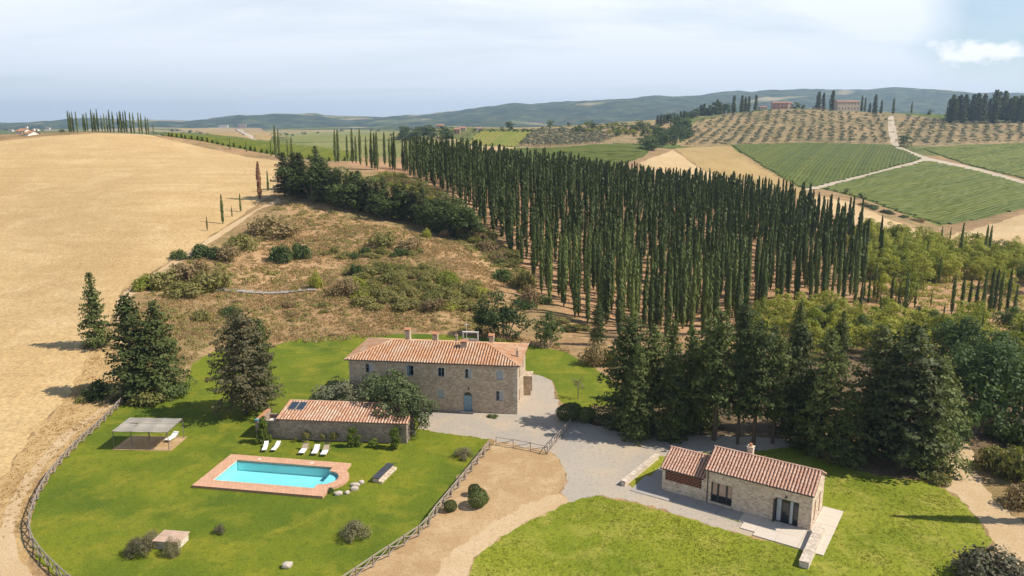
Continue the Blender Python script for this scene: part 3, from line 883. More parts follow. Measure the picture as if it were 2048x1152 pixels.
def build_ground():
    uu = np.concatenate([np.linspace(-1.15, -0.74, 40, endpoint=False), np.linspace(-0.74, 0.74, 300, endpoint=False), np.linspace(0.74, 1.15, 41)])
    vv = np.concatenate([np.linspace(math.log(30), math.log(115), 40, endpoint=False), np.linspace(math.log(115), math.log(420), 130, endpoint=False),
                         np.linspace(math.log(420), math.log(2000), 80, endpoint=False), np.linspace(math.log(2000), math.log(10500), 130)])
    G = np.stack(np.meshgrid(uu, vv, indexing='ij'), -1).reshape(-1, 2)
    G = G + RNG.normal(0, 0.0006, G.shape)
    pts = [Vector((a, b)) for a, b in G]
    polys, edges = [], []
    hole = pool_pit_uv()
    for i, (name, mat, px, amp) in enumerate(REGIONS):
        uv = ragged(px, amp, 50 + i * 3)
        polys.append(uv)
        n0 = len(pts)
        pts.extend(Vector((a, b)) for a, b in uv)
        edges.extend((n0 + k, n0 + (k + 1) % len(uv)) for k in range(len(uv)))
    n0 = len(pts)
    pts.extend(Vector((a, b)) for a, b in hole)
    edges.extend((n0 + k, n0 + (k + 1) % len(hole)) for k in range(len(hole)))
    V, E, F_, *_ = delaunay_2d_cdt(pts, edges, [], 0, 1e-7, False)
    V = np.array([(a[0], a[1]) for a in V])
    F_ = np.array(F_, dtype=np.int32)
    cen = V[F_].mean(1)
    reg = np.full(len(F_), -1)
    for i, poly in enumerate(polys):
        reg[inside(poly, cen)] = i
    reg[inside(hole, cen)] = -2
    Y = np.exp(V[:, 1]); X = V[:, 0] * Y
    Z = hgt(X, Y)
    P3 = np.stack([X, Y, Z], 1)
    # orient upwards
    a, b, c = P3[F_[:, 0]], P3[F_[:, 1]], P3[F_[:, 2]]
    flip = np.cross(b - a, c - a)[:, 2] < 0
    F_[flip] = F_[flip][:, ::-1]
    far = (reg == -1) & (np.exp(cen[:, 1]) > 700)
    groups = [('far_hills', 'far country', far), ('ground', 'scrub earth', (reg == -1) & ~far)]
    groups += [(n, m, reg == i) for i, (n, m, *_r) in enumerate(REGIONS)]
    for name, mat, sel in groups:
        f = F_[sel]
        if not len(f): continue
        used, inv = np.unique(f.ravel(), return_inverse=True)
        me = np_mesh(name, P3[used], inv.reshape(-1, 3), MATS[mat], smooth=True)
        tag(link(name, me), kind='structure')
    return polys


REG_POLY = {}
for (r, poly) in zip(REGIONS, build_ground()):
    REG_POLY[r[0]] = poly
# ------------------------------------------------------------------ building tools
def wall_with_openings(mb, o, e, length, height, openings, depth=0.32, top=None):
    """outer wall face from o along unit vector e (seen from outside it runs left to right), real holes with reveals.
    openings: (x0, z0, x1, z1, arched); top(x): height of the wall's upper edge (for gables)"""
    o, e = Vector(o), Vector(e)
    inn = Vector((-e.y, e.x, 0))          # inwards
    xs = sorted({0.0, length} | {v for w in openings for v in (w[0], w[2])} | ({length / 2} if top else set()))
    zs = sorted({0.0, height} | {v for w in openings for v in (w[1], w[3])})
    def pt(x, z, d=0.0):
        p = o + e * x + inn * d
        return (p.x, p.y, p.z + z)
    for i in range(len(xs) - 1):
        for j in range(len(zs) - 1):
            cx, cz = (xs[i] + xs[i + 1]) / 2, (zs[j] + zs[j + 1]) / 2
            if any(w[0] < cx < w[2] and w[1] < cz < w[3] for w in openings): continue
            mb.poly([pt(xs[i], zs[j]), pt(xs[i + 1], zs[j]), pt(xs[i + 1], zs[j + 1]), pt(xs[i], zs[j + 1])], [(0, 1, 2, 3)])
        if top:
            a, b = xs[i], xs[i + 1]
            mb.poly([pt(a, height), pt(b, height), pt(b, max(height + 1e-3, top(b))), pt(a, max(height + 1e-3, top(a)))], [(0, 1, 2, 3)])
    for x0, z0, x1, z1, arch in openings:
        d = depth
        mb.poly([pt(x0, z0), pt(x0, z0, d), pt(x0, z1, d), pt(x0, z1)], [(0, 1, 2, 3)])
        mb.poly([pt(x1, z0), pt(x1, z1), pt(x1, z1, d), pt(x1, z0, d)], [(0, 1, 2, 3)])
        mb.poly([pt(x0, z1), pt(x0, z1, d), pt(x1, z1, d), pt(x1, z1)], [(0, 1, 2, 3)])
        mb.poly([pt(x0, z0), pt(x1, z0), pt(x1, z0, d), pt(x0, z0, d)], [(0, 1, 2, 3)])
        if arch:                           # spandrels turn the square head into a round one
            r = (x1 - x0) / 2; cx = (x0 + x1) / 2; zc = z1 - r; n = 8
            for s in (-1, 1):
                arc = [(cx + s * r * math.cos(PI / 2 * k / n), zc + r * math.sin(PI / 2 * k / n)) for k in range(n + 1)]
                xc = cx + s * r
                for k in range(n):
                    a, b = arc[k], arc[k + 1]
                    mb.poly([pt(xc, z1, 0.01), pt(a[0], a[1], 0.01), pt(b[0], b[1], 0.01)], [(0, 1, 2)])
                    mb.poly([pt(a[0], a[1], 0.01), pt(b[0], b[1], 0.01), pt(b[0], b[1], d), pt(a[0], a[1], d)], [(0, 1, 2, 3)])


def frame_of(o, e):
    """matrix: local x along the wall, local y inwards, z up"""
    e = Vector(e); inn = Vector((-e.y, e.x, 0))
    return Matrix(((e.x, inn.x, 0, o[0]), (e.y, inn.y, 0, o[1]), (0, 0, 1, o[2]), (0, 0, 0, 1)))


def put(name, mb, mats, parent, mat4=None, smooth=False):
    ob = mb.build(name, mats, parent, smooth)
    if mat4 is not None: ob.matrix_local = mat4
    return ob


def window_part(parent, M4, x0, z0, x1, z1, kind='panes', frame='pale paint', sill='pale stone', depth=0.2, shut=None):
    """a window set back in its opening; children: pane(s), sill, shutters"""
    f = MB(); t = 0.06; w = x1 - x0
    y0, y1 = depth - 0.05, depth + 0.02
    f.box(x0, y0, z0, x0 + t, y1, z1); f.box(x1 - t, y0, z0, x1, y1, z1)
    f.box(x0 + t, y0, z0, x1 - t, y1, z0 + t); f.box(x0 + t, y0, z1 - t, x1 - t, y1, z1)
    xm = (x0 + x1) / 2
    f.box(xm - t / 2, y0, z0 + t, xm + t / 2, y1, z1 - t)
    fo = put('window', f, MATS[frame], parent, M4)
    for a, b in ((x0 + t, xm - t / 2), (xm + t / 2, x1 - t)):
        g_ = MB(); g_.box(a, depth - 0.01, z0 + t, b, depth + 0.005, z1 - t)
        put('pane', g_, MATS['window glass'], fo)
        b_ = MB(); zm = z0 + (z1 - z0) * 0.55
        b_.box(a, depth - 0.03, zm - 0.015, b, depth - 0.012, zm + 0.015)
        put('glazing_bar', b_, MATS[frame], fo)
    s = MB(); s.cham(x0 - 0.12, -0.09, z0 - 0.1, x1 + 0.12, 0.15, z0, 0.015)
    put('sill', s, MATS[sill], fo)
    if shut:
        for kind_, side in shut:
            h = MB(); lw = w / 2
            if kind_ == 'closed':
                a = x0 + 0.01 if side < 0 else xm + 0.005
                b = xm - 0.005 if side < 0 else x1 - 0.01
                h.box(a, 0.05, z0 + 0.01, b, 0.09, z1 - 0.01)
                for k in range(12):
                    zz = z0 + 0.08 + (z1 - z0 - 0.16) * k / 12
                    h.box(a + 0.06, 0.035, zz, b - 0.06, 0.05, zz + 0.05)
            else:                          # folded back on the wall or standing open
                ang = kind_
                px = x0 if side < 0 else x1
                dx, dy = -side * math.cos(ang) * lw, -math.sin(ang) * lw
                n = Vector((-dy, dx, 0)).normalized() * 0.02
                q = [Vector((px, 0.0, 0)) + n, Vector((px + dx, dy, 0)) + n, Vector((px + dx, dy, 0)) - n, Vector((px, 0.0, 0)) - n]
                h.poly([(a.x, a.y, z0) for a in q] + [(a.x, a.y, z1) for a in q], [(0, 1, 5, 4), (1, 2, 6, 5), (2, 3, 7, 6), (3, 0, 4, 7), (4, 5, 6, 7), (3, 2, 1, 0)])
            put('shutter', h, MATS[shut_mat(frame)], fo)
    return fo


def shut_mat(frame):
    return frame


def tile_slope(mb, o, e, up, le, ls, keep=None, pitch=0.41, row=0.44, r=0.135, rng=None):
    """barrel tiles laid up a roof slope from the eave corner o; e along the eave, up along the slope (unit vectors)"""
    o, e, up = Vector(o), Vector(e), Vector(up)
    nrm = e.cross(up).normalized()
    if nrm.z < 0: nrm = -nrm
    nc = int(le / pitch); nr = int(math.ceil(ls / row))
    rng = rng or random
    prof = [(-1.0, 0.0), (-0.55, 0.72), (0.0, 1.0), (0.55, 0.72), (1.0, 0.0)]
    for i in range(nc):
        s = (i + 0.5) * le / nc
        for j in range(nr):
            t0, t1 = j * row - 0.03, min((j + 1) * row + 0.05, ls + 0.02)
            if keep and not keep(s, (t0 + t1) / 2): continue
            js, jt = rng.uniform(-0.014, 0.014), rng.uniform(-0.02, 0.02)
            lift = rng.uniform(0, 0.010)
            ra = r * 1.08; rb = r * 0.9
            pts = []
            for rr, tt, hh in ((ra, t0 + jt, 0.016), (rb, t1 + jt, 0.006)):
                for a, h in prof:
                    p = o + e * (s + js + a * rr) + up * tt + nrm * (h * rr * 0.95 + hh + lift)
                    pts.append(p)
            mb.poly(pts, [(0, 1, 6, 5), (1, 2, 7, 6), (2, 3, 8, 7), (3, 4, 9, 8), (0, 5, 9, 4), (4, 3, 2, 1, 0)][:4] + [(4, 3, 2, 1, 0)])


def ridge_tiles(mb, a, b, r=0.13, step=0.42):
    a, b = Vector(a), Vector(b)
    d = b - a; n = max(1, int(d.length / step)); d.normalize()
    side = d.cross(Vector((0, 0, 1))).normalized(); upv = side.cross(d).normalized()
    if upv.z < 0: upv = -upv
    st = (b - a).length / n
    for k in range(n):
        pts = []
        j = random.uniform(-0.012, 0.012)
        for rr, t in ((r * 1.06, k * st - 0.03), (r * 0.94, (k + 1) * st + 0.03)):
            for q in range(6):
                an = PI * q / 5
                pts.append(a + d * t + side * (rr * math.cos(an)) + upv * (rr * math.sin(an) * 0.9 + j + 0.02))
        mb.poly(pts, [(q, q + 1, q + 7, q + 6) for q in range(5)] + [(5, 4, 3, 2, 1, 0)])


def chimney(parent, x, y, z0, z1, w, d, wall='villa stone', cap='tiles', name='chimney'):
    m = MB(); m.box(x - w / 2, y - d / 2, z0, x + w / 2, y + d / 2, z1)
    m.box(x - w / 2 - 0.06, y - d / 2 - 0.06, z1, x + w / 2 + 0.06, y + d / 2 + 0.06, z1 + 0.08)
    c = put(name, m, MATS[wall], parent)
    k = MB(); zt = z1 + 0.08
    if cap == 'tiles':                    # little pitched hood on four brick legs
        for sx in (-1, 1):
            for sy in (-1, 1):
                k.box(x + sx * (w / 2 - 0.06) - 0.06, y + sy * (d / 2 - 0.06) - 0.06, zt, x + sx * (w / 2 - 0.06) + 0.06, y + sy * (d / 2 - 0.06) + 0.06, zt + 0.22)
        hw, hd = w / 2 + 0.12, d / 2 + 0.1
        zb = zt + 0.22
        k.poly([(x - hw, y - hd, zb), (x + hw, y - hd, zb), (x + hw, y + hd, zb), (x - hw, y + hd, zb), (x - hw, y, zb + 0.28), (x + hw, y, zb + 0.28)],
               [(0, 1, 5, 4), (2, 3, 4, 5), (0, 4, 3), (1, 2, 5), (3, 2, 1, 0)])
    else:
        k.bar((x, y, zt), (x, y, zt + 0.3), w * 0.3, 8, w * 0.26)
    put('chimney_cap', k, MATS['clay'], c)
    return c


def wall_lamp(parent, M4, x, z):
    m = MB()
    m.box(x - 0.05, -0.03, z - 0.1, x + 0.05, 0.0, z + 0.1)
    m.bar((x, -0.02, z + 0.06), (x, -0.22, z + 0.1), 0.02, 5)
    m.bar((x, -0.22, z + 0.1), (x, -0.22, z - 0.02), 0.05, 6, 0.11)
    m.bar((x, -0.22, z - 0.02), (x, -0.22, z - 0.16), 0.10, 6, 0.07)
    return put('wall_lamp', m, MATS['dark metal'], parent, M4)


def on_wall(px, py, o, e):
    """(distance along the wall, height) of the point of a wall seen at this pixel"""
    dx, dy, dz = (float(v) for v in ray_of(px, py))
    inn = Vector((-e[1], e[0], 0))
    t = (inn.x * o[0] + inn.y * o[1]) / (inn.x * dx + inn.y * dy)
    X, Y, Z = dx * t, dy * t, CAM_H + dz * t
    return (X - o[0]) * e[0] + (Y - o[1]) * e[1], Z - o[2]


def rect_on_wall(px0, py0, px1, py1, o, e):
    a = on_wall((px0 + px1) / 2, py1, o, e); b = on_wall((px0 + px1) / 2, py0, o, e)
    l = on_wall(px0, (py0 + py1) / 2, o, e)[0]; r = on_wall(px1, (py0 + py1) / 2, o, e)[0]
    return l, a[1], r, b[1]
# ------------------------------------------------------------------ the villa
def build_villa():
    rz = math.radians(-7.3)
    O = Vector((-23.64, 103.95, 0)); E = Vector((math.cos(rz), math.sin(rz), 0))
    Wd, Dp, Hh, OV = 24.6, 10.3, 7.22, 0.45
    root = empty('stone_villa', O, rz)
    tag(root, 'long two storey stone villa with hipped clay tile roof and blue arched door', 'house')
    front = [(731, 727.3, 744.4, 745), (814, 730.8, 827, 750.7), (875.7, 735.5, 888.5, 753), (929.6, 738.3, 942, 756.6), (992.9, 741.3, 1004.6, 759),
             (875.7, 778.9, 888.5, 796.4), (991.7, 782.4, 1005.8, 801)]
    rects = [rect_on_wall(*w, O, E) for w in front]
    rects = [(a, b, a + max(0.95, c - a), d) for a, b, c, d in rects]
    dr = rect_on_wall(927, 784, 944.5, 829, O, E)
    dr = (dr[0], 0.0, dr[2], dr[3])
    # walls
    m = MB()
    wall_with_openings(m, (0, 0, 0), (1, 0, 0), Wd, Hh, [(*r, False) for r in rects] + [(*dr, True)])
    side = [(2.2, 4.6, 3.3, 6.1, False), (6.4, 4.6, 7.5, 6.1, False), (2.2, 1.2, 3.3, 2.9, False)]
    wall_with_openings(m, (Wd, 0, 0), (0, 1, 0), Dp, Hh, side)
    wall_with_openings(m, (Wd, Dp, 0), (-1, 0, 0), Wd, Hh, [(3, 4.6, 4, 6.1, False), (9, 4.6, 10, 6.1, False), (15, 4.6, 16, 6.1, False)])
    wall_with_openings(m, (0, Dp, 0), (0, -1, 0), Dp, Hh, [(3, 4.6, 4, 6.1, False)])
    m.box(0.5, 0.5, 0.01, Wd - 0.5, Dp - 0.5, Hh - 0.3)          # dark rooms behind the openings
    w = put('wall', m, MATS['villa stone'], root)
    # corner stones on the right front edge
    q = MB()
    for k in range(14):
        z = 0.05 + k * 0.51
        a, b = (0.62, 0.36) if k % 2 else (0.36, 0.62)
        q.box(Wd - a, -0.02, z, Wd + 0.02, b, z + 0.47)
    qq = put('corner_stones', q, MATS['pale stone'], root); qq['kind'] = 'stuff'
    M0 = Matrix.Identity(4)
    shut = [[('closed', 1)], [(0.6, -1)], [], [('closed', 1)], [('closed', -1), ('closed', 1)], [('closed', -1), ('closed', 1)], [('closed', 1)]]
    fr = ['pale paint', 'blue paint', 'blue paint', 'pale paint', 'pale paint', 'pale paint', 'pale paint']
    for r, s, c in zip(rects, shut, fr):
        window_part(root, M0, *r, frame=c, shut=s)
    Ms = frame_of((Wd, 0, 0), (0, 1, 0))
    for r in side:
        window_part(root, Ms, *r[:4], frame='brown paint', shut=[('closed', -1), ('closed', 1)])
    Mb = frame_of((Wd, Dp, 0), (-1, 0, 0))
    for x in (3, 9, 15): window_part(root, Mb, x, 4.6, x + 1, 6.1)
    window_part(root, frame_of((0, Dp, 0), (0, -1, 0)), 3, 4.6, 4, 6.1)
    # surrounds of pale stone round each front opening
    for r in rects:
        s = MB()
        s.box(r[0] - 0.16, -0.025, r[1], r[0], 0.0, r[3] + 0.16); s.box(r[2], -0.025, r[1], r[2] + 0.16, 0.0, r[3] + 0.16)
        s.box(r[0], -0.025, r[3], r[2], 0.0, r[3] + 0.16)
        put('window_surround', s, MATS['pale stone'], root)
    # door
    d = MB(); x0, _, x1, z1 = dr; rr = (x1 - x0) / 2; cx = (x0 + x1) / 2
    prof = [(x0, 0), (x1, 0)] + [(cx + rr * math.cos(PI * k / 12), z1 - rr + rr * math.sin(PI * k / 12)) for k in range(13)]
    n = len(prof)
    d.poly([(a, 0.2, b) for a, b in prof] + [(a, 0.26, b) for a, b in prof], [tuple(range(n)), tuple(range(2 * n - 1, n - 1, -1))] + [(i, n + i, n + (i + 1) % n, (i + 1) % n) for i in range(n)])
    do = put('door', d, MATS['blue paint'], root)
    for sx in (-1, 1):
        for za, zb in ((0.2, 0.95), (1.05, z1 - rr - 0.05)):
            p_ = MB(); a = cx + sx * rr * 0.52
            p_.cham(a - rr * 0.36, 0.17, za, a + rr * 0.36, 0.2, zb, 0.01)
            put('door_panel', p_, MATS['blue paint'], do)
    hd = MB(); hd.bar((cx + 0.1, 0.13, 1.05), (cx + 0.1, 0.2, 1.05), 0.035, 6)
    put('handle', hd, MATS['dark metal'], do)
    fan = MB(); fan.poly([(cx + (rr - 0.08) * math.cos(PI * k / 12), 0.19, z1 - rr + 0.04 + (rr - 0.08) * math.sin(PI * k / 12)) for k in range(13)], [tuple(range(13))])
    put('fanlight', fan, MATS['window glass'], do)
    ar = MB()                                                     # stone arch
    for k in range(11):
        a0, a1 = PI * k / 11 + 0.02, PI * (k + 1) / 11 - 0.02
        pts = [(cx + q_ * math.cos(a), y, z1 - rr + q_ * math.sin(a)) for y in (-0.03, 0.02) for a, q_ in ((a0, rr), (a1, rr), (a1, rr + 0.2), (a0, rr + 0.2))]
        ar.poly(pts, [(0, 1, 2, 3), (0, 4, 5, 1), (2, 6, 7, 3), (1, 5, 6, 2), (3, 7, 4, 0)])
    put('door_arch', ar, MATS['villa stone'], root)
    st = MB(); st.cham(x0 - 0.3, -0.45, 0, x1 + 0.3, -0.01, 0.14, 0.02)
    put('doorstep', st, MATS['pale stone'], root)
    lx, lz = on_wall(937.5, 776.5, O, E)
    wall_lamp(root, M0, lx, lz)
    dx_, _ = on_wall(773.7, 745, O, E)
    dp = MB(); dp.bar((dx_, -0.08, 1.0), (dx_, -0.08, Hh), 0.05, 6)
    put('downpipe', dp, MATS['white plaster'], root)
    # roof
    Le, De = Wd + 2 * OV, Dp + 2 * OV
    ze, zr = 7.30, 8.82
    hin = De / 2
    A, B, C_, D_ = Vector((-OV, -OV, ze)), Vector((Wd + OV, -OV, ze)), Vector((Wd + OV, Dp + OV, ze)), Vector((-OV, Dp + OV, ze))
    R0, R1 = Vector((-OV + hin, Dp / 2, zr)), Vector((Wd + OV - hin, Dp / 2, zr))
    deck = MB()
    deck.poly([A, B, C_, D_, R0, R1], [(0, 1, 5, 4), (1, 2, 5), (2, 3, 4, 5), (3, 0, 4), (3, 2, 1, 0)])
    deck.poly([A - Vector((0, 0, .12)), B - Vector((0, 0, .12)), C_ - Vector((0, 0, .12)), D_ - Vector((0, 0, .12)), A, B, C_, D_], [(0, 1, 5, 4), (1, 2, 6, 5), (2, 3, 7, 6), (3, 0, 4, 7)])
    ro = put('roof', deck, MATS['tile channel'], root)
    t = MB(); sl = math.hypot(hin, zr - ze)
    rise = (zr - ze) / sl; run = hin / sl
    tile_slope(t, A, (1, 0, 0), (0, run, rise), Le, sl, lambda s, u: hin * u / sl - 0.05 < s < Le - hin * u / sl + 0.05)
    tile_slope(t, C_, (-1, 0, 0), (0, -run, rise), Le, sl, lambda s, u: hin * u / sl - 0.05 < s < Le - hin * u / sl + 0.05)
    tile_slope(t, D_, (0, -1, 0), (run, 0, rise), De, sl, lambda s, u: hin * u / sl - 0.05 < s < De - hin * u / sl + 0.05)
    tile_slope(t, B, (0, 1, 0), (-run, 0, rise), De, sl, lambda s, u: hin * u / sl - 0.05 < s < De - hin * u / sl + 0.05)
    to = put('roof_tiles', t, MATS['villa tiles'], ro); to['kind'] = 'stuff'
    rt = MB()
    for a, b in ((R0, R1), (A, R0), (B, R1), (C_, R1), (D_, R0)): ridge_tiles(rt, a, b)
    put('ridge_tiles', rt, MATS['villa tiles'], ro)['kind'] = 'stuff'
    gt = MB(); gt.bar(A + Vector((0, -0.07, -0.03)), B + Vector((0, -0.07, -0.03)), 0.075, 6)
    put('gutter', gt, MATS['dark metal'], root)
    co = MB(); co.box(-0.12, -0.12, Hh - 0.16, Wd + 0.12, -0.001, Hh - 0.01)
    put('cornice', co, MATS['villa stone'], root)
    # chimneys: (pixel x, across the depth, base, top, size)
    def cx_at(px, yloc):
        return on_wall(px, 690, O + Vector((-E.y, E.x, 0)) * yloc, E)[0]
    for px, y, z1_, w_, d_, cap in ((816.5, 6.3, 10.0, 0.72, 0.9, 'tiles'), (871, 6.0, 9.55, 0.75, 0.8, 'tiles'), (913, 6.4, 9.5, 0.32, 0.4, 'pipe'), (983.5, 6.3, 9.5, 0.66, 0.7, 'tiles')):
        chimney(root, cx_at(px, y), y, 8.2, z1_, w_, d_, cap=cap)
    x4 = cx_at(929, 4.4)
    chimney(root, x4, 4.0, 7.9, 9.1, 0.95, 0.7, wall='villa stone', cap='tiles')
    chimney(root, Wd - 0.4, 3.1, 7.3, 8.5, 0.35, 0.4, wall='villa stone', cap='pipe')
    an = MB(); ax = cx_at(933.5, 6.6)
    an.bar((ax, 6.6, 8.4), (ax, 6.6, 11.3), 0.03, 6)
    for k in range(6): an.bar((ax - 0.35 + 0.02 * k, 6.3 + 0.14 * k, 11.2), (ax + 0.35 - 0.02 * k, 6.3 + 0.14 * k, 11.2), 0.014, 4)
    an.bar((ax, 6.2, 11.2), (ax, 7.1, 11.2), 0.02, 4)
    put('antenna', an, MATS['white plaster'], root)
    xl0, xl1 = cx_at(926, 8.2), cx_at(957, 8.2)
    lg = MB()                                                     # white framed roof loggia on the rear slope
    lg.box(xl0, 8.0, 8.1, xl0 + 0.16, 8.2, 9.55); lg.box(xl1 - 0.16, 8.0, 8.1, xl1, 8.2, 9.55); lg.box(xl0 - 0.05, 7.95, 9.55, xl1 + 0.05, 8.25, 9.72)
    lg.box(xl0 + 0.16, 8.35, 7.9, xl1 - 0.16, 8.45, 8.5)
    put('loggia_frame', lg, MATS['white plaster'], root)
    # lean-to porch at the rear right corner
    p = MB(); p.box(Wd + 0.003, 7.9, 0, Wd + 1.1, 8.05, 3.0); p.box(Wd + 0.003, 9.9, 0, Wd + 1.1, 10.05, 3.0); p.box(Wd + 0.003, 7.75, 3.0, Wd + 1.25, 10.2, 3.12)
    put('porch', p, MATS['villa stone'], root)
    return root


VILLA = build_villa()


# ------------------------------------------------------------------ the cottage
def build_cottage():
    rz = math.radians(-33.5)
    O = Vector((16.86, 78.0, 0)); E = Vector((math.cos(rz), math.sin(rz), 0))
    root = empty('stone_cottage', O, rz)
    tag(root, 'single storey stone cottage with pink tiled gable roof and lower brick lattice wing', 'house')
    X0, X1, DP = 5.0, 16.0, 5.6
    HE, HR = 3.98, 5.38
    M0 = Matrix.Identity(4)
    wr = rect_on_wall(1421.4, 968.5, 1464.3, 1007.6, O, E)
    dr = rect_on_wall(1550, 1000, 1597, 1052, O, E)
    wr = (wr[0], wr[1] , wr[2], wr[3]); dr = (dr[0], 0.0, dr[2], dr[3])
    m = MB()
    sh = lambda r: (r[0] - X0, r[1], r[2] - X0, r[3], False)
    wall_with_openings(m, (X0, 0, 0), (1, 0, 0), X1 - X0, HE, [sh(wr), sh(dr)])
    top = lambda x: HE + (HR - HE) * (1 - abs(x - DP / 2) / (DP / 2))
    gab = [(1.15, 0.55, 1.85, 2.75, False), (3.35, 0.55, 4.05, 2.75, False)]
    wall_with_openings(m, (X1, 0, 0), (0, 1, 0), DP, HE, gab, top=top)
    wall_with_openings(m, (X1, DP, 0), (-1, 0, 0), X1 - X0, HE, [(3, 1, 4, 2.3, False), (7, 1, 8, 2.3, False)])
    wall_with_openings(m, (X0, DP, 0), (0, -1, 0), DP, HE, [], top=top)
    m.box(X0 + 0.45, 0.45, 0.01, X1 - 0.45, DP - 0.45, HE - 0.2)
    put('wall', m, MATS['cottage stone'], root)
    # wing
    WE, WR = 2.82, 4.1
    lr = rect_on_wall(1327.6, 945.5, 1394, 980, O, E)
    lr = (0.35, 1.35, 4.55, 2.55)
    w2 = MB(); yo = 0.06
    wall_with_openings(w2, (0, yo, 0), (1, 0, 0), X0 - 0.003, WE, [(*lr, False)])
    topw = lambda x: WE + (WR - WE) * (1 - abs(x - (DP - yo) / 2) / ((DP - yo) / 2))
    wall_with_openings(w2, (0, DP, 0), (0, -1, 0), DP - yo, WE, [], top=topw)
    wall_with_openings(w2, (X0 - 0.003, DP, 0), (-1, 0, 0), X0 - 0.003, WE, [])
    put('wing_wall', w2, MATS['cottage stone'], root)
    # lattice of bricks laid with gaps
    lat = MB(); lat.box(lr[0], yo + 0.28, lr[1], lr[2], yo + 0.31, lr[3])
    lo = put('brick_lattice', lat, MATS['far window'], root)
    bm_ = MB(); bm_.cham(-0.14, -0.06, -0.05, 0.14, 0.06, 0.05, 0.008)
    bme = bm_.mesh('brick', MATS['brick'])
    rows, cols = 7, 9
    for j in range(rows):
        for i in range(cols):
            x = lr[0] + (i + 0.5 + (0.5 if j % 2 else 0)) * (lr[2] - lr[0]) / (cols + 0.5)
            z = lr[1] + 0.06 + j * (lr[3] - lr[1] - 0.01) / rows
            link('brick', bme, lo, (x, yo + 0.1 + random.uniform(-0.008, 0.008), z))
    lt = MB(); lt.box(lr[0] - 0.2, yo - 0.03, lr[3], lr[2] + 0.2, yo + 0.2, lr[3] + 0.15)
    put('lintel', lt, MATS['pale stone'], root)
    # big window: dark frame, two curtained lights and a dark one
    f = MB(); t = 0.07; x0, z0, x1, z1 = wr
    for xx in [x0, x0 + (x1 - x0) * 0.30, x0 + (x1 - x0) * 0.72, x1 - t]:
        f.box(xx, 0.12, z0, xx + t, 0.2, z1)
    for zz in (z0, z0 + (z1 - z0) * 0.30, z1 - t):
        f.box(x0 + t, 0.125, zz, x1 - t, 0.195, zz + t)
    fo = put('window', f, MATS['dark metal'], root)
    gl = MB(); gl.box(x0 + 0.02, 0.16, z0 + 0.02, x1 - 0.02, 0.17, z1 - 0.02); put('pane', gl, MATS['window glass'], fo)
    for a, b in ((0.07, 0.27), (0.38, 0.68), (0.78, 0.97)):
        c = MB(); xa, xb = x0 + (x1 - x0) * a, x0 + (x1 - x0) * b
        for k in range(5):
            u0, u1 = xa + (xb - xa) * k / 5, xa + (xb - xa) * (k + 1) / 5
            c.box(u0, 0.145 + 0.01 * (k % 2), z0 + (z1 - z0) * 0.36, u1 - 0.01, 0.155 + 0.003 * (k % 2), z1 - 0.1)
        put('curtain', c, MATS['pink stone'], fo)
    s = MB(); s.cham(x0 - 0.1, -0.08, z0 - 0.1, x1 + 0.1, 0.12, z0, 0.015); put('sill', s, MATS['pale stone'], fo)
    # French door with pale shutters folded to its sides
    x0, z0, x1, z1 = dr; w_ = x1 - x0
    f = MB(); f.box(x0, 0.12, 0.02, x0 + 0.07, 0.2, z1); f.box(x1 - 0.07, 0.12, 0.02, x1, 0.2, z1); f.box(x0 + 0.07, 0.12, z1 - 0.08, x1 - 0.07, 0.2, z1)
    f.box(x0 + 0.07, 0.12, 0.02, x1 - 0.07, 0.2, 0.12)
    for u in (0.27, 0.60, 0.78): f.box(x0 + w_ * u - 0.03, 0.12, 0.12, x0 + w_ * u + 0.03, 0.2, z1 - 0.08)
    fd = put('door', f, MATS['dark metal'], root)
    gl = MB(); gl.box(x0 + 0.07, 0.165, 0.12, x1 - 0.07, 0.175, z1 - 0.08); put('pane', gl, MATS['window glass'], fd)
    for u0, u1 in ((0.05, 0.24), (0.63, 0.75)):
        p_ = MB(); p_.box(x0 + w_ * u0, 0.09, 0.15, x0 + w_ * u1, 0.115, z1 - 0.1); put('door_leaf', p_, MATS['pale paint'], fd)
    hd = MB(); hd.bar((x0 + w_ * 0.57, 0.05, 1.05), (x0 + w_ * 0.57, 0.12, 1.05), 0.025, 6); put('handle', hd, MATS['dark metal'], fd)
    o_ = MB(); a0 = Vector((x0, -0.02, 0)); dd = Vector((-0.25, -0.75, 0)).normalized()
    o_.poly([(x0, -0.01, 0.1), (x0 - 0.12, -0.5, 0.1), (x0 - 0.09, -0.51, 0.1), (x0 + 0.03, -0.01, 0.1), (x0, -0.01, z1 - 0.05), (x0 - 0.12, -0.5, z1 - 0.05), (x0 - 0.09, -0.51, z1 - 0.05), (x0 + 0.03, -0.01, z1 - 0.05)],
            [(0, 1, 5, 4), (1, 2, 6, 5), (2, 3, 7, 6), (4, 5, 6, 7), (3, 0, 4, 7)])
    put('shutter', o_, MATS['dark metal'], fd)
    lx, lz = on_wall(1573, 993, O, E)
    wall_lamp(root, M0, lx, lz)
    dp = MB(); dp.tube([(X0 + 0.25, -0.07, 0.05), (X0 + 0.25, -0.07, HE - 0.35), (X0 + 0.25, -0.22, HE - 0.12)], 0.055)
    put('downpipe', dp, MATS['dark metal'], root)
    Mg = frame_of((X1, 0, 0), (0, 1, 0))
    for r in gab:
        window_part(root, Mg, *r[:4], frame='brown paint', sill='pale stone', shut=[('closed', -1), ('closed', 1)])
    for x in (3, 7): window_part(root, frame_of((X1, DP, 0), (-1, 0, 0)), x, 1, x + 1, 2.3, frame='brown paint')
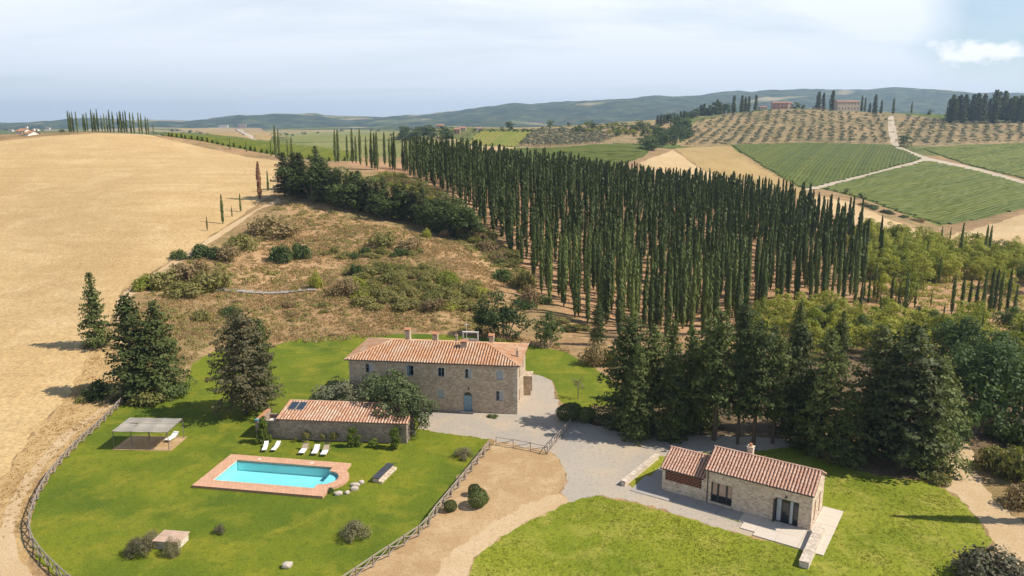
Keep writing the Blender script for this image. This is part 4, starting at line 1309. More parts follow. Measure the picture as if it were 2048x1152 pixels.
    # roofs
    def gable_roof(xa, xb, ze, zr, ov_e, name):
        y0, y1 = -ov_e, DP + ov_e
        half = DP / 2 + ov_e
        drop = (zr - ze) / (DP / 2) * ov_e
        z_e = ze - drop + 0.06; z_r = zr + 0.06
        A, B, C_, D_ = Vector((xa, y0, z_e)), Vector((xb, y0, z_e)), Vector((xb, y1, z_e)), Vector((xa, y1, z_e))
        R0, R1 = Vector((xa, DP / 2, z_r)), Vector((xb, DP / 2, z_r))
        d = MB(); d.poly([A, B, C_, D_, R0, R1], [(0, 1, 5, 4), (2, 3, 4, 5)])
        dn = Vector((0, 0, 0.09))
        d.poly([A - dn, B - dn, C_ - dn, D_ - dn, R0 - dn, R1 - dn, A, B, C_, D_, R0, R1], [(4, 5, 1, 0), (5, 4, 3, 2), (0, 1, 7, 6), (2, 3, 9, 8), (1, 5, 11, 7), (5, 2, 8, 11), (3, 4, 10, 9), (4, 0, 6, 10)])
        ro = put(name, d, MATS['tile channel'], root)
        sl = math.hypot(half, z_r - z_e); run, rise = half / sl, (z_r - z_e) / sl
        tm = MB()
        tile_slope(tm, A, (1, 0, 0), (0, run, rise), xb - xa, sl, pitch=0.335, row=0.44, r=0.118)
        tile_slope(tm, C_, (-1, 0, 0), (0, -run, rise), xb - xa, sl, pitch=0.335, row=0.44, r=0.118)
        put('roof_tiles', tm, MATS['cottage tiles'], ro)['kind'] = 'stuff'
        rt = MB(); ridge_tiles(rt, R0, R1, 0.13); put('ridge_tiles', rt, MATS['cottage tiles'], ro)['kind'] = 'stuff'
        g_ = MB(); g_.bar(A + Vector((0, -0.06, -0.04)), B + Vector((0, -0.06, -0.04)), 0.065, 6); put('gutter', g_, MATS['dark metal'], root)
        return ro
    gable_roof(X0 - 0.12, X1 + 0.18, HE, HR, 0.25, 'roof')
    gable_roof(-0.18, X0 - 0.13, WE, WR, 0.25, 'wing_roof')
    chimney(root, 8.6, 3.6, 4.8, 6.0, 0.62, 0.62, wall='cottage stone', cap='pipe')
    return root, O, E


COTTAGE, CO, CE = build_cottage()


def poly_slab(name, pts, z0, z1, mat, hole=None):
    """flat slab over a polygon of places (with an optional hole), upright sides"""
    P2 = [Vector((p[0], p[1])) for p in pts]
    edges = [(i, (i + 1) % len(P2)) for i in range(len(P2))]
    n = len(P2)
    if hole:
        P2 += [Vector((p[0], p[1])) for p in hole]
        edges += [(n + i, n + (i + 1) % len(hole)) for i in range(len(hole))]
    V, E_, F_, *_ = delaunay_2d_cdt(P2, edges, [], 1 if not hole else 0, 1e-6, False)
    m = MB()
    up = []
    cen = np.array([[sum(V[i].x for i in f) / len(f), sum(V[i].y for i in f) / len(f)] for f in F_])
    ok = inside(np.array([(p[0], p[1]) for p in pts]), cen)
    if hole: ok &= ~inside(np.array([(p[0], p[1]) for p in hole]), cen)
    for f, k_ in zip(F_, ok):
        if not k_: continue
        f = list(f)
        a, b, c = V[f[0]], V[f[1]], V[f[2]]
        if (b - a).cross(c - a) < 0: f.reverse()
        up.append(f)
    m.poly([(v.x, v.y, z1) for v in V], up)
    def sides(loop, flip):
        k = len(loop)
        area = sum(loop[i][0] * loop[(i + 1) % k][1] - loop[(i + 1) % k][0] * loop[i][1] for i in range(k))
        if (area < 0) != flip: loop = loop[::-1]
        m.poly([(p[0], p[1], z0) for p in loop] + [(p[0], p[1], z1) for p in loop], [(i, (i + 1) % k, k + (i + 1) % k, k + i) for i in range(k)])
    sides([(p[0], p[1]) for p in pts], False)
    if hole: sides([(p[0], p[1]) for p in hole], True)
    return m


def loc_to_world(O, E, x, y):
    return (O.x + E.x * x - E.y * y, O.y + E.y * x + E.x * y)


def build_cottage_ground():
    W = lambda x, y: loc_to_world(CO, CE, x, y)
    # grey strip in front, pale terrace round the right end, each poured in bays with open joints
    root = empty('terrace', (*W(10, -1), 0), math.radians(-33.5))
    tag(root, 'pale concrete terrace of poured bays round the stone cottage', 'terrace')
    def bay(x0, y0, x1, y1, mat, z):
        m = MB(); m.cham(x0 + 0.012 - 10, y0 + 0.012 + 1, 0.0, x1 - 0.012 - 10, y1 - 0.012 + 1, z, 0.01)
        put('paving_bay', m, MATS[mat], root)
    xs = [-3.2, -0.02]
    bay(-2.9, -0.9, -0.02, 2.3, 'grey concrete', 0.075); bay(-2.4, 2.3, -0.02, 5.4, 'grey concrete', 0.07)
    for i in range(5):
        x0 = -2.9 + i * 2.45
        bay(x0, -2.1, x0 + 2.45, -0.9 if i == 0 else -0.02, 'grey concrete', 0.07 + 0.006 * (i % 2))
    xs = [9.35, 11.4, 13.5, 15.7, 18.1]
    ys = [-4.1, -2.1, -0.02]
    for i in range(4):
        for j in range(2):
            if i == 0 and j == 0: continue
            bay(xs[i], ys[j], xs[i + 1], ys[j + 1], 'pale concrete', 0.11 + 0.004 * ((i + j) % 3))
    bay(9.9, -3.4, 11.4, -2.1, 'pale concrete', 0.108)
    for j, (a, b) in enumerate(((-0.02, 2.0), (2.0, 4.0), (4.0, 6.0))):
        bay(16.02, a, 18.1, b, 'pale concrete', 0.11 + 0.004 * (j % 2))
    # garden walls of pale rubble with cap stones
    def low_wall(a, b, za, zb, w, label):
        a, b = Vector(a), Vector(b); d = b - a; L_ = d.length; ang = math.atan2(d.y, d.x)
        r = empty('garden_wall', a, ang); tag(r, label, 'wall')
        m = MB(); m.poly([(0, -w / 2, 0), (L_, -w / 2, 0), (L_, w / 2, 0), (0, w / 2, 0), (0, -w / 2, za), (L_, -w / 2, zb), (L_, w / 2, zb), (0, w / 2, za)],
                        [(0, 1, 5, 4), (1, 2, 6, 5), (2, 3, 7, 6), (3, 0, 4, 7), (4, 5, 6, 7)])
        put('wall_body', m, MATS['pale stone'], r)
        n = int(L_ / 0.62)
        for i in range(n):
            t0, t1 = i / n, (i + 1) / n
            z = lambda t: za + (zb - za) * t
            c = MB(); o = random.uniform(-0.015, 0.015)
            x0, x1 = t0 * L_ + 0.012, t1 * L_ - 0.012
            c.poly([(x0, -w / 2 - 0.04, z(t0)), (x1, -w / 2 - 0.04, z(t1)), (x1, w / 2 + 0.04, z(t1)), (x0, w / 2 + 0.04, z(t0)),
                    (x0 + .01, -w / 2 - 0.03 + o, z(t0) + 0.09 + o), (x1 - .01, -w / 2 - 0.03, z(t1) + 0.09 + o), (x1 - .01, w / 2 + 0.03, z(t1) + 0.09), (x0 + .01, w / 2 + 0.03 + o, z(t0) + 0.09)],
                   [(0, 1, 5, 4), (1, 2, 6, 5), (2, 3, 7, 6), (3, 0, 4, 7), (4, 5, 6, 7)])
            put('cap_stone', c, MATS['pale stone'], r)
    low_wall(flat(1640, 1066), flat(1607, 1136), 0.85, 0.55, 0.85, 'short pale stone wall stepping off the front corner of the terrace')
    low_wall(flat(1314, 917), flat(1246, 972), 0.55, 0.55, 0.5, 'long pale retaining wall between the gravel drive and the grass strip')


build_cottage_ground()


# ------------------------------------------------------------------ pool house (low annex by the pool)
def build_annex():
    rz = math.radians(-5.4)
    O = Vector((-33.7, 92.55, 0)); E = Vector((math.cos(rz), math.sin(rz), 0))
    root = empty('pool_house', O, rz)
    tag(root, 'low stone pool house with lean to tile roof and two solar panels', 'outbuilding')
    L_, DP, HF, HB = 20.2, 4.3, 2.82, 3.52
    X0 = 3.3
    m = MB()
    wall_with_openings(m, (X0, 0, 0), (1, 0, 0), L_ - X0, HF, [])
    top = lambda x: HF + (HB - HF) * x / DP
    wall_with_openings(m, (L_, 0, 0), (0, 1, 0), DP, HF - 0.01, [(2.0, 0, 2.9, 2.1, False)], top=top)
    wall_with_openings(m, (L_, DP, 0), (-1, 0, 0), L_ - X0, HB, [])
    topl = lambda x: HF + (HB - HF) * (DP - x) / DP
    wall_with_openings(m, (X0, DP, 0), (0, -1, 0), DP, HF - 0.01, [(2.2, 0, 3.1, 2.0, False)], top=topl)
    m.box(X0 + 0.4, 0.4, 0.01, L_ - 0.4, DP - 0.4, HF - 0.3)
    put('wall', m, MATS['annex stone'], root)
    # open yard at the left end
    y = MB(); y.box(0, 0, 0, X0 - 0.004, 0.35, 2.45); y.box(0, 0.353, 0, 0.4, 4.0, 2.45); y.box(0.403, 3.65, 0, X0 - 0.004, 4.0, 1.9)
    put('yard_wall', y, MATS['annex stone'], root)
    n = 9
    for i in range(n):
        c = MB(); a = 0.36 + (3.6) * i / n
        c.cham(-0.05, a + 0.01, 2.45, 0.45, a + 3.6 / n - 0.01, 2.53 + random.uniform(0, 0.012), 0.015)
        put('coping_brick', c, MATS['clay'], root)
    c = MB(); c.cham(-0.06, -0.05, 2.453, 0.5, 0.352, 2.56, 0.02); put('corner_cap', c, MATS['turquoise paint'], root)
    pipe = MB(); pipe.bar((0.45, -0.06, 0.0), (0.45, -0.06, 2.45), 0.05, 6); put('shower_pipe', pipe, MATS['white plaster'], root)
    for x in (1.0, 2.1):
        b = MB(); b.cham(x, 1.2, 0.0, x + 0.9, 2.6, 1.75, 0.03); put('water_tank', b, MATS['white plaster'], root)
    dr = MB(); dr.box(1.95, 0.2, 0.02, 2.95, 0.26, 2.08)
    put('door', dr, MATS['brown paint'], root, frame_of((L_, 0, 0), (0, 1, 0)))
    # roof
    ov = 0.3
    sl = math.hypot(DP + 2 * ov, (HB - HF) * (DP + 2 * ov) / DP); run = (DP + 2 * ov) / sl; rise = math.sqrt(1 - run * run)
    A = Vector((X0 - 0.25, -ov, HF - (HB - HF) / DP * ov + 0.05)); Le = L_ + 0.25 - X0 + 0.25
    B = A + Vector((Le, 0, 0)); U = Vector((0, run, rise)) * sl
    d = MB(); dn = Vector((0, 0, 0.1))
    d.poly([A, B, B + U, A + U, A - dn, B - dn, B + U - dn, A + U - dn], [(0, 1, 2, 3), (7, 6, 5, 4), (4, 5, 1, 0), (5, 6, 2, 1), (6, 7, 3, 2), (7, 4, 0, 3)])
    ro = put('roof', d, MATS['tile channel'], root)
    t = MB(); tile_slope(t, A, (1, 0, 0), (0, run, rise), Le, sl, pitch=0.40, row=0.44, r=0.135)
    put('roof_tiles', t, MATS['annex tiles'], ro)['kind'] = 'stuff'
    rt = MB(); ridge_tiles(rt, A + U, B + U, 0.12); ridge_tiles(rt, A, A + U, 0.11); put('ridge_tiles', rt, MATS['annex tiles'], ro)['kind'] = 'stuff'
    for i in range(2):                    # solar collectors lying on the tiles
        p = MB(); nr = Vector((0, -rise, run))
        a = A + Vector((0.55 + i * 1.12, 0, 0)) + Vector((0, run, rise)) * 2.35 + nr * 0.17
        q = [a, a + Vector((1.06, 0, 0)), a + Vector((1.06, 0, 0)) + Vector((0, run, rise)) * 2.0, a + Vector((0, run, rise)) * 2.0]
        p.poly([*q, *[v - nr * 0.09 for v in q]], [(0, 1, 2, 3), (4, 5, 1, 0), (5, 6, 2, 1), (6, 7, 3, 2), (7, 4, 0, 3)])
        po = put('solar_panel', p, MATS['lounger frame'], root)
        gq = [q[0] + Vector((0.05, 0, 0)) + Vector((0, run, rise)) * 0.05, q[1] + Vector((-0.05, 0, 0)) + Vector((0, run, rise)) * 0.05,
              q[2] + Vector((-0.05, 0, 0)) - Vector((0, run, rise)) * 0.05, q[3] + Vector((0.05, 0, 0)) - Vector((0, run, rise)) * 0.05]
        gm = MB(); gm.poly([v + nr * 0.006 for v in gq], [(0, 1, 2, 3)]); put('panel_glass', gm, MATS['solar glass'], po)
    return root, O, E


ANNEX, AO, AE = build_annex()
# ------------------------------------------------------------------ swimming pool
def build_pool():
    rz = math.radians(-9.6)
    O = flat(383.7, 970.6, 0.3); E = Vector((math.cos(rz), math.sin(rz), 0))
    root = empty('swimming_pool', (O.x, O.y, 0), rz)
    tag(root, 'turquoise swimming pool with terracotta paved edge and rounded right end', 'pool')
    W_, D_ = 15.7, 8.45
    ix0, iy0, ix1, iy1 = 1.57, 1.62, 13.95, 7.02
    cy, ri, ro = 4.32, 1.75, 2.9
    def arc(r, x, a0, a1, n=18):
        return [(x + r * math.cos(a0 + (a1 - a0) * k / n), cy + r * math.sin(a0 + (a1 - a0) * k / n)) for k in range(n + 1)]
    inner = [(ix0, iy0), (ix1, iy0), (ix1, cy - ri + 0.001)] + arc(ri, ix1, -PI / 2, PI / 2)[1:-1] + [(ix1, cy + ri - 0.001), (ix1, iy1), (ix0, iy1)]
    xo = ix1
    ax = math.acos((W_ - xo) / ro)
    outer = [(0, 0), (W_, 0), (W_, cy - ro * math.sin(ax))] + arc(ro, xo, -ax, ax)[1:-1] + [(W_, cy + ro * math.sin(ax)), (W_, D_), (0, D_)]
    zt = 0.30
    put('coping', poly_slab('coping', outer, -0.02, zt, 'terracotta paving', hole=inner), MATS['terracotta paving'], root)
    # edge pavers, proud of the slab along the water
    pv = MB()
    def run(a, b):
        a, b = Vector((*a, 0)), Vector((*b, 0)); d = b - a; n = max(1, int(d.length / 0.48)); d.normalize(); nn = Vector((d.y, -d.x, 0))
        st = (b - a).length / n
        for k in range(n):
            p0, p1 = a + d * (k * st + 0.006), a + d * ((k + 1) * st - 0.006)
            z = zt + 0.012 + random.uniform(0, 0.005)
            q = [p0 - nn * 0.03, p1 - nn * 0.03, p1 + nn * 0.34, p0 + nn * 0.34]
            pv.poly([(v.x, v.y, zt - 0.05) for v in q] + [(v.x, v.y, z) for v in q], [(4, 5, 6, 7), (0, 1, 5, 4), (1, 2, 6, 5), (2, 3, 7, 6), (3, 0, 4, 7), (7, 6, 5, 4)][:5])
    for i in range(len(inner)):
        run(inner[i], inner[(i + 1) % len(inner)])
    put('coping_pavers', pv, MATS['terracotta paving'], root)['kind'] = 'stuff'
    # basin: walls and sloping bottom, rounded steps at the right end
    k = len(inner)
    b = MB(); zb = -1.05
    loop = inner
    b.poly([(p[0], p[1], zt - 0.02) for p in loop] + [(p[0], p[1], zb) for p in loop], [(i, k + i, k + (i + 1) % k, (i + 1) % k) for i in range(k)])
    bot = poly_slab('b', inner, zb - 0.1, zb, None)
    b.poly(bot.v, bot.f)
    put('basin', b, MATS['pool lining'], root)
    for j, (r, z) in enumerate(((1.72, -0.12), (1.25, -0.42))):
        stp = poly_slab('s', [(ix1 + 0.02, cy - r)] + arc(r, ix1 + 0.02, -PI / 2, PI / 2)[1:-1] + [(ix1 + 0.02, cy + r)], zb, z, None) if j == 0 else None
        if stp: put('steps', stp, MATS['pool lining'], root)
    wm = poly_slab('w', [(p[0], p[1]) for p in inner], 0.14, 0.15, None)
    top = MB()
    top.poly(wm.v, [f for f in wm.f if all(abs(wm.v[i][2] - 0.15) < 1e-6 for i in f)])
    put('water', top, MATS['pool water'], root)
    # band of white tiles above the waterline on the left and the front
    wb = MB()
    wb.box(ix0 + 0.002, iy0 + 0.03, 0.10, ix0 + 0.025, iy1 - 0.03, zt - 0.03)
    wb.box(ix0 + 0.03, iy0 + 0.002, 0.10, ix1 - 0.03, iy0 + 0.02, zt - 0.03)
    put('tile_band', wb, MATS['white plaster'], root)
    for x in (4.0, 10.8):
        sk = MB(); sk.cham(x, iy1 + 0.55, zt + 0.002, x + 0.34, iy1 + 0.85, zt + 0.03, 0.01); put('skimmer_lid', sk, MATS['white plaster'], root)


build_pool()


# ------------------------------------------------------------------ pergola
def build_pergola():
    rz = math.radians(-2.6)
    O = Vector((-50.5, 88.9, 0))
    root = empty('pergola', O, rz)
    tag(root, 'open pergola on thin posts with sagging grey reed roof and dirt floor', 'pergola')
    W_, D_, Hh = 7.1, 3.95, 2.45
    def zroof(x, y):
        fx = (x / 2.37) % 1.0
        return Hh + 0.02 - 0.11 * math.sin(PI * fx) ** 2 * (0.4 + 0.6 * math.cos(PI * (y / D_ - 0.5))) + 0.16 * y / D_
    f = MB()
    f.cham(-0.2, -0.15, 0, W_ + 0.3, D_ + 0.3, 0.05, 0.02)
    put('floor_pad', f, MATS['dry track earth'], root)
    for x in (0, W_ / 3 * 1, W_ / 3 * 2, W_):
        for y in (0, D_):
            p = MB(); p.bar((x, y, 0.0), (x, y, Hh + 0.16 * y / D_), 0.045, 6); put('post', p, MATS['pergola metal'], root)
    for y in (0, D_):
        b = MB(); b.bar((-0.1, y, Hh + 0.16 * y / D_), (W_ + 0.1, y, Hh + 0.16 * y / D_), 0.04, 6); put('beam', b, MATS['pergola metal'], root)
    for x in (0, W_ / 3, W_ * 2 / 3, W_):
        b = MB(); b.bar((x, 0, Hh), (x, D_, Hh + 0.16), 0.035, 6); put('rafter', b, MATS['pergola metal'], root)
    # reed mats: each mat is a run of thin canes
    for s in range(3):
        m = MB(); x0, x1 = s * W_ / 3 + 0.02, (s + 1) * W_ / 3 - 0.02
        n = 34; k = 6
        for i in range(n):
            ya, yb = -0.12 + (D_ + 0.24) * i / n, -0.12 + (D_ + 0.24) * (i + 1) / n - 0.008
            j = random.uniform(-0.012, 0.012)
            pts = []
            e0, e1 = random.uniform(-0.05, 0.03), random.uniform(-0.03, 0.05)
            for q in range(k + 1):
                x = x0 + (x1 - x0) * q / k + (e0 if q == 0 else e1 if q == k else 0)
                z = zroof(min(max(x, 0), W_ - 1e-3), ya) + 0.06 + j
                pts += [(x, ya, z), (x, yb, z + 0.004), (x, (ya + yb) / 2, z + 0.02)]
            fs = []
            for q in range(k):
                a = q * 3
                fs += [(a, a + 3, a + 5, a + 2), (a + 2, a + 5, a + 4, a + 1), (a, a + 1, a + 4, a + 3)]
            m.poly(pts, fs)
        mo = put('reed_mat', m, MATS['reed mat'], root)
    t = MB(); t.tube([(W_ * 0.12, 2.5, zroof(.9, 2.5) + 0.12), (W_ * 0.3, 2.2, zroof(2.1, 2.2) + 0.12), (W_ * .31, 1.4, zroof(2.2, 1.4) + .12)], 0.03, 5)
    put('loose_cane', t, MATS['bark'], root)


build_pergola()


# ------------------------------------------------------------------ sun loungers
def make_lounger(name, label, loc, ang, back_up, shade, narrow=1.0):
    """local y runs from the foot to the head"""
    root = empty(name, loc, ang)
    tag(root, label, 'sun lounger', 'white sun loungers round the pool lawn')
    w = 0.38 * narrow
    fr = MB()
    for s in (-1, 1): fr.bar((s * w, 0.0, 0.3), (s * w, 2.05, 0.3), 0.028, 5)
    for y in (0.02, 0.9, 2.03): fr.bar((-w, y, 0.3), (w, y, 0.3), 0.025, 5)
    put('frame', fr, MATS['lounger frame'], root)
    for s in (-1, 1):
        for y in (0.22, 1.75):
            l = MB(); l.bar((s * w, y, 0.3), (s * w * 1.05, y + (-0.06 if y < 1 else 0.08), 0.0), 0.024, 5); put('leg', l, MATS['lounger frame'], root)
    m = MB(); m.cham(-w + 0.03, 0.0, 0.31, w - 0.03, 1.25, 0.41, 0.03); put('mattress', m, MATS['white fabric'], root)
    b = MB(); l, a = 0.85, back_up
    c, s_ = math.cos(a), math.sin(a)
    def q(x, u, v): return (x, 1.27 + u * c - v * s_, 0.33 + u * s_ + v * c)
    b.poly([q(-w + .03, 0, 0), q(w - .03, 0, 0), q(w - .03, l, 0), q(-w + .03, l, 0), q(-w + .06, .02, .09), q(w - .06, .02, .09), q(w - .06, l - .02, .09), q(-w + .06, l - .02, .09)],
           [(3, 2, 1, 0), (4, 5, 6, 7), (0, 1, 5, 4), (1, 2, 6, 5), (2, 3, 7, 6), (3, 0, 4, 7)])
    put('backrest', b, MATS['lounger frame' if shade else 'white fabric'], root)
    if shade:
        h = MB(); h.bar(q(-w, 0.75, 0.0), q(-w, 0.95, 0.45), 0.02, 5); h.bar(q(w, 0.75, 0.0), q(w, 0.95, 0.45), 0.02, 5)
        a_, b_ = q(-w, 0.95, 0.45), q(w, 0.95, 0.45); c_, d_ = q(w, 1.1, 0.12), q(-w, 1.1, 0.12)
        h.poly([a_, b_, c_, d_, (a_[0], a_[1], a_[2] - .02), (b_[0], b_[1], b_[2] - .02), (c_[0], c_[1], c_[2] - .02), (d_[0], d_[1], d_[2] - .02)], [(0, 1, 2, 3), (7, 6, 5, 4), (0, 4, 5, 1), (2, 6, 7, 3), (1, 5, 6, 2), (3, 7, 4, 0)])
        put('sunshade', h, MATS['lounger frame'], root)
    return root


for (foot, head, up, sh, nar, lab) in [
    ((528, 905), (534, 891), 0.35, False, 0.8, 'narrow white sun lounger in front of the ivy covered corner, first of the pair'),
    ((546, 905), (558, 892), 0.35, False, 0.8, 'narrow white sun lounger in the pair, farther from the ivy covered corner'),
    ((602, 911), (619, 890), 0.55, True, 1.0, 'white sun lounger with brown sunshade, leftmost of the three by the wall'),
    ((628, 912), (640, 890), 0.30, False, 1.0, 'white sun lounger without sunshade, between two shaded loungers by the wall'),
    ((646, 914), (659, 893), 0.55, True, 1.0, 'white sun lounger with brown sunshade, rightmost of the three by the wall')]:
    a, b = flat(*foot), flat(*head)
    d = (b - a); make_lounger('sun_lounger', lab, a, math.atan2(d.y, d.x) - PI / 2, up, sh, nar)
a = flat(334, 886); b = flat(357, 872)
make_lounger('sun_lounger', 'white sun lounger under the right edge of the pergola', (a.x, a.y, 0.05), math.atan2((b - a).y, (b - a).x) - PI / 2, 0.45, False, 1.05)


# ------------------------------------------------------------------ small stone things on the lawns
def rock_mesh(seed, sx, sy, sz, mat, n=2):
    """irregular stone with a flattish top"""
    rng = random.Random(seed)
    import bmesh
    bm = bmesh.new()
    bmesh.ops.create_icosphere(bm, subdivisions=n, radius=1.0)
    for v in bm.verts:
        p = v.co.copy()
        k = 1.0 + 0.22 * mnoise.noise(p * 1.3 + Vector((seed * 3.1, 0, 0))) + 0.07 * mnoise.noise(p * 4 + Vector((seed, 5, 0)))
        p *= k
        p.z = max(min(p.z, 0.72), -0.55)
        v.co = Vector((p.x * sx, p.y * sy, (p.z + 0.5) * sz))
    me = bpy.data.meshes.new('rock')
    bm.to_mesh(me); bm.free()
    me.materials.append(MATS[mat])
    return me


ROCKS = [((677, 989), .62, .40, .42, 0.4, 'white boulder nearest the paved pool corner'), ((695, 987), .42, .30, .36, 0.9, 'smallest white boulder in the row beside the pool'),
         ((709, 980), .62, .36, .46, 0.2, 'white boulder third along from the pool corner'), ((710, 972), .74, .34, .42, 0.1, 'flat elongated white boulder beside the rounded pool end'),
         ((723, 967), .42, .42, .40, 1.2, 'white boulder at the far end of the row, toward the dark stone bench')]
for i, (p, sx, sy, sz, r, lab) in enumerate(ROCKS):
    tag(link('boulder', rock_mesh(i + 1, sx * 0.8, sy * 0.8, sz * 0.75, 'boulder'), None, flat(*p), r), lab, 'boulder', 'white boulders beside the pool')
tag(link('boulder', rock_mesh(9, .5, .4, .4, 'boulder'), None, flat(575, 1134), 0.5), 'small grey boulder alone on the front lawn', 'boulder')


def build_stone_bench():
    a = flat(751, 966); b = flat(782, 936); d = b - a; L_ = d.length; ang = math.atan2(d.y, d.x)
    root = empty('stone_bench', a, ang); tag(root, 'long stone bench topped with dark slate slabs on the lawn', 'bench')
    m = MB(); m.box(0.1, -0.38, 0, L_ - 0.1, 0.38, 0.52); put('base', m, MATS['cottage stone'], root)
    for k in range(4):
        s = MB(); x0, x1 = L_ * k / 4 + 0.01, L_ * (k + 1) / 4 - 0.01
        s.cham(x0, -0.47 + random.uniform(-.02, .02), 0.52, x1, 0.47, 0.63 + random.uniform(0, .015), 0.02)
        put('slab', s, MATS['slate'], root)
    for k in range(6):
        s = MB(); x0, x1 = L_ * k / 6 + 0.02, L_ * (k + 1) / 6 - 0.02
        s.cham(x0, -0.80, 0, x1, -0.385, 0.26 + random.uniform(-0.04, 0.05), 0.03); put('foot_stone', s, MATS['cottage stone'], root)


build_stone_bench()


def build_well_block():
    O = flat(305, 1098); root = empty('stone_block', O, math.radians(-7)); tag(root, 'low square stone block with pinkish top between two lavender bushes', 'well cover')
    m = MB(); m.box(0.1, 0.1, 0, 2.6, 2.0, 0.75); put('base', m, MATS['pale stone'], root)
    for i in range(2):
        for j in range(2):
            s = MB(); s.cham(0.005 + i * 1.36, 0.005 + j * 1.06, 0.75, 1.345 + i * 1.36, 1.05 + j * 1.06, 0.86 + 0.006 * ((i + j) % 2), 0.02); put('top_slab', s, MATS['pink stone'], root)


build_well_block()


def build_trough_wall():
    """pale retaining wall in the scrub behind the garden"""
    a, b = at(432, 581), at(632, 581)
    d = b - a; L_ = math.hypot(d.x, d.y); ang = math.atan2(d.y, d.x)
    root = empty('retaining_wall', a, ang); tag(root, 'weathered pale concrete retaining wall low in the dry scrub', 'wall')
    n = 11
    for k in range(n):
        m = MB(); x0, x1 = L_ * k / n + 0.01, L_ * (k + 1) / n - 0.01
        z = float(hgt(a.x + d.x * (k + .5) / n, a.y + d.y * (k + .5) / n)) - a.z
        z = z - 0.2; m.cham(x0, -0.3, z - 3.0, x1, 0.4, z + 0.35 + random.uniform(-0.05, 0.05), 0.03); put('wall_block', m, MATS['annex stone'], root)
        c = MB(); c.cham(x0, -0.42, z + 0.36, x1, 1.7, z + 0.50 + random.uniform(-.04, .04), 0.04); put('cap', c, MATS['grey concrete'], root)


build_trough_wall()


# ------------------------------------------------------------------ wooden fences with crossed braces
def build_fence(pts, label, step=2.3, h=1.1, cross=True, thick=0.07):
    path = [Vector((p[0], p[1], 0)) for p in pts]
    # even posts along the path
    seg = [(path[i + 1] - path[i]).length for i in range(len(path) - 1)]
    tot = sum(seg); n = max(1, round(tot / step))
    posts = []
    for k in range(n + 1):
        t = tot * k / n
        for i, s in enumerate(seg):
            if t <= s + 1e-6 or i == len(seg) - 1:
                p = path[i] + (path[i + 1] - path[i]) * min(1, t / s); break
            t -= s
        posts.append(Vector((p.x, p.y, float(hgt(p.x, p.y)))))
    root = empty('wooden_fence', posts[0]); tag(root, label, 'fence')
    def piece(name, a, b, r, r2=None):
        m = MB(); m.bar(a - posts[0], b - posts[0], r, 6, r2); put(name, m, MATS['grey wood'], root)
    J = lambda s: Vector((random.uniform(-s, s), random.uniform(-s, s), random.uniform(-s, s)))
    for p in posts:
        piece('post', p - Vector((0, 0, .05)), p + Vector((0, 0, h + random.uniform(0, 0.08))) + J(0.02), thick * 1.15, thick)
    up = Vector((0, 0, 1))
    for i in range(n):
        a, b = posts[i], posts[i + 1]
        d = (b - a).normalized(); s = Vector((-d.y, d.x, 0)) * 0.07
        piece('rail', a + up * (h - 0.06) + s + J(0.02), b + up * (h - 0.06) + s + J(0.02), thick * 0.95)
        piece('brace', a + up * 0.12 + s * 0.9 + J(0.03), b + up * (h - 0.14) + s * 0.9 + J(0.03), thick * 0.8)
        if cross: piece('brace', a + up * (h - 0.14) - s * 0.6 + J(0.03), b + up * 0.12 - s * 0.6 + J(0.03), thick * 0.8)
        else: piece('rail', a + up * 0.2 - s * 0.6 + J(0.02), b + up * 0.2 - s * 0.6 + J(0.02), thick * 0.8)
    return root


build_fence([flat(*p) for p in [(245, 808), (228, 826), (195, 858), (160, 889), (125, 925), (95, 962), (75, 1000), (62, 1032), (57, 1060), (62, 1087), (78, 1112), (100, 1137), (130, 1166), (190, 1205)]],
            'weathered wooden fence with crossed braces curving round the pool lawn by the wheat track')
build_fence([flat(*p) for p in [(640, 1206), (690, 1172), (833, 1075), (853, 1063), (864, 1041), (920, 972), (979, 899)]], 'weathered wooden fence with crossed braces between the pool lawn and the dry yard', step=2.2, thick=0.075)
build_fence([flat(*p) for p in [(992, 890), (1026, 895), (1060, 901), (1094, 909)]], 'short open wooden rail fence across the top of the dry yard', step=2.3, cross=False, thick=0.045)
build_fence([flat(*p) for p in [(1095, 908), (1105, 894), (1122, 875), (1141, 853)]], 'short wooden rail fence beside the gravel drive ending under the conifers', step=2.0, cross=False, thick=0.05)
# ------------------------------------------------------------------ plants: shared crown and trunk meshes
def unit(v):
    return v / np.maximum(np.linalg.norm(v, axis=1, keepdims=True), 1e-9)


def cards(P, Nr, w, h, jit=0.6, up=None, rng=RNG, tri=False):
    """one small leaf clump face per point: rhomb like quads facing about Nr"""
    n = len(P)
    Nn = unit(Nr + rng.normal(0, jit, (n, 3)))
    ref = rng.normal(0, 1, (n, 3)) if up is None else np.asarray(up, float) + rng.normal(0, 0.18, (n, 3))
    T = unit(np.cross(ref, Nn))
    B = np.cross(Nn, T)
    w = (w * rng.uniform(0.65, 1.35, n))[:, None]; h = (h * rng.uniform(0.65, 1.35, n))[:, None]
    k1, k2 = rng.uniform(-0.25, 0.25, (n, 1)), rng.uniform(-0.25, 0.25, (n, 1))
    V = np.stack([P - B * h * 0.5, P + T * w * 0.5 + B * h * k1, P + B * h * 0.5, P - T * w * 0.5 + B * h * k2], 1).reshape(-1, 3)
    F_ = np.arange(n * 4).reshape(n, 4)
    return V, F_


def merge(parts):
    vs, fs, o = [], {}, 0
    for V, F_ in parts:
        vs.append(V); fs.setdefault(F_.shape[1], []).append(F_ + o); o += len(V)
    return np.concatenate(vs), [np.concatenate(f) for f in fs.values()]


def limb_mesh(name, limbs, mat, n=6):
    m = MB()
    for a, b, r0, r1 in limbs: m.bar(a, b, r0, n, r1, cap=False)
    return m.mesh(name, MATS[mat], True)


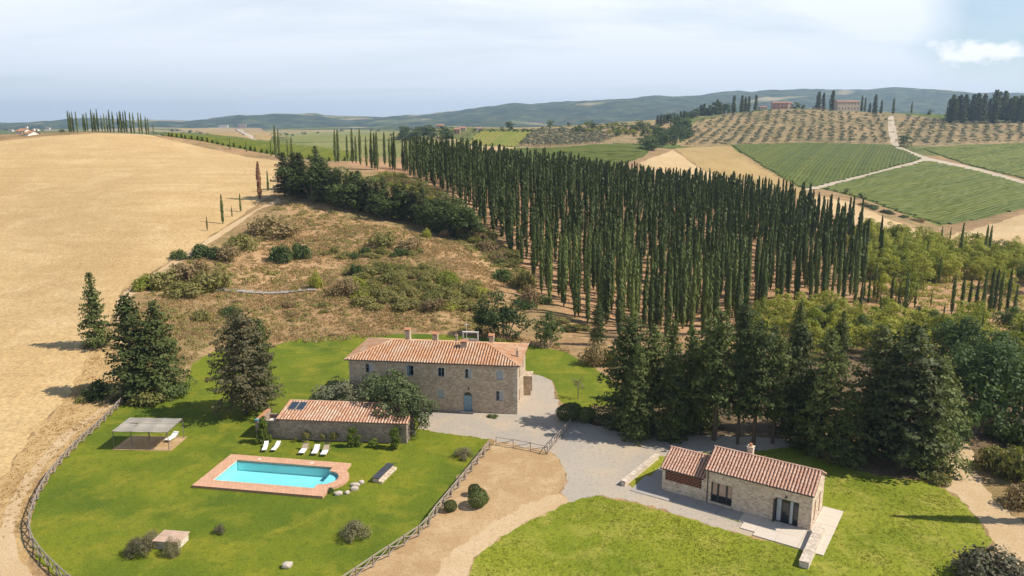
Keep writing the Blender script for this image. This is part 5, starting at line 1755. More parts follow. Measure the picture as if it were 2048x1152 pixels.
def cypress_variant(seed, n=520, mat='cypress leaves', H=14.0, R=0.85, size=1.0):
    rng = np.random.default_rng(seed)
    t = rng.uniform(0, 1, n) ** 0.9
    bulge = 1 + 0.16 * np.sin(t * 9 + seed) + 0.10 * np.sin(t * 23 + seed * 2)
    prof = np.power(np.clip(t, 0.0, 1), 0.35) * np.power(np.clip(1 - t, 0, 1), 0.72) * 1.50 + 0.035
    a = rng.uniform(0, 2 * PI, n)
    rr = R * prof * bulge * (1 + 0.12 * np.sin(a * 3 + t * 14 + seed)) * rng.uniform(0.72, 1.06, n)
    z = 0.7 + t * (H - 0.7)
    P = np.stack([rr * np.cos(a), rr * np.sin(a), z], 1)
    Nr = np.stack([np.cos(a), np.sin(a), 0.25 + 0 * a], 1)
    parts = [cards(P, Nr, 0.36 * size, 1.05 * size, 0.26, (0, 0, 1), rng)]
    # dense heart
    k, q = 8, 7
    V = []
    for j in range(q + 1):
        tt = j / q
        r = 0.72 * R * (tt ** 0.35 * (1 - tt) ** 0.62 * 1.42 + 0.02)
        for i in range(k): V.append((r * math.cos(2 * PI * i / k), r * math.sin(2 * PI * i / k), 0.7 + tt * (H - 1.4)))
    F_ = [[j * k + i, j * k + (i + 1) % k, (j + 1) * k + (i + 1) % k, (j + 1) * k + i] for j in range(q) for i in range(k)]
    parts.append((np.array(V), np.array(F_)))
    # tip
    V, fs = merge(parts)
    return np_mesh('cypress_crown', V, fs, MATS[mat]), limb_mesh('cypress_trunk', [((0, 0, -0.6), (0.02, 0, H * 0.55), 0.17, 0.07)], 'bark', 5)


def conifer_variant(seed, H=15.0, R=3.6, mat='conifer needles', base=0.10, droop=0.25, dens=1.0, power=0.75, ragged_=0.3, card=0.44):
    rng = np.random.default_rng(seed)
    P, Nr, limbs = [], [], [((0, 0, -0.6), (0.1, 0, H * 0.5), 0.30, 0.19), ((0.1, 0, H * 0.5), (0, 0.05, H * 0.97), 0.19, 0.03)]
    z = base * H
    ph = rng.uniform(0, 6)
    while z < H * 0.985:
        t = (z - base * H) / (H * (1 - base))
        L = R * ((1 - t) ** power) * (0.55 + 0.45 * min(1, t * 6 + 0.35)) + 0.12
        nb = int(rng.integers(5, 8))
        ph += 0.9
        for b in range(nb):
            if rng.random() < 0.10: continue
            a = ph + 2 * PI * b / nb + rng.normal(0, 0.25)
            l = L * rng.uniform(1 - ragged_ * 1.3, 1 + ragged_ * 0.55)
            rise = rng.normal(0.05, 0.12) + 0.35 * t
            d = np.array([math.cos(a), math.sin(a)])
            k = max(2, int(l * 3.0 * dens))
            s = np.linspace(0.22, 1, k)
            x = s * l
            zz = z + x * rise - droop * x * x / max(R, 1) + rng.normal(0, 0.05, k)
            wd = 0.10 + 0.26 * l * np.sin(np.clip(s, 0, 1) * PI * 0.85 + 0.3) * 0.6
            for rep in range(5 if dens > 0.8 else 3):
                off = rng.normal(0, 1, k) * wd
                px_ = d[0] * x - d[1] * off; py_ = d[1] * x + d[0] * off
                P.append(np.stack([px_, py_, zz + rng.normal(0, 0.10, k) - 0.05 * rep], 1))
                Nr.append(np.stack([d[0] * 0.55 + 0 * x, d[1] * 0.55 + 0 * x, 0.75 + 0 * x], 1))
            if l > 0.9 and b % 2 == 0: limbs.append(((0, 0, z), (d[0] * l * 0.7, d[1] * l * 0.7, z + l * 0.7 * rise - droop * (l * .7) ** 2 / max(R, 1)), 0.06, 0.02))
        z += rng.uniform(0.34, 0.52) * (1.0 if dens > 0.8 else 1.25)
    P, Nr = np.concatenate(P), np.concatenate(Nr)
    sz = card * (0.75 + 0.5 * rng.random(len(P)))
    V, F_ = cards(P, Nr, sz * 0.62, sz, 0.55, None, rng)
    return np_mesh('conifer_crown', V, F_, MATS[mat]), limb_mesh('conifer_trunk', limbs, 'bark', 5)


def broadleaf_variant(seed, H=8.0, R=4.0, mat='bright leaves', blobs=42, per=70, card=0.42, low=0.22, squash=0.8, bark='grey bark'):
    rng = np.random.default_rng(seed)
    cz = H * (low + (1 - low) * 0.5); hz = H * (1 - low) * 0.5
    P, Nr, limbs = [], [], []
    limbs.append(((0, 0, -0.6), (rng.normal(0, .15), rng.normal(0, .15), H * low * 1.25), 0.035 * H, 0.024 * H))
    lobes = 1 + 0.22 * np.sin(np.arange(7) * 2.1 + seed)
    for i in range(blobs):
        u = unit(rng.normal(0, 1, (1, 3)))[0]
        if u[2] < -0.9: u[2] *= -1
        rad = rng.uniform(0.55, 0.92) if i % 4 else rng.uniform(0.1, 0.5)
        an = math.atan2(u[1], u[0]); lo = 1 + 0.20 * math.sin(an * 2 + seed) + 0.12 * math.sin(an * 5 + seed * 3)
        c = np.array([u[0] * R * rad * lo, u[1] * R * rad * lo, cz + u[2] * hz * rad * (1 + 0.15 * math.sin(seed + i))])
        br = R * rng.uniform(0.20, 0.36)
        n = int(per * (br / (0.28 * R)) ** 2)
        d = unit(rng.normal(0, 1, (n, 3)))
        d[:, 2] = np.where(d[:, 2] < -0.7, -d[:, 2], d[:, 2])
        q = c + d * br * rng.uniform(0.75, 1.08, (n, 1)) * np.array([1, 1, squash])
        P.append(q); Nr.append(d + np.array([0, 0, 0.35]))
        if i % 5 == 0: limbs.append(((0, 0, H * low * 1.1), tuple(c), 0.014 * H, 0.005 * H))
    P, Nr = np.concatenate(P), np.concatenate(Nr)
    V, F_ = cards(P, Nr, np.full(len(P), card * 0.8), np.full(len(P), card), 0.5, None, rng)
    return np_mesh('tree_crown', V, F_, MATS[mat]), limb_mesh('tree_trunk', limbs, bark, 5)


def shrub_variant(seed, R=1.0, H=1.0, mat='scrub leaves', blobs=12, per=60, card=0.22, smooth_=False):
    """rounded bush of radius 1 and height 1, standing on the ground"""
    rng = np.random.default_rng(seed)
    P, Nr = [], []
    if smooth_:
        n = blobs * per
        ball = smooth_ == 'ball'
        d = unit(rng.normal(0, 1, (n, 3)))
        if not ball: d[:, 2] = np.abs(d[:, 2])
        bump_ = 1 + 0.05 * np.sin(d[:, 0] * 5 + seed) + 0.05 * np.sin(d[:, 1] * 6 + seed * 2)
        P.append(d * np.array([R, R, H * (0.5 if ball else 1)]) * bump_[:, None] * rng.uniform(0.86, 1.02, (n, 1)) + np.array([0, 0, 0.48 * H if ball else 0])); Nr.append(d)
    else:
        for i in range(blobs):
            a, r = rng.uniform(0, 2 * PI), R * math.sqrt(rng.uniform(0.0, 0.62))
            br = R * rng.uniform(0.28, 0.48)
            c = np.array([r * math.cos(a), r * math.sin(a), H * (1 - (r / R) ** 2) * rng.uniform(0.35, 0.72)])
            d = unit(rng.normal(0, 1, (per, 3)))
            q = c + d * br * np.array([1, 1, 0.8 * H / R]) * rng.uniform(0.65, 1.18, (per, 1))
            q[:, 2] = np.abs(q[:, 2])
            P.append(q); Nr.append(d + np.array([0, 0, 0.4]))
    P, Nr = np.concatenate(P), np.concatenate(Nr)
    V, F_ = cards(P, Nr, np.full(len(P), card * 0.8), np.full(len(P), card), 0.45, None, rng)
    return np_mesh('bush_foliage', V, F_, MATS[mat])


def plant_tree(name, var, pos, h, label, cat='tree', group=None, width=1.0, rz=None, base_h=None, parts=True):
    """a tree of height h at pos: an Empty with trunk and crown (or one crown mesh when tiny)"""
    crown, trunk, H0 = var
    s = h / H0
    rz = random.uniform(0, 2 * PI) if rz is None else rz
    r = empty(name, pos, rz)
    r.scale = (s * width, s * width, s)
    tag(r, label, cat, group)
    link('crown', crown, r)
    link('trunk', trunk, r)
    return r


def plant_bush(name, me, pos, rx, ry, h, label, cat='bush', group=None):
    o = link(name, me, None, pos, random.uniform(0, 6.28))
    o.scale = (rx, ry, h)
    tag(o, label, cat, group)
    return o


CYP = [(*cypress_variant(100 + i, R=0.65 + 0.06 * (i % 3)), 14.0) for i in range(7)]
CYP_BARE = (*cypress_variant(140, mat='rust leaves', R=0.6), 14.0)
CONI = [(*conifer_variant(200 + i, mat='conifer needles', power=0.55 + 0.1 * (i % 2), R=3.6 + 0.3 * (i % 3), base=0.04, dens=1.1), 15.0) for i in range(4)]
DARK = [(*conifer_variant(220 + i, mat='dark conifer needles', power=0.6, R=3.4, droop=0.15, dens=1.15), 15.0) for i in range(3)]
SPRUCE = (*conifer_variant(231, mat='conifer needles', R=3.7, power=0.85, base=0.04, droop=0.22, ragged_=0.28, card=0.48), 15.0)
BROAD_CON = (*conifer_variant(233, mat='brown conifer needles', R=5.2, power=0.42, base=0.12, droop=0.1, dens=1.2, ragged_=0.4), 15.0)
GREEN_CON = (*conifer_variant(235, mat='conifer needles', R=4.6, power=0.55, base=0.12, droop=0.12, dens=1.1, ragged_=0.4), 15.0)
OPEN_CON = [(*conifer_variant(240 + i, mat='conifer needles', R=3.4, power=0.55, base=0.28, droop=0.12, dens=1.0, ragged_=0.45), 15.0) for i in range(3)]
BRIGHT = [(*broadleaf_variant(300 + i, mat='bright leaves', blobs=36, per=56, card=0.42, R=3.7 + 0.3 * (i % 3), low=-0.16), 8.0) for i in range(5)]
OAK = [(*broadleaf_variant(320 + i, mat='oak leaves', blobs=40, per=70, card=0.38, R=3.9, low=-0.12), 8.0) for i in range(4)]
BLUE = [(*broadleaf_variant(340 + i, mat='blue green leaves', blobs=46, per=85, card=0.36, R=4.2, low=0.08, squash=0.8), 8.0) for i in range(2)]
FIG = (*broadleaf_variant(350, mat='fig leaves', blobs=44, per=85, card=0.40, R=4.4, low=0.08, squash=0.75), 8.0)
OLIVE_BIG = (*broadleaf_variant(352, mat='olive leaves', blobs=40, per=75, card=0.34, R=4.6, low=0.12, squash=0.8), 8.0)
FAR_OAK = [(*broadleaf_variant(360 + i, mat='oak leaves', blobs=22, per=26, card=0.8, R=4.2, low=-0.2), 8.0) for i in range(3)]
FAR_CON = [(*conifer_variant(370 + i, mat='dark conifer needles', R=3.0, power=0.45, dens=0.5, card=1.2, base=0.03), 15.0) for i in range(3)]
SCRUB = [shrub_variant(400 + i, mat='scrub leaves', blobs=16, per=90, card=0.14) for i in range(4)]
BROWN = [shrub_variant(410 + i, mat='brown scrub leaves', blobs=16, per=80, card=0.13) for i in range(3)]
GREENB = [shrub_variant(420 + i, mat='oak leaves', blobs=14, per=90, card=0.15) for i in range(3)]
YELB = [shrub_variant(430 + i, mat='bright leaves', blobs=14, per=90, card=0.14) for i in range(2)]
LAV = [shrub_variant(440 + i, mat='lavender leaves', blobs=20, per=150, card=0.075) for i in range(2)]
BOX = [shrub_variant(450 + i, mat='box leaves', smooth_='ball', blobs=40, per=100, card=0.09) for i in range(2)]


def climber_variant(seed, mat='ivy leaves', blobs=34, per=70):
    """irregular column of leaves one metre high and wide"""
    rng = np.random.default_rng(seed)
    P, Nr = [], []
    for i in range(blobs):
        z = rng.uniform(0.08, 0.92); a = rng.uniform(0, 2 * PI); r = rng.uniform(0.1, 0.75) * (1.05 - 0.35 * z)
        d = unit(rng.normal(0, 1, (per, 3)))
        P.append(np.array([r * math.cos(a), r * math.sin(a), z]) + d * np.array([0.32, 0.32, 0.11]) * rng.uniform(0.6, 1.2, (per, 1)))
        Nr.append(d + np.array([0, 0, 0.3]))
    P, Nr = np.concatenate(P), np.concatenate(Nr); P[:, 2] = np.abs(P[:, 2])
    V, F_ = cards(P, Nr, np.full(len(P), 0.16), np.full(len(P), 0.10), 0.5, (0, 0, 1), rng)
    return np_mesh('climber_foliage', V, F_, MATS[mat])


IVY = [climber_variant(460 + i) for i in range(3)]
PURP = shrub_variant(470, mat='purple leaves', blobs=26, per=140, card=0.11)


def seat(px, py, dmax=1e9):
    """ground seen at this pixel; walks down the picture when the pixel looks over a crest"""
    for k in range(40):
        p = ground_at(px, py + k * 1.0)[0]
        if not np.isnan(p[0]) and p[1] <= dmax: return p
    return p


def height_to(p, top_py):
    """height of a thing at place p whose top is seen at picture row top_py"""
    dx, dy, dz = ray_of(0, top_py)
    return float(CAM_H + dz / dy * p[1] - p[2])


# ------------------------------------------------------------------ garden and yard trees
ORD = 'first second third fourth fifth sixth seventh eighth ninth tenth eleventh twelfth thirteenth fourteenth fifteenth sixteenth seventeenth eighteenth nineteenth twentieth twenty-first twenty-second twenty-third twenty-fourth twenty-fifth twenty-sixth twenty-seventh twenty-eighth twenty-ninth thirtieth'.split()


def tree_px(var, px, base, top, label, width=1.0, name='conifer_tree', cat='tree', group=None, dmax=1e9, level=False):
    p = np.array(flat(px, base)) if level else seat(px, base, dmax)
    return plant_tree(name, var, tuple(p), max(1.0, height_to(p, top)), label, cat, group, width)


tree_px(SPRUCE, 195, 694, 541, 'pointed spruce standing alone on the edge of the wheat field', 0.95, 'spruce_tree')
tree_px(CONI[0], 272, 795, 590, 'tall dark conifer at the fence end, left one of the pair by the lawn', 1.2)
tree_px(CONI[1], 325, 790, 602, 'tall conifer of the pair by the lawn, right one with the broader lower skirt', 1.25)
tree_px(BROAD_CON, 492, 828, 628, 'broad brownish conifer standing on the lawn behind the pergola', 1.05)
tree_px(GREEN_CON, 527, 812, 636, 'greener conifer growing into the brown conifer on the lawn', 0.74)
ROW = [(CONI[2], 1255, 850, 628, 0.95, 'first conifer of the dark row, next to the lawn with the young tree'), (OPEN_CON[0], 1302, 858, 650, 0.85, 'slim conifer second in the dark row behind the gravel drive'),
       (CONI[3], 1375, 862, 655, 0.85, 'conifer with low hanging branches third in the dark row'), (OPEN_CON[1], 1428, 880, 615, 0.78, 'bare stemmed conifer behind the lattice wing of the cottage'),
       (OPEN_CON[2], 1475, 888, 660, 0.62, 'slender bare stemmed conifer behind the cottage roof'), (OPEN_CON[0], 1506, 892, 640, 0.72, 'tallest bare stemmed conifer behind the cottage chimney'),
       (OPEN_CON[1], 1545, 887, 668, 0.72, 'conifer with pale thin stem right of the cottage chimney'), (CONI[0], 1642, 905, 660, 0.80, 'full conifer behind the right half of the cottage roof'),
       (DARK[1], 1740, 905, 645, 0.88, 'very dark tall conifer left of the largest conifer'), (DARK[0], 1800, 935, 640, 1.05, 'largest dark conifer, full to the ground, behind the right lawn'),
       (CONI[2], 1858, 938, 705, 0.85, 'shorter greyish conifer right of the largest dark conifer'), (CONI[1], 1690, 925, 770, 0.95, 'low conifer in front of the dark pair, behind the cottage gable'),
       (CONI[3], 1340, 800, 640, 0.8, 'conifer half hidden behind the first gap of the dark row'), (DARK[2], 1590, 860, 650, 0.8, 'dark conifer deep behind the gap right of the chimney'),
       (CONI[3], 1272, 876, 690, 0.8, 'lower conifer in front of the first one of the dark row'), (CONI[0], 1340, 878, 700, 0.75, 'lower conifer between the second and third of the dark row'),
       (CONI[1], 1405, 852, 640, 0.8, 'conifer filling the gap behind the first bare stem'), (DARK[1], 1580, 884, 690, 0.75, 'lower dark conifer right of the pale thin stem'),
       (DARK[2], 1770, 915, 690, 0.9, 'dark conifer wedged between the two darkest tall ones'), (CONI[2], 1610, 896, 735, 0.8, 'low full conifer touching the cottage roof ridge line')]
for v, px, b, t_, w, lab in ROW:
    tree_px(v, px, b, t_, lab, w * 1.22, level=True)
tree_px(BLUE[0], 1955, 868, 690, 'blue green broadleaf tree beside the bend of the gravel path', 0.95, 'broadleaf_tree', level=True)
tree_px(BLUE[1], 2045, 850, 700, 'blue green broadleaf tree cut by the right picture edge above the path', 1.0, 'broadleaf_tree', level=True)
tree_px(BLUE[1], 1890, 905, 780, 'low blue green tree at the foot of the largest conifer', 0.75, 'broadleaf_tree', level=True)
tree_px(FIG, 790, 853, 748, 'dense dark green fig tree between the villa and the pool house roof', 1.12, 'fig_tree', level=True)
tree_px(FIG, 828, 872, 785, 'lower right part tree of the fig clump, touching the gravel', 0.8, 'fig_tree', level=True)
tree_px(FIG, 752, 820, 752, 'fig tree half behind the clump, against the villa wall', 0.75, 'fig_tree', level=True)
tree_px(OLIVE_BIG, 682, 822, 758, 'silver grey olive tree above the pool house roof', 1.35, 'olive_tree', level=True)
tree_px(OAK[0], 1012, 676, 583, 'big round oak behind the villa at the foot of the cypress slope', 1.15, 'oak_tree')
tree_px(OAK[1], 1098, 692, 622, 'dark round oak right of the big oak behind the villa', 0.95, 'oak_tree')
tree_px(CONI[2], 1195, 690, 602, 'pale conifer at the lower left corner of the cypress plantation', 0.8)
tree_px(OAK[2], 965, 668, 610, 'small oak left of the big oak behind the villa', 0.7, 'oak_tree')
# young tree on the lawn
YOUNG = (*broadleaf_variant(480, mat='lavender leaves', blobs=12, per=26, card=0.26, R=2.3, low=0.35, H=5.0), 5.0)
tree_px(YOUNG, 1157, 797, 752, 'young thin crowned tree on the lawn right of the villa', 0.75, 'young_tree', level=True)

for me, px, py, wpx, hpx, lab, nm, cat in [
    (LAV[0], 711, 1074, 70, 42, 'large oval grey green lavender bush on the lower pool lawn', 'lavender_bush', 'bush'),
    (LAV[1], 927, 914, 44, 26, 'flat brownish lavender bush near the top of the centre fence', 'lavender_bush', 'bush'),
    (LAV[0], 282, 1108, 62, 50, 'lavender bush left of the square stone block', 'lavender_bush', 'bush'),
    (LAV[1], 344, 1107, 42, 44, 'round lavender bush in front of the square stone block', 'lavender_bush', 'bush'),
    (LAV[0], 300, 1086, 46, 34, 'lavender bush behind the left corner of the square stone block', 'lavender_bush', 'bush'),
    (LAV[1], 440, 1066, 26, 25, 'single small grey bush between the stone block and the oval bush', 'lavender_bush', 'bush'),
    (BOX[0], 957, 1012, 44, 42, 'large clipped round bush on the dry yard', 'clipped_bush', 'bush'),
    (BOX[1], 949, 990, 26, 28, 'clipped bush half hidden behind the large round one', 'clipped_bush', 'bush'),
    (BOX[1], 901, 1022, 27, 28, 'small dark clipped ball bush next to the centre fence', 'clipped_bush', 'bush'),
    (GREENB[0], 660, 984, 16, 12, 'tiny green shrub at the front right corner of the pool', 'bush', 'bush'),
    (BOX[0], 1140, 838, 60, 38, 'dark rounded bush under the young tree by the gravel', 'bush', 'bush'),
    (BOX[1], 1172, 842, 40, 34, 'dark bush right of the rounded bush under the young tree', 'bush', 'bush'),
    (GREENB[1], 195, 800, 56, 56, 'dark green bush in the shade beside the tall conifer pair', 'bush', 'bush'),
    (SCRUB[0], 165, 808, 36, 26, 'pale yellowish bush on the verge below the dark green bush', 'bush', 'bush'),
    (GREENB[2], 350, 790, 60, 46, 'leafy bush at the right foot of the conifer pair', 'bush', 'bush'),
    (SCRUB[1], 300, 806, 70, 40, 'yellow green bush at the front foot of the conifer pair', 'bush', 'bush'),
    (BROWN[0], 1188, 728, 56, 62, 'brown leafless looking bush behind the right lawn', 'bush', 'bush'),
    (SCRUB[2], 1225, 730, 50, 44, 'olive brown bush between the brown bush and the first conifer', 'bush', 'bush'),
    (GREENB[1], 985, 834, 24, 7, 'low plants in a bed at the foot of the villa wall', 'flower_bed', 'plant'),
    (SCRUB[3], 1665, 918, 60, 24, 'low bush behind the right end of the cottage roof', 'bush', 'bush'),
]:
    p = flat(px, py); d = (p.y * CT + CAM_H * ST)
    w = wpx * d / FPX / 2; h = hpx * d / FPX * (0.84 if hpx > 20 else 0.9)
    plant_bush(nm, me, p, w, w * 0.9, h, lab, cat)

# right edge: scrub trees along the path and the dark red shrub in the corner
for me, px, py, wpx, hpx, lab in [
    (SCRUB[0], 1990, 938, 90, 70, 'yellow olive bush beside the upper bend of the gravel path'), (SCRUB[1], 2040, 960, 100, 100, 'large olive bush at the right picture edge above the path'),
    (BROWN[1], 2040, 1010, 80, 60, 'brown bush right of the gravel path'), (GREENB[2], 2060, 900, 90, 80, 'green bush behind the olive bushes at the right edge'),
    (GREENB[0], 2010, 880, 70, 60, 'green bush at the foot of the blue green trees'), (SCRUB[2], 2080, 1010, 90, 70, 'olive bush in the shade right of the path'),
    (PURP, 1985, 1172, 150, 92, 'dark purplish shrub in the lower right corner'), (SCRUB[3], 1880, 965, 50, 26, 'low scrub at the foot of the largest conifer')]:
    p = flat(px, py); d = (p.y * CT + CAM_H * ST); w = wpx * d / FPX / 2; h = hpx * d / FPX * 0.85
    plant_bush('bush', me, p, w, w * 0.9, h, lab)

# tall cypress just outside the frame whose shadow crosses the right lawn
for (X, Y, h, lab) in [(57.3, 70.6, 18.0, 'tall cypress right of the lawn beyond the gravel path, its shadow lying on the grass'), ]:
    plant_tree('cypress_tree', CYP[2], (X, Y, 0), h, lab, 'tree', None, 0.9)

# climbers and pot plants along the pool house
for k, (px, py, wpx, hpx, lab) in enumerate([(528, 884, 40, 54, 'ivy column at the left corner of the pool house'), (709, 893, 34, 42, 'climber in the middle of the pool house wall'),
                                             (789, 897, 34, 44, 'climber near the right end of the pool house wall'), (747, 894, 30, 18, 'low climber between the two tall climbers')]):
    p = flat(px, py); d = p.y * CT + CAM_H * ST; w = wpx * d / FPX / 2; h = hpx * d / FPX
    plant_bush('climber', IVY[k % 3], p, w, w * 0.75, h, lab, 'climber')
for k, (px, py, hpx, lab) in enumerate([(590, 884, 12, 'small spiky plant left of the loungers by the wall'), (613, 882, 24, 'young shrub with brown tips by the pool house wall'),
                                        (646, 884, 20, 'thin young shrub behind the middle lounger'), (668, 884, 24, 'young shrub right of the loungers by the wall')]):
    p = flat(px, py); d = p.y * CT + CAM_H * ST; h = hpx * d / FPX
    r = empty('young_shrub', p); tag(r, lab, 'plant')
    m = MB(); m.bar((0, 0, 0), (0.03, 0.02, h * 0.6), 0.03, 5, 0.015); put('stem', m, MATS['bark'], r)
    f = link('foliage', SCRUB[k % 4], r, (0, 0, h * 0.3)); f.scale = (h * 0.36, h * 0.36, h * 0.7)

# ------------------------------------------------------------------ dark tree row on the mound
for k in range(24):
    f = k / 23.0
    px = 572 + (938 - 572) * f + random.uniform(-5, 5); base = 392 + (476 - 392) * f ** 1.15 + random.uniform(-3, 3)
    hpx = (86 - 18 * f) * random.uniform(0.85, 1.1)
    tree_px((DARK + OAK[:1] + [CONI[0]])[k % 5] if f < 0.8 else OAK[k % 3], px, base, base - hpx, ORD[k] + ' bushy evergreen from the field corner in the front dark row', 1.3, 'evergreen_tree', 'tree', 'evergreens in the row on the mound')
for k in range(14):
    f = k / 13.0
    tree_px((DARK + [CONI[1]])[k % 4], 590 + 260 * f + random.uniform(-6, 6), 378 + 66 * f, 378 + 66 * f - random.uniform(58, 76) * (1 - 0.25 * f), ORD[k] + ' evergreen from the field corner in the rear dark row', 1.1, 'evergreen_tree', 'tree', 'evergreens in the row on the mound')
tree_px(DARK[0], 634, 372, 290, 'tallest pointed evergreen rising out of the dark row near the field corner', 0.9, 'evergreen_tree')

# ------------------------------------------------------------------ cypresses
SINGLE = []
Z1 = lambda x, t, b: (x / 2.88, 160 + t / 2.88, 160 + b / 2.88)
hill = [(402, 178, 305), (425, 185, 303), (447, 185, 303), (485, 198, 300), (507, 187, 298), (535, 172, 297), (555, 195, 297), (568, 172, 295), (590, 205, 297), (607, 195, 297), (622, 205, 296), (637, 175, 296), (657, 185, 296),
        (685, 190, 297), (703, 180, 297), (718, 185, 298), (732, 178, 299), (757, 187, 300), (775, 192, 302), (805, 190, 305), (820, 195, 305), (845, 210, 306), (858, 220, 307), (885, 255, 318), (413, 190, 304), (493, 196, 299), (697, 188, 298), (548, 188, 297)]
for k, h in enumerate(sorted(hill)):
    SINGLE.append((*Z1(*h), ORD[k] + ' cypress from the left in the line along the crest of the wheat hill', 'cypresses on the crest of the wheat hill', 1.0, 440))
for k, h in enumerate([(935, 300, 325), (983, 305, 330), (1040, 310, 335), (1095, 320, 350), (1158, 330, 360), (1325, 340, 400), (1420, 357, 418)]):
    SINGLE.append((*Z1(*h), ORD[k] + ' short cypress along the vineyard edge counted from the hill crest', 'short cypresses along the vineyard edge', 1.3, 470))
for k, h in enumerate([(1562, 345, 440), (1590, 265, 450), (1610, 285, 450), (1660, 345, 470), (1685, 330, 490)]):
    SINGLE.append((*Z1(*h), ORD[k] + ' cypress from the left in the cluster at the far corner of the wheat field', 'cypresses at the far corner of the wheat field', 1.0, 420))
for h, lab in [((1545, 525, 640), 'cypress right of the rust brown cypress at the field corner'), ((1600, 518, 575), 'small cypress against the dark tree row at the field corner'), ((1387, 655, 758), 'thin cypress upper one by the field path, left of the bend'),
               ((1337, 730, 790), 'tiny cypress between two taller ones on the field path'), ((1285, 663, 828), 'tallest dark cypress standing alone beside the field path'), ((1195, 787, 868), 'small cypress next lower on the field path after the tallest one')]:
    SINGLE.append((*Z1(*h), lab, None, 1.25, 330))
Z2 = lambda x, t, b: (650 + x / 2.88, 160 + t / 2.88, 160 + b / 2.88)
for k, h in enumerate([(62, 288, 475), (78, 288, 475), (130, 320, 470), (160, 285, 480), (180, 330, 482), (205, 285, 490), (240, 330, 500), (270, 305, 515), (288, 310, 515), (302, 300, 520), (345, 305, 490), (375, 335, 510), (390, 330, 515), (402, 305, 520), (450, 345, 520), (475, 350, 525), (500, 345, 530)]):
    SINGLE.append((*Z2(*h), ORD[k] + ' cypress from the left on the ridge leading to the plantation', 'cypresses on the ridge left of the plantation', 1.05, 420))
Z5 = lambda x, t, b: (1600 + x / 3.388, 380 + t / 3.388, 380 + b / 3.388)
for h in [(805, 245, 330), (950, 248, 400), (1010, 255, 380), (1078, 230, 500), (1118, 300, 400), (1185, 285, 440), (1245, 240, 490), (1272, 245, 480), (1397, 355, 450), (1510, 345, 470), (845, 345, 570), (937, 460, 640), (612, 450, 600), (497, 510, 740), (705, 545, 870),
          (1025, 580, 840), (1085, 570, 850), (1140, 590, 820), (1185, 600, 840), (1230, 545, 860), (1275, 530, 870), (1310, 545, 840), (1345, 560, 840), (1395, 545, 850), (1437, 650, 930), (530, 740, 930), (400, 620, 880), (738, 825, 940), (800, 780, 950), (873, 840, 990), (970, 765, 880),
          (968, 880, 1150), (1140, 885, 1060), (1215, 850, 1070), (1487, 890, 1060), (1510, 850, 980), (335, 840, 990), (360, 930, 1070), (12, 900, 1090), (40, 830, 1000), (370, 310, 760), (430, 570, 740), (460, 570, 770), (520, 570, 750), (615, 560, 770), (665, 640, 800), (775, 650, 800), (885, 680, 790)]:
    SINGLE.append((*Z5(*h), 'narrow cypress scattered among the yellow green trees right of the plantation', 'cypresses among the yellow green trees', 1.0, 420))
N_CYP = 1
for px, top, base, lab, grp, w, dmax in SINGLE:
    p = seat(px, base, dmax)
    plant_tree('cypress_tree', CYP[N_CYP % 7], tuple(p), max(1.5, height_to(p, top)), lab, 'tree', grp, w)
    N_CYP += 1
p = seat(1497 / 2.88, 160 + 688 / 2.88)
plant_tree('cypress_tree', CYP_BARE, tuple(p), height_to(p, 160 + 475 / 2.88), 'dead rust brown cypress at the upper corner of the wheat field', 'tree', None, 1.7)

GROVE = [(795, 349), (870, 378), (940, 425), (1000, 484), (1040, 530), (1075, 590), (1110, 630), (1200, 668), (1330, 690), (1440, 668), (1500, 640), (1560, 612), (1640, 612), (1740, 605), (1765, 530), (1720, 470), (1600, 442), (1400, 405), (1200, 372), (1000, 345), (850, 330)]


def grove_positions():
    q = ground_at(*np.array(GROVE, float).T)
    poly = q[:, :2]
    lo, hi = poly.min(0), poly.max(0)
    ang = math.radians(24); c, s = math.cos(ang), math.sin(ang)
    g_ = []
    for i in range(-120, 120):
        for j in range(-120, 120):
            a, b = i * 3.5, j * 5.0
            g_.append((c * a - s * b + (lo[0] + hi[0]) / 2, s * a + c * b + (lo[1] + hi[1]) / 2))
    g_ = np.array(g_) + RNG.normal(0, 0.85, (len(g_), 2))
    g_ = g_[inside(poly, g_)]
    qx, _ = to_px(np.stack([g_[:, 0], g_[:, 1], hgt(g_[:, 0], g_[:, 1])], 1))
    thin = np.clip((qx - 1590) / 150, 0, 1) * 0.72          # the stand thins out towards its right edge
    g_ = g_[RNG.random(len(g_)) > 0.07 + thin]
    return g_


GP = grove_positions()
GZ = hgt(GP[:, 0], GP[:, 1])
GH = RNG.uniform(11.5, 17.2, len(GP)) * (0.92 + 0.08 * vnoise(GP[:, 0] / 25, GP[:, 1] / 25, 8))
near = np.argsort(GP[:, 1])
LEFT = max(0, 298 - N_CYP)
for k in near[:LEFT]:
    _t = plant_tree('cypress_tree', CYP[k % 7], (GP[k, 0], GP[k, 1], GZ[k]), GH[k], 'tall slim dark cypress standing in the dense plantation on the slope', 'tree', 'cypresses of the dense plantation', RNG.uniform(0.72, 1.2))
    _t.rotation_euler = (random.gauss(0, 0.014), random.gauss(0, 0.014), random.uniform(0, 6.28))


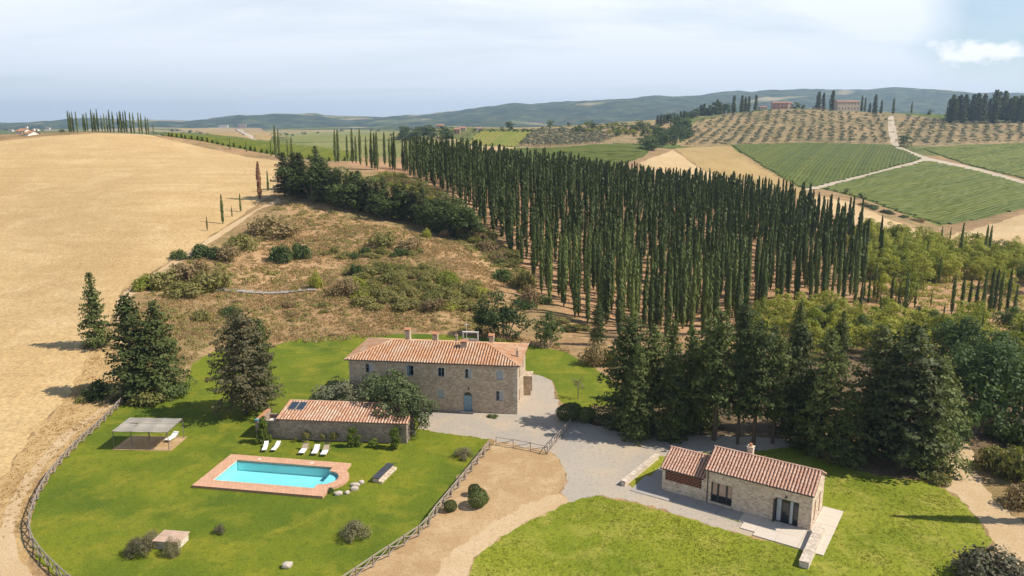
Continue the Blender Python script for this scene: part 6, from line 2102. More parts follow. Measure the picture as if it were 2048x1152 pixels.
def mass_of(name, variants, pts, zs, hs, H0, mat, widths, kind='stuff'):
    """many far plants of one kind as one piece of ground cover"""
    VV = []
    for k in range(len(pts)):
        V, fs = variants[k % len(variants)]
        s = hs[k] / H0; a = RNG.uniform(0, 6.28); c, sn = math.cos(a), math.sin(a)
        W = V * np.array([s * widths[k], s * widths[k], s])
        W = np.stack([W[:, 0] * c - W[:, 1] * sn + pts[k, 0], W[:, 0] * sn + W[:, 1] * c + pts[k, 1], W[:, 2] + zs[k]], 1)
        VV.append((W, fs))
    off = 0; allv, allf = [], []
    for W, fs in VV:
        allv.append(W); allf.append(fs + off); off += len(W)
    me = np_mesh(name, np.concatenate(allv), np.concatenate(allf), MATS[mat])
    return tag(link(name, me), kind=kind)


def low_cypress(seed, n=170):
    rng = np.random.default_rng(seed)
    t = rng.uniform(0, 1, n); a = rng.uniform(0, 2 * PI, n)
    rr = 0.70 * (t ** 0.35 * (1 - t) ** 0.72 * 1.5 + 0.04) * rng.uniform(0.7, 1.05, n)
    P = np.stack([rr * np.cos(a), rr * np.sin(a), 0.5 + t * 13.5], 1)
    V, F_ = cards(P, np.stack([np.cos(a), np.sin(a), 0.2 + 0 * a], 1), 0.62, 1.7, 0.22, (0, 0, 1), rng)
    return V, F_


far_k = near[LEFT:]
mass_of('cypress_plantation', [low_cypress(500 + i) for i in range(5)], GP[far_k], GZ[far_k], GH[far_k], 14.0, 'cypress leaves', RNG.uniform(0.72, 1.2, len(far_k)))


# ------------------------------------------------------------------ yellow green trees right of the plantation
def scatter(poly_px, spacing, jitter=0.35, n_try=1, seed=1):
    rng = np.random.default_rng(seed)
    q = ground_at(*np.array(poly_px, float).T); poly = q[~np.isnan(q[:, 0])][:, :2]
    lo, hi = poly.min(0), poly.max(0)
    out = []
    j = 0
    y = lo[1]
    while y < hi[1]:
        x = lo[0] + (spacing / 2 if j % 2 else 0)
        while x < hi[0]:
            out.append((x, y)); x += spacing
        y += spacing * 0.87; j += 1
    out = np.array(out) + rng.normal(0, spacing * jitter, (len(out), 2))
    return out[inside(poly, out)]


def fill_trees(poly_px, spacing, variants, hmin, hmax, name, label, group, width=1.0, seed=1, cat='tree', keep=1.0):
    for k, (x, y) in enumerate(scatter(poly_px, spacing, seed=seed)):
        if random.random() > keep: continue
        plant_tree(name, variants[k % len(variants)], (x, y, float(hgt(x, y))), random.uniform(hmin, hmax), label, cat, group, width * random.uniform(0.85, 1.15))


fill_trees([(1700, 470), (1760, 478), (1860, 500), (1900, 520), (1890, 560), (1800, 570), (1715, 560)], 5.7, BRIGHT, 6.5, 9.0, 'broadleaf_tree', 'yellow green broadleaf tree in the upper wood right of the cypress plantation', 'trees of the upper yellow green wood', 0.95, 3)
fill_trees([(1860, 500), (1960, 500), (2110, 520), (2110, 600), (1960, 585), (1880, 560)], 6.8, BRIGHT[:4] + [OAK[0]], 5.5, 8.0, 'broadleaf_tree', 'yellow green broadleaf tree in the upper wood right of the cypress plantation', 'trees of the upper yellow green wood', 0.95, 4)
fill_trees([(1720, 585), (1860, 585), (1890, 610), (1760, 612)], 7.6, BRIGHT, 6.5, 8.5, 'broadleaf_tree', 'rounded yellow green tree among bare soil and cypresses', 'trees on bare soil among cypresses', 0.9, 5)
fill_trees([(1450, 668), (1520, 645), (1600, 640), (1720, 648), (1900, 650), (2100, 660), (2110, 735), (1900, 740), (1720, 720), (1560, 712), (1460, 705)], 7.0, BRIGHT + [OAK[1]], 5.2, 7.6, 'broadleaf_tree', 'yellow green broadleaf tree in the strip behind the dark conifers', 'trees behind the dark conifers', 1.0, 6)
fill_trees([(1560, 622), (1660, 622), (1700, 640), (1560, 645)], 8.0, BRIGHT, 5.0, 7.0, 'broadleaf_tree', 'yellow green broadleaf tree in the strip behind the dark conifers', 'trees behind the dark conifers', 1.0, 7)
fill_trees([(1240, 700), (1560, 715), (1700, 730), (1850, 760), (1720, 800), (1500, 770), (1300, 750)], 10.0, [CONI[1], CONI[3], DARK[0]], 9.0, 13.0, 'conifer_tree', 'conifer in the second row hidden behind the dark conifers', 'second row of conifers', 0.9, 8, keep=0.5)
fill_trees([(1880, 745), (2120, 745), (2140, 830), (1930, 800)], 8.5, BLUE + [OAK[3]], 7, 10, 'broadleaf_tree', 'dark broadleaf tree crowding behind the blue green tree', 'dark broadleaf trees at the right edge', 1.0, 9)


# ------------------------------------------------------------------ scrub on the mound
def bush_at(me, px, py, wpx, hpx, name, label, group=None):
    p = seat(px, py); d = p[1] * CT - (p[2] - CAM_H) * ST
    w = wpx * d / FPX / 2; h = hpx * d / FPX
    plant_bush(name, me, tuple(p), w, w * random.uniform(0.8, 1.1), h, label, 'bush', group)


for me, px, py, w, h, lab in [
    (BROWN[0], 548, 470, 95, 44, 'large brown bush near the top of the dry scrub below the field path'), (SCRUB[0], 478, 500, 70, 40, 'olive bush beside the field path above the big dome of scrub'), (GREENB[0], 357, 517, 30, 22, 'small dark green bush on the path edge'),
    (GREENB[1], 402, 512, 46, 30, 'green twin bush beside the field path'), (GREENB[2], 432, 514, 40, 26, 'green bush right of the twin bush by the field path'), (SCRUB[1], 328, 575, 80, 42, 'yellowish bush in the large dome of scrub'), (BROWN[1], 385, 565, 90, 56, 'brown grey bush in the centre of the dome of scrub'),
    (SCRUB[2], 428, 580, 80, 48, 'olive bush on the right side of the dome of scrub'), (YELB[0], 292, 578, 60, 34, 'bright green bush at the left of the dome of scrub'), (SCRUB[3], 365, 592, 80, 34, 'yellow tinted bush at the front of the dome of scrub'),
    (BROWN[2], 460, 520, 66, 34, 'brown bush above the retaining wall to the left'), (GREENB[0], 562, 522, 48, 40, 'green bush left one of the pair casting a dark shadow'), (GREENB[1], 602, 516, 42, 36, 'green bush right one of the pair casting a dark shadow'),
    (GREENB[2], 462, 630, 46, 22, 'dark green low bush alone below the retaining wall'), (SCRUB[0], 402, 640, 46, 26, 'pale green bush left of the dark low bush'), (YELB[1], 632, 575, 26, 36, 'slim pale green sapling bush at the end of the retaining wall'),
    (BROWN[0], 690, 585, 62, 36, 'brown bush right of the retaining wall'), (GREENB[1], 712, 552, 26, 30, 'deep green young bush left of the large shrubbery'), (SCRUB[2], 762, 492, 64, 34, 'bush on the crest of the bare slope'), (BROWN[1], 822, 500, 66, 34, 'brownish bush right on the crest of the bare slope'),
    (YELB[0], 854, 474, 20, 20, 'small upright yellow green bush at the end of the dark tree row'), (BROWN[2], 890, 474, 30, 18, 'small reddish bush at the end of the dark tree row'), (GREENB[0], 1005, 560, 40, 30, 'grey green bush on the right edge of the bare slope'), (BROWN[1], 870, 620, 60, 30, 'greyish bush at the right end of the shrubbery'),
    (SCRUB[1], 975, 640, 50, 36, 'olive bush left of the oaks behind the villa'), (BROWN[2], 1060, 610, 56, 44, 'brown bush between the oaks and the plantation'), (SCRUB[3], 1045, 575, 60, 44, 'olive brown bush at the left edge of the plantation')]:
    bush_at(me, px, py, w, h, 'bush', lab)
LOW_GREEN = 'weedy low bush in the band of green plants below the bare slope'
for k in range(16):
    bush_at((SCRUB + GREENB)[k % 7], 655 + k * 12 + random.uniform(-5, 5), 512 + random.uniform(-6, 5), random.uniform(16, 32), random.uniform(8, 18), 'bush', LOW_GREEN, 'weedy bushes below the bare slope')


def fill_bushes(poly_px, spacing, variants, rmin, rmax, hk, label, group, seed, keep=1.0):
    for k, (x, y) in enumerate(scatter(poly_px, spacing, seed=seed)):
        if random.random() > keep: continue
        r = random.uniform(rmin, rmax)
        plant_bush('bush', variants[k % len(variants)], (x, y, float(hgt(x, y)) - 0.1), r, r * random.uniform(0.8, 1.2), r * hk * random.uniform(0.7, 1.2), label, 'bush', group)


fill_bushes([(700, 545), (760, 528), (850, 536), (940, 568), (990, 592), (950, 622), (850, 628), (760, 622), (715, 600)], 3.3, SCRUB + YELB[:1] + SCRUB, 1.9, 3.0, 0.85, 'yellow green bush in the dense shrubbery above the villa roof', 'bushes of the shrubbery above the villa', 11)
fill_bushes([(855, 440), (905, 470), (960, 505), (1020, 545), (1062, 600), (1045, 560), (1020, 500), (970, 455), (900, 405), (850, 372), (790, 352), (760, 345), (770, 362), (830, 385), (900, 430), (940, 470)], 3.9, SCRUB + BROWN + SCRUB, 1.8, 3.2, 0.95, 'olive brown bush in the band of scrub along the left edge of the plantation', 'bushes along the plantation edge', 12)
fill_bushes([(760, 345), (850, 372), (900, 405), (950, 440), (940, 460), (860, 425), (800, 385), (750, 360)], 4.4, BROWN + SCRUB + YELB, 1.6, 3.2, 0.9, 'autumn coloured bush on the ridge behind the dark tree row', 'bushes on the ridge', 13)
fill_bushes([(380, 680), (560, 668), (720, 650), (900, 640), (900, 660), (720, 662), (560, 680), (400, 700)], 6.5, BROWN + SCRUB[:1], 0.7, 1.5, 0.7, 'small dry bush on the brown bank behind the villa lawn', 'dry bushes on the bank', 14, keep=0.6)
fill_bushes([(300, 600), (420, 600), (560, 600), (700, 590), (720, 640), (560, 640), (420, 660), (390, 690), (350, 640)], 5.5, BROWN + SCRUB[:2], 0.8, 1.9, 0.65, 'brown bush scattered on the dry ground below the retaining wall', 'brown bushes below the retaining wall', 15, keep=0.6)
fill_bushes([(560, 415), (640, 425), (740, 460), (840, 490), (840, 500), (700, 505), (600, 500), (540, 470)], 8, BROWN, 0.8, 1.8, 0.6, 'low brown bush on the bare slope under the dark tree row', 'low bushes on the bare slope', 16, keep=0.5)
fill_bushes([(1060, 590), (1100, 640), (1180, 676), (1260, 700), (1250, 680), (1150, 640), (1085, 590)], 4.6, SCRUB + GREENB, 1.2, 2.6, 0.9, 'green bush along the lower left edge of the plantation', 'bushes at the foot of the plantation', 18, keep=0.75)
fill_bushes([(1240, 690), (1400, 700), (1500, 720), (1420, 790), (1260, 740)], 6, SCRUB + GREENB, 1.2, 2.4, 0.9, 'underwood bush in the shade behind the dark conifers', 'underwood behind the conifers', 17, keep=0.6)


# low undergrowth of the dry mound: heath like clumps nobody could count
def low_clump(seed, n=46):
    rng = np.random.default_rng(seed)
    d = unit(rng.normal(0, 1, (n, 3))); d[:, 2] = np.abs(d[:, 2])
    P = d * np.array([1.0, 1.0, 0.6]) * rng.uniform(0.5, 1.1, (n, 1))
    return cards(P, d + np.array([0, 0, .5]), 0.26, 0.32, 0.5, None, rng)


def undergrowth(name, poly_px, spacing, mat, hmin, hmax, thr, seed):
    p = scatter(poly_px, spacing, 0.45, seed=seed)
    f = fbm(p[:, 0] / 11.0, p[:, 1] / 11.0, 3, seed) + RNG.normal(0, 0.25, len(p))
    p = p[f > thr]
    h = RNG.uniform(hmin, hmax, len(p))
    mass_of(name, [low_clump(seed + i) for i in range(5)], p, hgt(p[:, 0], p[:, 1]) - 0.05, h, 1.0, mat, RNG.uniform(0.8, 1.5, len(p)))


MOUND = [(250, 640), (300, 585), (350, 520), (440, 490), (520, 440), (560, 405), (640, 412), (740, 450), (850, 470), (940, 480), (1010, 540), (1060, 600), (1000, 660), (900, 660), (720, 660), (560, 680), (400, 700), (370, 730), (260, 760)]
undergrowth('heath_undergrowth', MOUND, 1.9, 'scrub leaves', 0.45, 1.2, -0.02, 701)
undergrowth('brown_undergrowth', MOUND, 1.9, 'brown scrub leaves', 0.3, 0.7, 0.2, 711)
undergrowth('ridge_undergrowth', [(760, 345), (850, 372), (940, 430), (1060, 560), (1040, 590), (960, 520), (860, 430), (750, 365)], 2.2, 'scrub leaves', 0.6, 1.5, -0.2, 721)
undergrowth('wood_undergrowth', [(1240, 690), (1500, 700), (1900, 700), (2100, 720), (2100, 560), (1880, 520), (1720, 500), (1720, 600), (1560, 640), (1400, 690)], 2.8, 'bright leaves', 0.5, 1.5, 0.0, 731)

# ------------------------------------------------------------------ grass and weeds (uncountable)
def tufts(name, poly_px, n, mat, hmin, hmax, wd, seed, blades=5):
    rng = np.random.default_rng(seed)
    q = ground_at(*np.array(poly_px, float).T); poly = q[~np.isnan(q[:, 0])][:, :2]
    lo, hi = poly.min(0), poly.max(0)
    p = rng.uniform(lo, hi, (n * 4, 2)); p = p[inside(poly, p)]
    pit = pool_pit_uv(); p = p[~inside(pit, np.stack([p[:, 0] / p[:, 1], np.log(p[:, 1])], 1) * 1.0)]
    dens = 0.5 + 0.5 * fbm(p[:, 0] / 5.0, p[:, 1] / 5.0, 3, seed)
    p = p[rng.random(len(p)) < dens][:n]
    p = np.repeat(p, blades, 0) + rng.normal(0, wd * 0.9, (len(p) * blades, 2))
    z = hgt(p[:, 0], p[:, 1])
    a = rng.uniform(0, 2 * PI, len(p)); h = rng.uniform(hmin, hmax, len(p)); w = wd * rng.uniform(0.3, 0.6, len(p))
    lean = rng.normal(0, 0.45, (len(p), 2)) * h[:, None]
    B = np.stack([p[:, 0], p[:, 1], z - 0.02], 1)
    s = np.stack([np.cos(a) * w, np.sin(a) * w, 0 * a], 1)
    T = B + np.stack([lean[:, 0], lean[:, 1], h], 1)
    V = np.stack([B - s, B + s, T], 1).reshape(-1, 3)
    tag(link(name, np_mesh(name, V, np.arange(len(V)).reshape(-1, 3), MATS[mat])), kind='stuff')


tufts('dry_grass', [(300, 600), (440, 560), (540, 480), (600, 420), (760, 450), (930, 490), (1010, 570), (940, 640), (1100, 690), (1200, 730), (1120, 700), (900, 662), (560, 685), (400, 700), (380, 730), (250, 780), (240, 650)], 14000, 'dry grass', 0.2, 0.6, 0.26, 31)
tufts('verge_grass', [(222, 640), (244, 700), (246, 803), (150, 880), (60, 1000), (40, 1060), (-40, 1100), (30, 920), (140, 790)], 3000, 'dry grass', 0.08, 0.28, 0.16, 32)
tufts('meadow_grass', [(1188, 990), (1300, 1016), (1486, 1072), (1600, 1102), (1640, 1130), (1660, 940), (1760, 952), (1890, 980), (1968, 1058), (1980, 1080), (1970, 1300), (946, 1300), (938, 1160), (985, 1085), (1060, 1040)], 11000, 'grass blades', 0.04, 0.13, 0.10, 33)
tufts('lawn_grass', LAWN_W[20:] + LAWN_W[:1], 9000, 'grass blades', 0.03, 0.08, 0.08, 34)
tufts('grove_weeds', [(960, 440), (1060, 560), (1180, 655), (1700, 640), (2050, 690), (2050, 560), (1700, 506), (1400, 420), (1000, 360)], 4000, 'dry grass', 0.2, 0.6, 0.3, 35)
# ------------------------------------------------------------------ far things
def world_poly(poly_px):
    q = ground_at(*np.array(poly_px, float).T)
    return q[~np.isnan(q[:, 0])][:, :2]


def vine_rows(name, region, ang_deg, spacing, h, w, seg=5.0, mat='vine leaves', shrink=0.0):
    uv = REG_POLY[region]
    Y = np.exp(uv[:, 1]); poly = np.stack([uv[:, 0] * Y, Y], 1)
    c, s = math.cos(math.radians(ang_deg)), math.sin(math.radians(ang_deg))
    R = np.array([[c, s], [-s, c]])
    loc = poly @ R.T
    lo, hi = loc.min(0), loc.max(0)
    V, F_ = [], []
    rng = np.random.default_rng(int(spacing * 100) + len(region))
    off = 0
    for yy in np.arange(lo[1], hi[1], spacing):
        xs = np.arange(lo[0], hi[0], seg)
        p = np.stack([xs, np.full(len(xs), yy)], 1) + rng.normal(0, 0.12, (len(xs), 2))
        wp = p @ R
        ok = inside(poly, wp)
        z = hgt(wp[:, 0], wp[:, 1])
        i = 0
        while i < len(xs):
            if not ok[i]: i += 1; continue
            j = i
            while j + 1 < len(xs) and ok[j + 1]: j += 1
            if j > i:
                n = j - i + 1
                hh = h * rng.uniform(0.6, 1.5, n); ww = w * rng.uniform(0.85, 1.1, n)
                side = np.array([-s, c])
                b0 = np.concatenate([wp[i:j + 1] - side * ww[:, None] / 2, z[i:j + 1, None] + 0.15], 1)
                b1 = np.concatenate([wp[i:j + 1] + side * ww[:, None] / 2, z[i:j + 1, None] + 0.15], 1)
                t0 = np.concatenate([wp[i:j + 1] - side * ww[:, None] * 0.3, z[i:j + 1, None] + hh[:, None]], 1)
                t1 = np.concatenate([wp[i:j + 1] + side * ww[:, None] * 0.3, z[i:j + 1, None] + hh[:, None]], 1)
                V.append(np.concatenate([b0, t0, t1, b1]))
                k = np.arange(n - 1)
                for a, b in ((0, 1), (1, 2), (2, 3)):
                    F_.append(np.stack([a * n + k, a * n + k + 1, b * n + k + 1, b * n + k], 1) + off)
                off += 4 * n
            i = j + 1
    me = np_mesh(name, np.concatenate(V), np.concatenate(F_), MATS[mat])
    tag(link(name, me), kind='stuff')


vine_rows('vine_rows', 'upper_vineyard', 62, 3.0, 0.55, 3.1)
vine_rows('vine_rows', 'lower_vineyard', 28, 3.0, 0.55, 3.1)
vine_rows('vine_rows', 'far_vineyard', 40, 3.2, 0.55, 3.3)
vine_rows('vine_rows', 'valley_vineyard', 20, 3.4, 0.55, 3.5)
vine_rows('vine_rows', 'yellow_vineyard', 80, 5.0, 1.3, 1.2, mat='bright leaves')
vine_rows('vine_rows', 'vineyard_strip', 100, 3.2, 1.7, 1.3, seg=3.0)

# olive groves: the largest in the picture one by one, the others together
OLIVE_FAR = []
for i in range(3):
    V_, F__ = None, None
    rng_ = np.random.default_rng(600 + i)
    n_ = 70
    d_ = unit(rng_.normal(0, 1, (n_, 3))); d_[:, 2] = np.abs(d_[:, 2]) - 0.25
    P_ = d_ * np.array([2.5, 2.5, 1.8]) * rng_.uniform(0.6, 1.05, (n_, 1)) + np.array([0, 0, 2.5])
    OLIVE_FAR.append(cards(P_, d_ + np.array([0, 0, 0.3]), 0.9, 1.0, 0.4, None, rng_))


def olive_mesh(V, F_):
    m = MB(); m.bar((0, 0, -0.4), (0.1, 0, 1.8), 0.16, 5, 0.1)
    n = len(V)
    v = np.concatenate([V, np.array(m.v)])
    f5 = np.array([[a + n for a in f] for f in m.f if len(f) == 4])
    return np_mesh('olive_tree', v, [np.concatenate([F_, f5])], [MATS['olive leaves'], MATS['bark']], midx=[0] * len(F_) + [1] * len(f5))


OLIVE_ME = [olive_mesh(*o) for o in OLIVE_FAR]


def olive_rows(poly_px, sx, sy, ang, keep, seed):
    poly = world_poly(poly_px)
    rng = np.random.default_rng(seed)
    c, s = math.cos(ang), math.sin(ang)
    cen = poly.mean(0)
    g_ = np.array([(c * i * sx - s * j * sy + cen[0], s * i * sx + c * j * sy + cen[1]) for i in range(-90, 91) for j in range(-90, 91)])
    g_ = g_ + rng.normal(0, 1.3, g_.shape)
    g_ = g_[inside(poly, g_)]
    return g_[rng.random(len(g_)) < keep]


OL = [olive_rows([(1370, 290), (1385, 262), (1480, 255), (1600, 253), (1770, 250), (1772, 286), (1600, 283), (1456, 289)], 11, 6.5, -0.40, 0.86, 1),
      olive_rows([(1380, 262), (1395, 244), (1450, 233), (1560, 222), (1700, 226), (1775, 232), (1775, 250), (1600, 252), (1480, 254)], 11, 9, -0.36, 0.8, 2),
      olive_rows([(1800, 232), (1900, 243), (2100, 250), (2100, 283), (1960, 287), (1850, 292), (1800, 286)], 11, 8, -0.54, 0.85, 3),
      olive_rows([(1035, 292), (1066, 265), (1110, 262), (1180, 262), (1230, 276), (1200, 287), (1120, 293)], 7.5, 5.5, 0.35, 0.95, 4)]
OL = np.concatenate(OL)
oz = hgt(OL[:, 0], OL[:, 1])
order = np.argsort(OL[:, 1])
for q, k in enumerate(order[:296]):
    sc = random.uniform(0.6, 1.25)
    o = link('olive_tree', OLIVE_ME[k % 3], None, (OL[k, 0], OL[k, 1], oz[k]), random.uniform(0, 6.28)); o.scale = (sc, sc, sc)
    tag(o, 'small grey green olive tree in the rows on the distant slopes', 'olive tree', 'olive trees on the distant slopes')
rest = order[296:]
if len(rest): mass_of('olive_grove', OLIVE_FAR, OL[rest], oz[rest], RNG.uniform(2.4, 5.0, len(rest)), 4.0, 'olive leaves', RNG.uniform(0.85, 1.15, len(rest)))


undergrowth('slope_undergrowth', [(1370, 290), (1385, 262), (1450, 233), (1560, 222), (1775, 232), (1900, 243), (2100, 250), (2100, 283), (1772, 286), (1456, 289)], 6.0, 'scrub leaves', 0.8, 2.2, 0.15, 741)

# woods and single trees of the far slopes
def far_tree(var, px, base, top, label, group=None, width=1.0, name='oak_tree', dmax=1300):
    p = seat(px, base, dmax)
    plant_tree(name, var, tuple(p), max(2.0, height_to(p, top)), label, 'tree', group, width)


R_ = random.Random(5)
for k in range(20):
    px = R_.uniform(806, 898); base = 274 + R_.uniform(-8, 8) - (px - 806) * 0.03
    far_tree(FAR_OAK[k % 3], px, base, base - R_.uniform(14, 22), 'dark round tree in the thicket left of the hamlet', 'trees of the hamlet thicket', 1.6)
for k in range(26):
    px = R_.uniform(1290, 1372); f = (px - 1290) / 82
    base = 292 - 34 * f + R_.uniform(-4, 18)
    far_tree(FAR_OAK[k % 3], px, min(base, 300), min(base, 300) - R_.uniform(18, 30), 'dark oak in the wooded gully below the olive hill', 'oaks of the wooded gully', 1.5)
for k in range(70):
    px = R_.uniform(1085, 1320); base = R_.uniform(252, 276)
    if base > 262 + (px - 1085) * 0.08 and px < 1200: continue
    far_tree((FAR_OAK + BRIGHT[:1])[k % 4], px, base, base - R_.uniform(8, 15), 'mixed bushy tree on the slope between olives and wooded gully', 'bushy trees above the olive rows', 1.4)
for px, base, top, lab in [(1018, 262, 242, 'round tree alone on the skyline right of the hamlet'), (1101, 257, 240, 'round tree on the skyline above the olive rows'), (1810, 293, 270, 'round tree at the junction of the white roads'), (1693, 388, 376, 'small tree at the left edge of the lower vineyard'), (1722, 397, 386, 'bush like tree on the vineyard track')]:
    far_tree(FAR_OAK[0], px, base, top, lab, None, 1.5)
for k in range(16):
    px = 950 + k * 8.5 + R_.uniform(-4, 4); far_tree(FAR_OAK[k % 3], px, 264, 258 + R_.uniform(-2, 1), 'low hedge tree on the skyline between hamlet and olives', 'hedge trees on the skyline', 1.6)
for k in range(22):
    px = 1315 + k * 6.6; base = 252 - k * 1.6 + R_.uniform(-2, 3)
    far_tree((FAR_CON + FAR_OAK)[k % 6], px, base, base - R_.uniform(14, 24), 'dark tree in the belt climbing to the hilltop farm', 'trees of the hilltop belt', 1.2)
for px, base, top in [(1467, 216, 191), (1483, 217, 191), (1497, 218, 193), (1511, 217, 190), (1490, 216, 194)]:
    far_tree(FAR_CON[int(px) % 3], px, base, top, 'tall dark conifer in the group left of the hilltop farm', 'conifers left of the hilltop farm', 0.8, 'conifer_tree')
Z4 = lambda x, y: (1500 + x / 3.737, 170 + y / 3.737)
for x, t_, b, w, lab in [(508, 50, 152, .9, 'dark tree pair on the hilltop, the left one'), (545, 60, 150, .7, 'dark tree pair on the hilltop, the right slimmer one'), (612, 40, 160, .9, 'broad dark tree beside the long hilltop villa'),
                         (832, 80, 170, .5, 'slim dark tree touching the right end of the hilltop villa'), (857, 95, 172, .5, 'short slim tree second right of the hilltop villa'), (930, 72, 215, .75, 'largest dark tree right of the hilltop villa'), (893, 135, 205, .9, 'low dark tree left of the largest one on the hilltop'),
                         (978, 115, 212, .7, 'medium dark tree right of the largest one on the hilltop')]:
    far_tree(FAR_CON[int(x) % 3], Z4(x, 0)[0], Z4(0, b)[1], Z4(0, t_)[1], lab, None, w, 'conifer_tree')
for x, t_, b, lab in [(1068, 98, 220, 'single cypress on the skyline at the head of the white road'), (1205, 125, 215, 'single cypress on the skyline right of the white road')]:
    p = seat(Z4(x, 0)[0], Z4(0, b)[1], 1300); plant_tree('cypress_tree', CYP[1], tuple(p), height_to(p, Z4(0, t_)[1]), lab, 'tree', None, 1.9)
for k in range(46):
    px = R_.uniform(1892, 2110); base = 240 + R_.uniform(-4, 6)
    far_tree(FAR_CON[k % 3], px, base, 196 + R_.uniform(-8, 14) - (8 if 1950 < px < 2010 else 0), 'tall dark conifer in the wood on the right skyline', 'conifers of the right skyline wood', 0.85, 'conifer_tree')
for x, t_, b, lab in [(350, 120, 165, 'round bushy tree right of the small hilltop house'), (400, 138, 168, 'low bush tree between the hilltop houses'), (1345, 178, 222, 'brownish bush on the skyline left of the conifer wood')]:
    far_tree(FAR_OAK[1], Z4(x, 0)[0], Z4(0, b)[1], Z4(0, t_)[1], lab, None, 1.2)
for k in range(34):                                      # hedges and copses of the far plain
    px = R_.choice([R_.uniform(330, 420), R_.uniform(560, 830), R_.uniform(-60, 130)]); base = R_.uniform(262, 272)
    far_tree(FAR_OAK[k % 3], px, base, base - R_.uniform(3, 6), 'far hedgerow tree on the plain beyond the wheat hill', 'hedgerow trees of the plain', 1.8, dmax=1e9)
for k in range(13):
    px = R_.uniform(1700, 1850); f = (px - 1700) / 150
    p = seat(px, 402 + 46 * f + R_.uniform(-3, 3)); r = R_.uniform(1.6, 3.2)
    plant_bush('bush', (GREENB + BROWN)[k % 6], tuple(p), r * 1.4, r, r * 0.8, 'dark bush in the ditch hedge below the lower vineyard', 'bush', 'bushes of the ditch hedge')


def farm(px, base, wpx, hpx, depth, label, wall='villa plaster', roof='far roof', ang=0.0, rows=2, cols=5, rise=0.28, name='farmhouse', dmax=1300):
    p = seat(px, base, dmax); d = p[1] * CT - (p[2] - CAM_H) * ST
    W_, H_ = wpx * d / FPX, hpx * d / FPX
    root = empty(name, tuple(p), ang); tag(root, label, 'house')
    m = MB(); hw = W_ / 2
    ops = []
    cw = W_ / cols
    for i in range(cols):
        for j in range(rows):
            x = cw * (i + 0.5); z = H_ * (j + 0.35) / rows
            ops.append((x - cw * 0.14, z, x + cw * 0.14, z + H_ / rows * 0.42, False))
    wall_with_openings(m, (-hw, 0, -1.0), (1, 0, 0), W_, H_ + 1.0, [(a, b + 1, c, e, f) if False else (a, b + 1.0, c, e + 1.0, f) for a, b, c, e, f in ops])
    top = lambda x: H_ + 1 + rise * depth / 2 * (1 - abs(x - depth / 2) / (depth / 2))
    wall_with_openings(m, (hw, 0, -1.0), (0, 1, 0), depth, H_ + 1.0, [], top=top)
    wall_with_openings(m, (hw, depth, -1.0), (-1, 0, 0), W_, H_ + 1.0, [])
    wall_with_openings(m, (-hw, depth, -1.0), (0, -1, 0), depth, H_ + 1.0, [], top=top)
    put('wall', m, MATS[wall], root)
    for a, b, c, e, f in ops:
        w = MB(); w.box(-hw + a, 0.2, b, -hw + c, 0.25, e); put('window', w, MATS['far window'], root)
    r = MB(); o = 0.4; zr = H_ + rise * depth / 2; ze = H_ - rise * o
    r.poly([(-hw - o, -o, ze), (hw + o, -o, ze), (hw + o, depth + o, ze), (-hw - o, depth + o, ze), (-hw - o, depth / 2, zr), (hw + o, depth / 2, zr)] ,
           [(0, 1, 5, 4), (2, 3, 4, 5)])
    r.poly([(-hw - o, -o, ze + .2), (hw + o, -o, ze + .2), (hw + o, depth + o, ze + .2), (-hw - o, depth + o, ze + .2), (-hw - o, depth / 2, zr + .2), (hw + o, depth / 2, zr + .2)], [(0, 1, 5, 4), (2, 3, 4, 5)])
    put('roof', r, MATS[roof], root)
    c = MB(); c.box(hw * 0.3, depth * 0.55, zr - 0.8, hw * 0.3 + 0.9, depth * 0.55 + 0.9, zr + 1.2); put('chimney', c, MATS[wall], root)
    return root


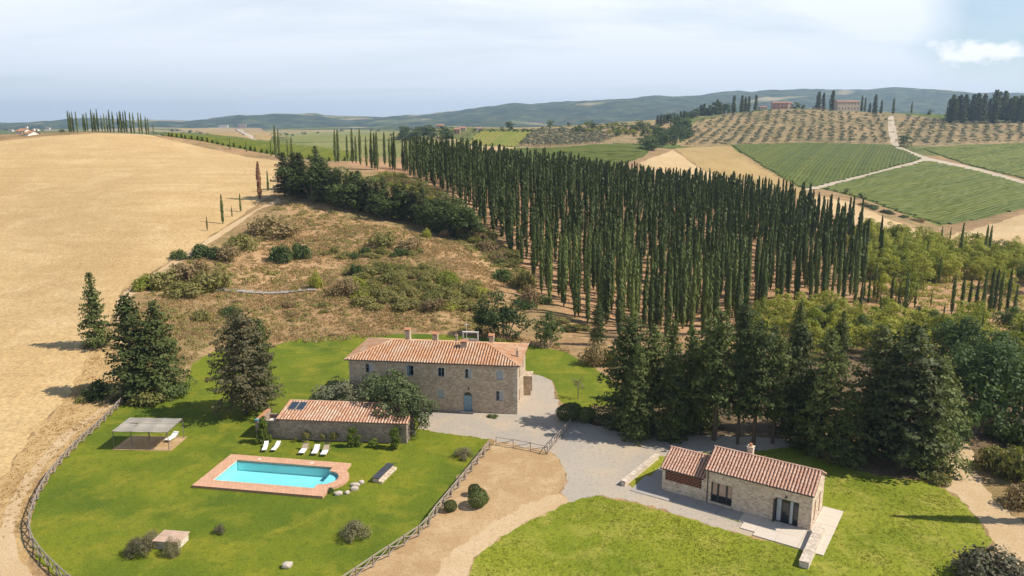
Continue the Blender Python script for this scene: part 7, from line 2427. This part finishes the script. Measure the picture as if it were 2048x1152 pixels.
farm(1560, 213, 30, 12, 10, 'rose walled house on the hilltop left of the long villa', 'rose plaster', ang=-0.15, cols=4)
farm(1578, 215, 16, 10, 9, 'tan wing house right beside the rose walled hilltop house', 'villa plaster', ang=0.2, cols=2)
farm(1697, 221, 45, 18, 16, 'long two storey villa with red roof on the hilltop', 'villa plaster', ang=0.08, cols=7, rise=0.22)
farm(1527, 213, 14, 6, 8, 'small low house at the left end of the hilltop', 'villa plaster', cols=2, rows=1)
farm(1640, 214, 22, 4, 8, 'low shed between the hilltop houses', 'rose plaster', cols=3, rows=1)
farm(880, 256, 15, 6, 10, 'hamlet house showing over the thicket trees', 'villa plaster', cols=3)
farm(914, 268, 12, 9, 9, 'pinkish hamlet house right of the thicket', 'rose plaster', cols=2)
farm(925, 262, 13, 6, 9, 'hamlet house with pale wall behind the pinkish one', 'villa plaster', cols=3)
farm(958, 261, 12, 4, 8, 'low hamlet shed at the field edge', 'white plaster', cols=3, rows=1)
farm(446, 256, 18, 5, 14, 'white far farm building on the plain', 'white plaster', cols=4, rows=1, dmax=1e9)
farm(484, 256, 15, 7, 14, 'red far farmhouse on the plain beside the white road', 'rose plaster', cols=3, dmax=1e9)
for i, (px, b, w, h) in enumerate([(38, 268, 12, 5), (52, 272, 8, 4), (70, 262, 10, 3), (20, 263, 9, 3), (95, 259, 8, 3)]):
    farm(px, b, w, h, 10, ['white house lowest in the far village at the left edge', 'small white house beside the lowest village house', 'pale house high in the far village', 'pale house at the left edge of the far village', 'farthest pale village house near the crest trees'][i], 'white plaster', cols=2, rows=1, dmax=1e9)
# ------------------------------------------------------------------ summer haze
def build_haze():
    m = bpy.data.materials.new('haze'); m.use_nodes = True
    N, L = nodes_of(m.node_tree)
    out = N('ShaderNodeOutputMaterial')
    v = N('ShaderNodeVolumePrincipled')
    v.inputs['Color'].default_value = (0.58, 0.78, 1.0, 1)
    v.inputs['Density'].default_value = 0.00010
    v.inputs['Anisotropy'].default_value = 0.2
    L(v.outputs[0], out.inputs['Volume'])
    top = max(float(HG.max()), CAM_H) + 30
    b = MB(); b.box(-14500, -150, float(HG.min()) - 3, 14500, 11900, top)
    tag(b.build('haze', m), kind='stuff')


build_haze()
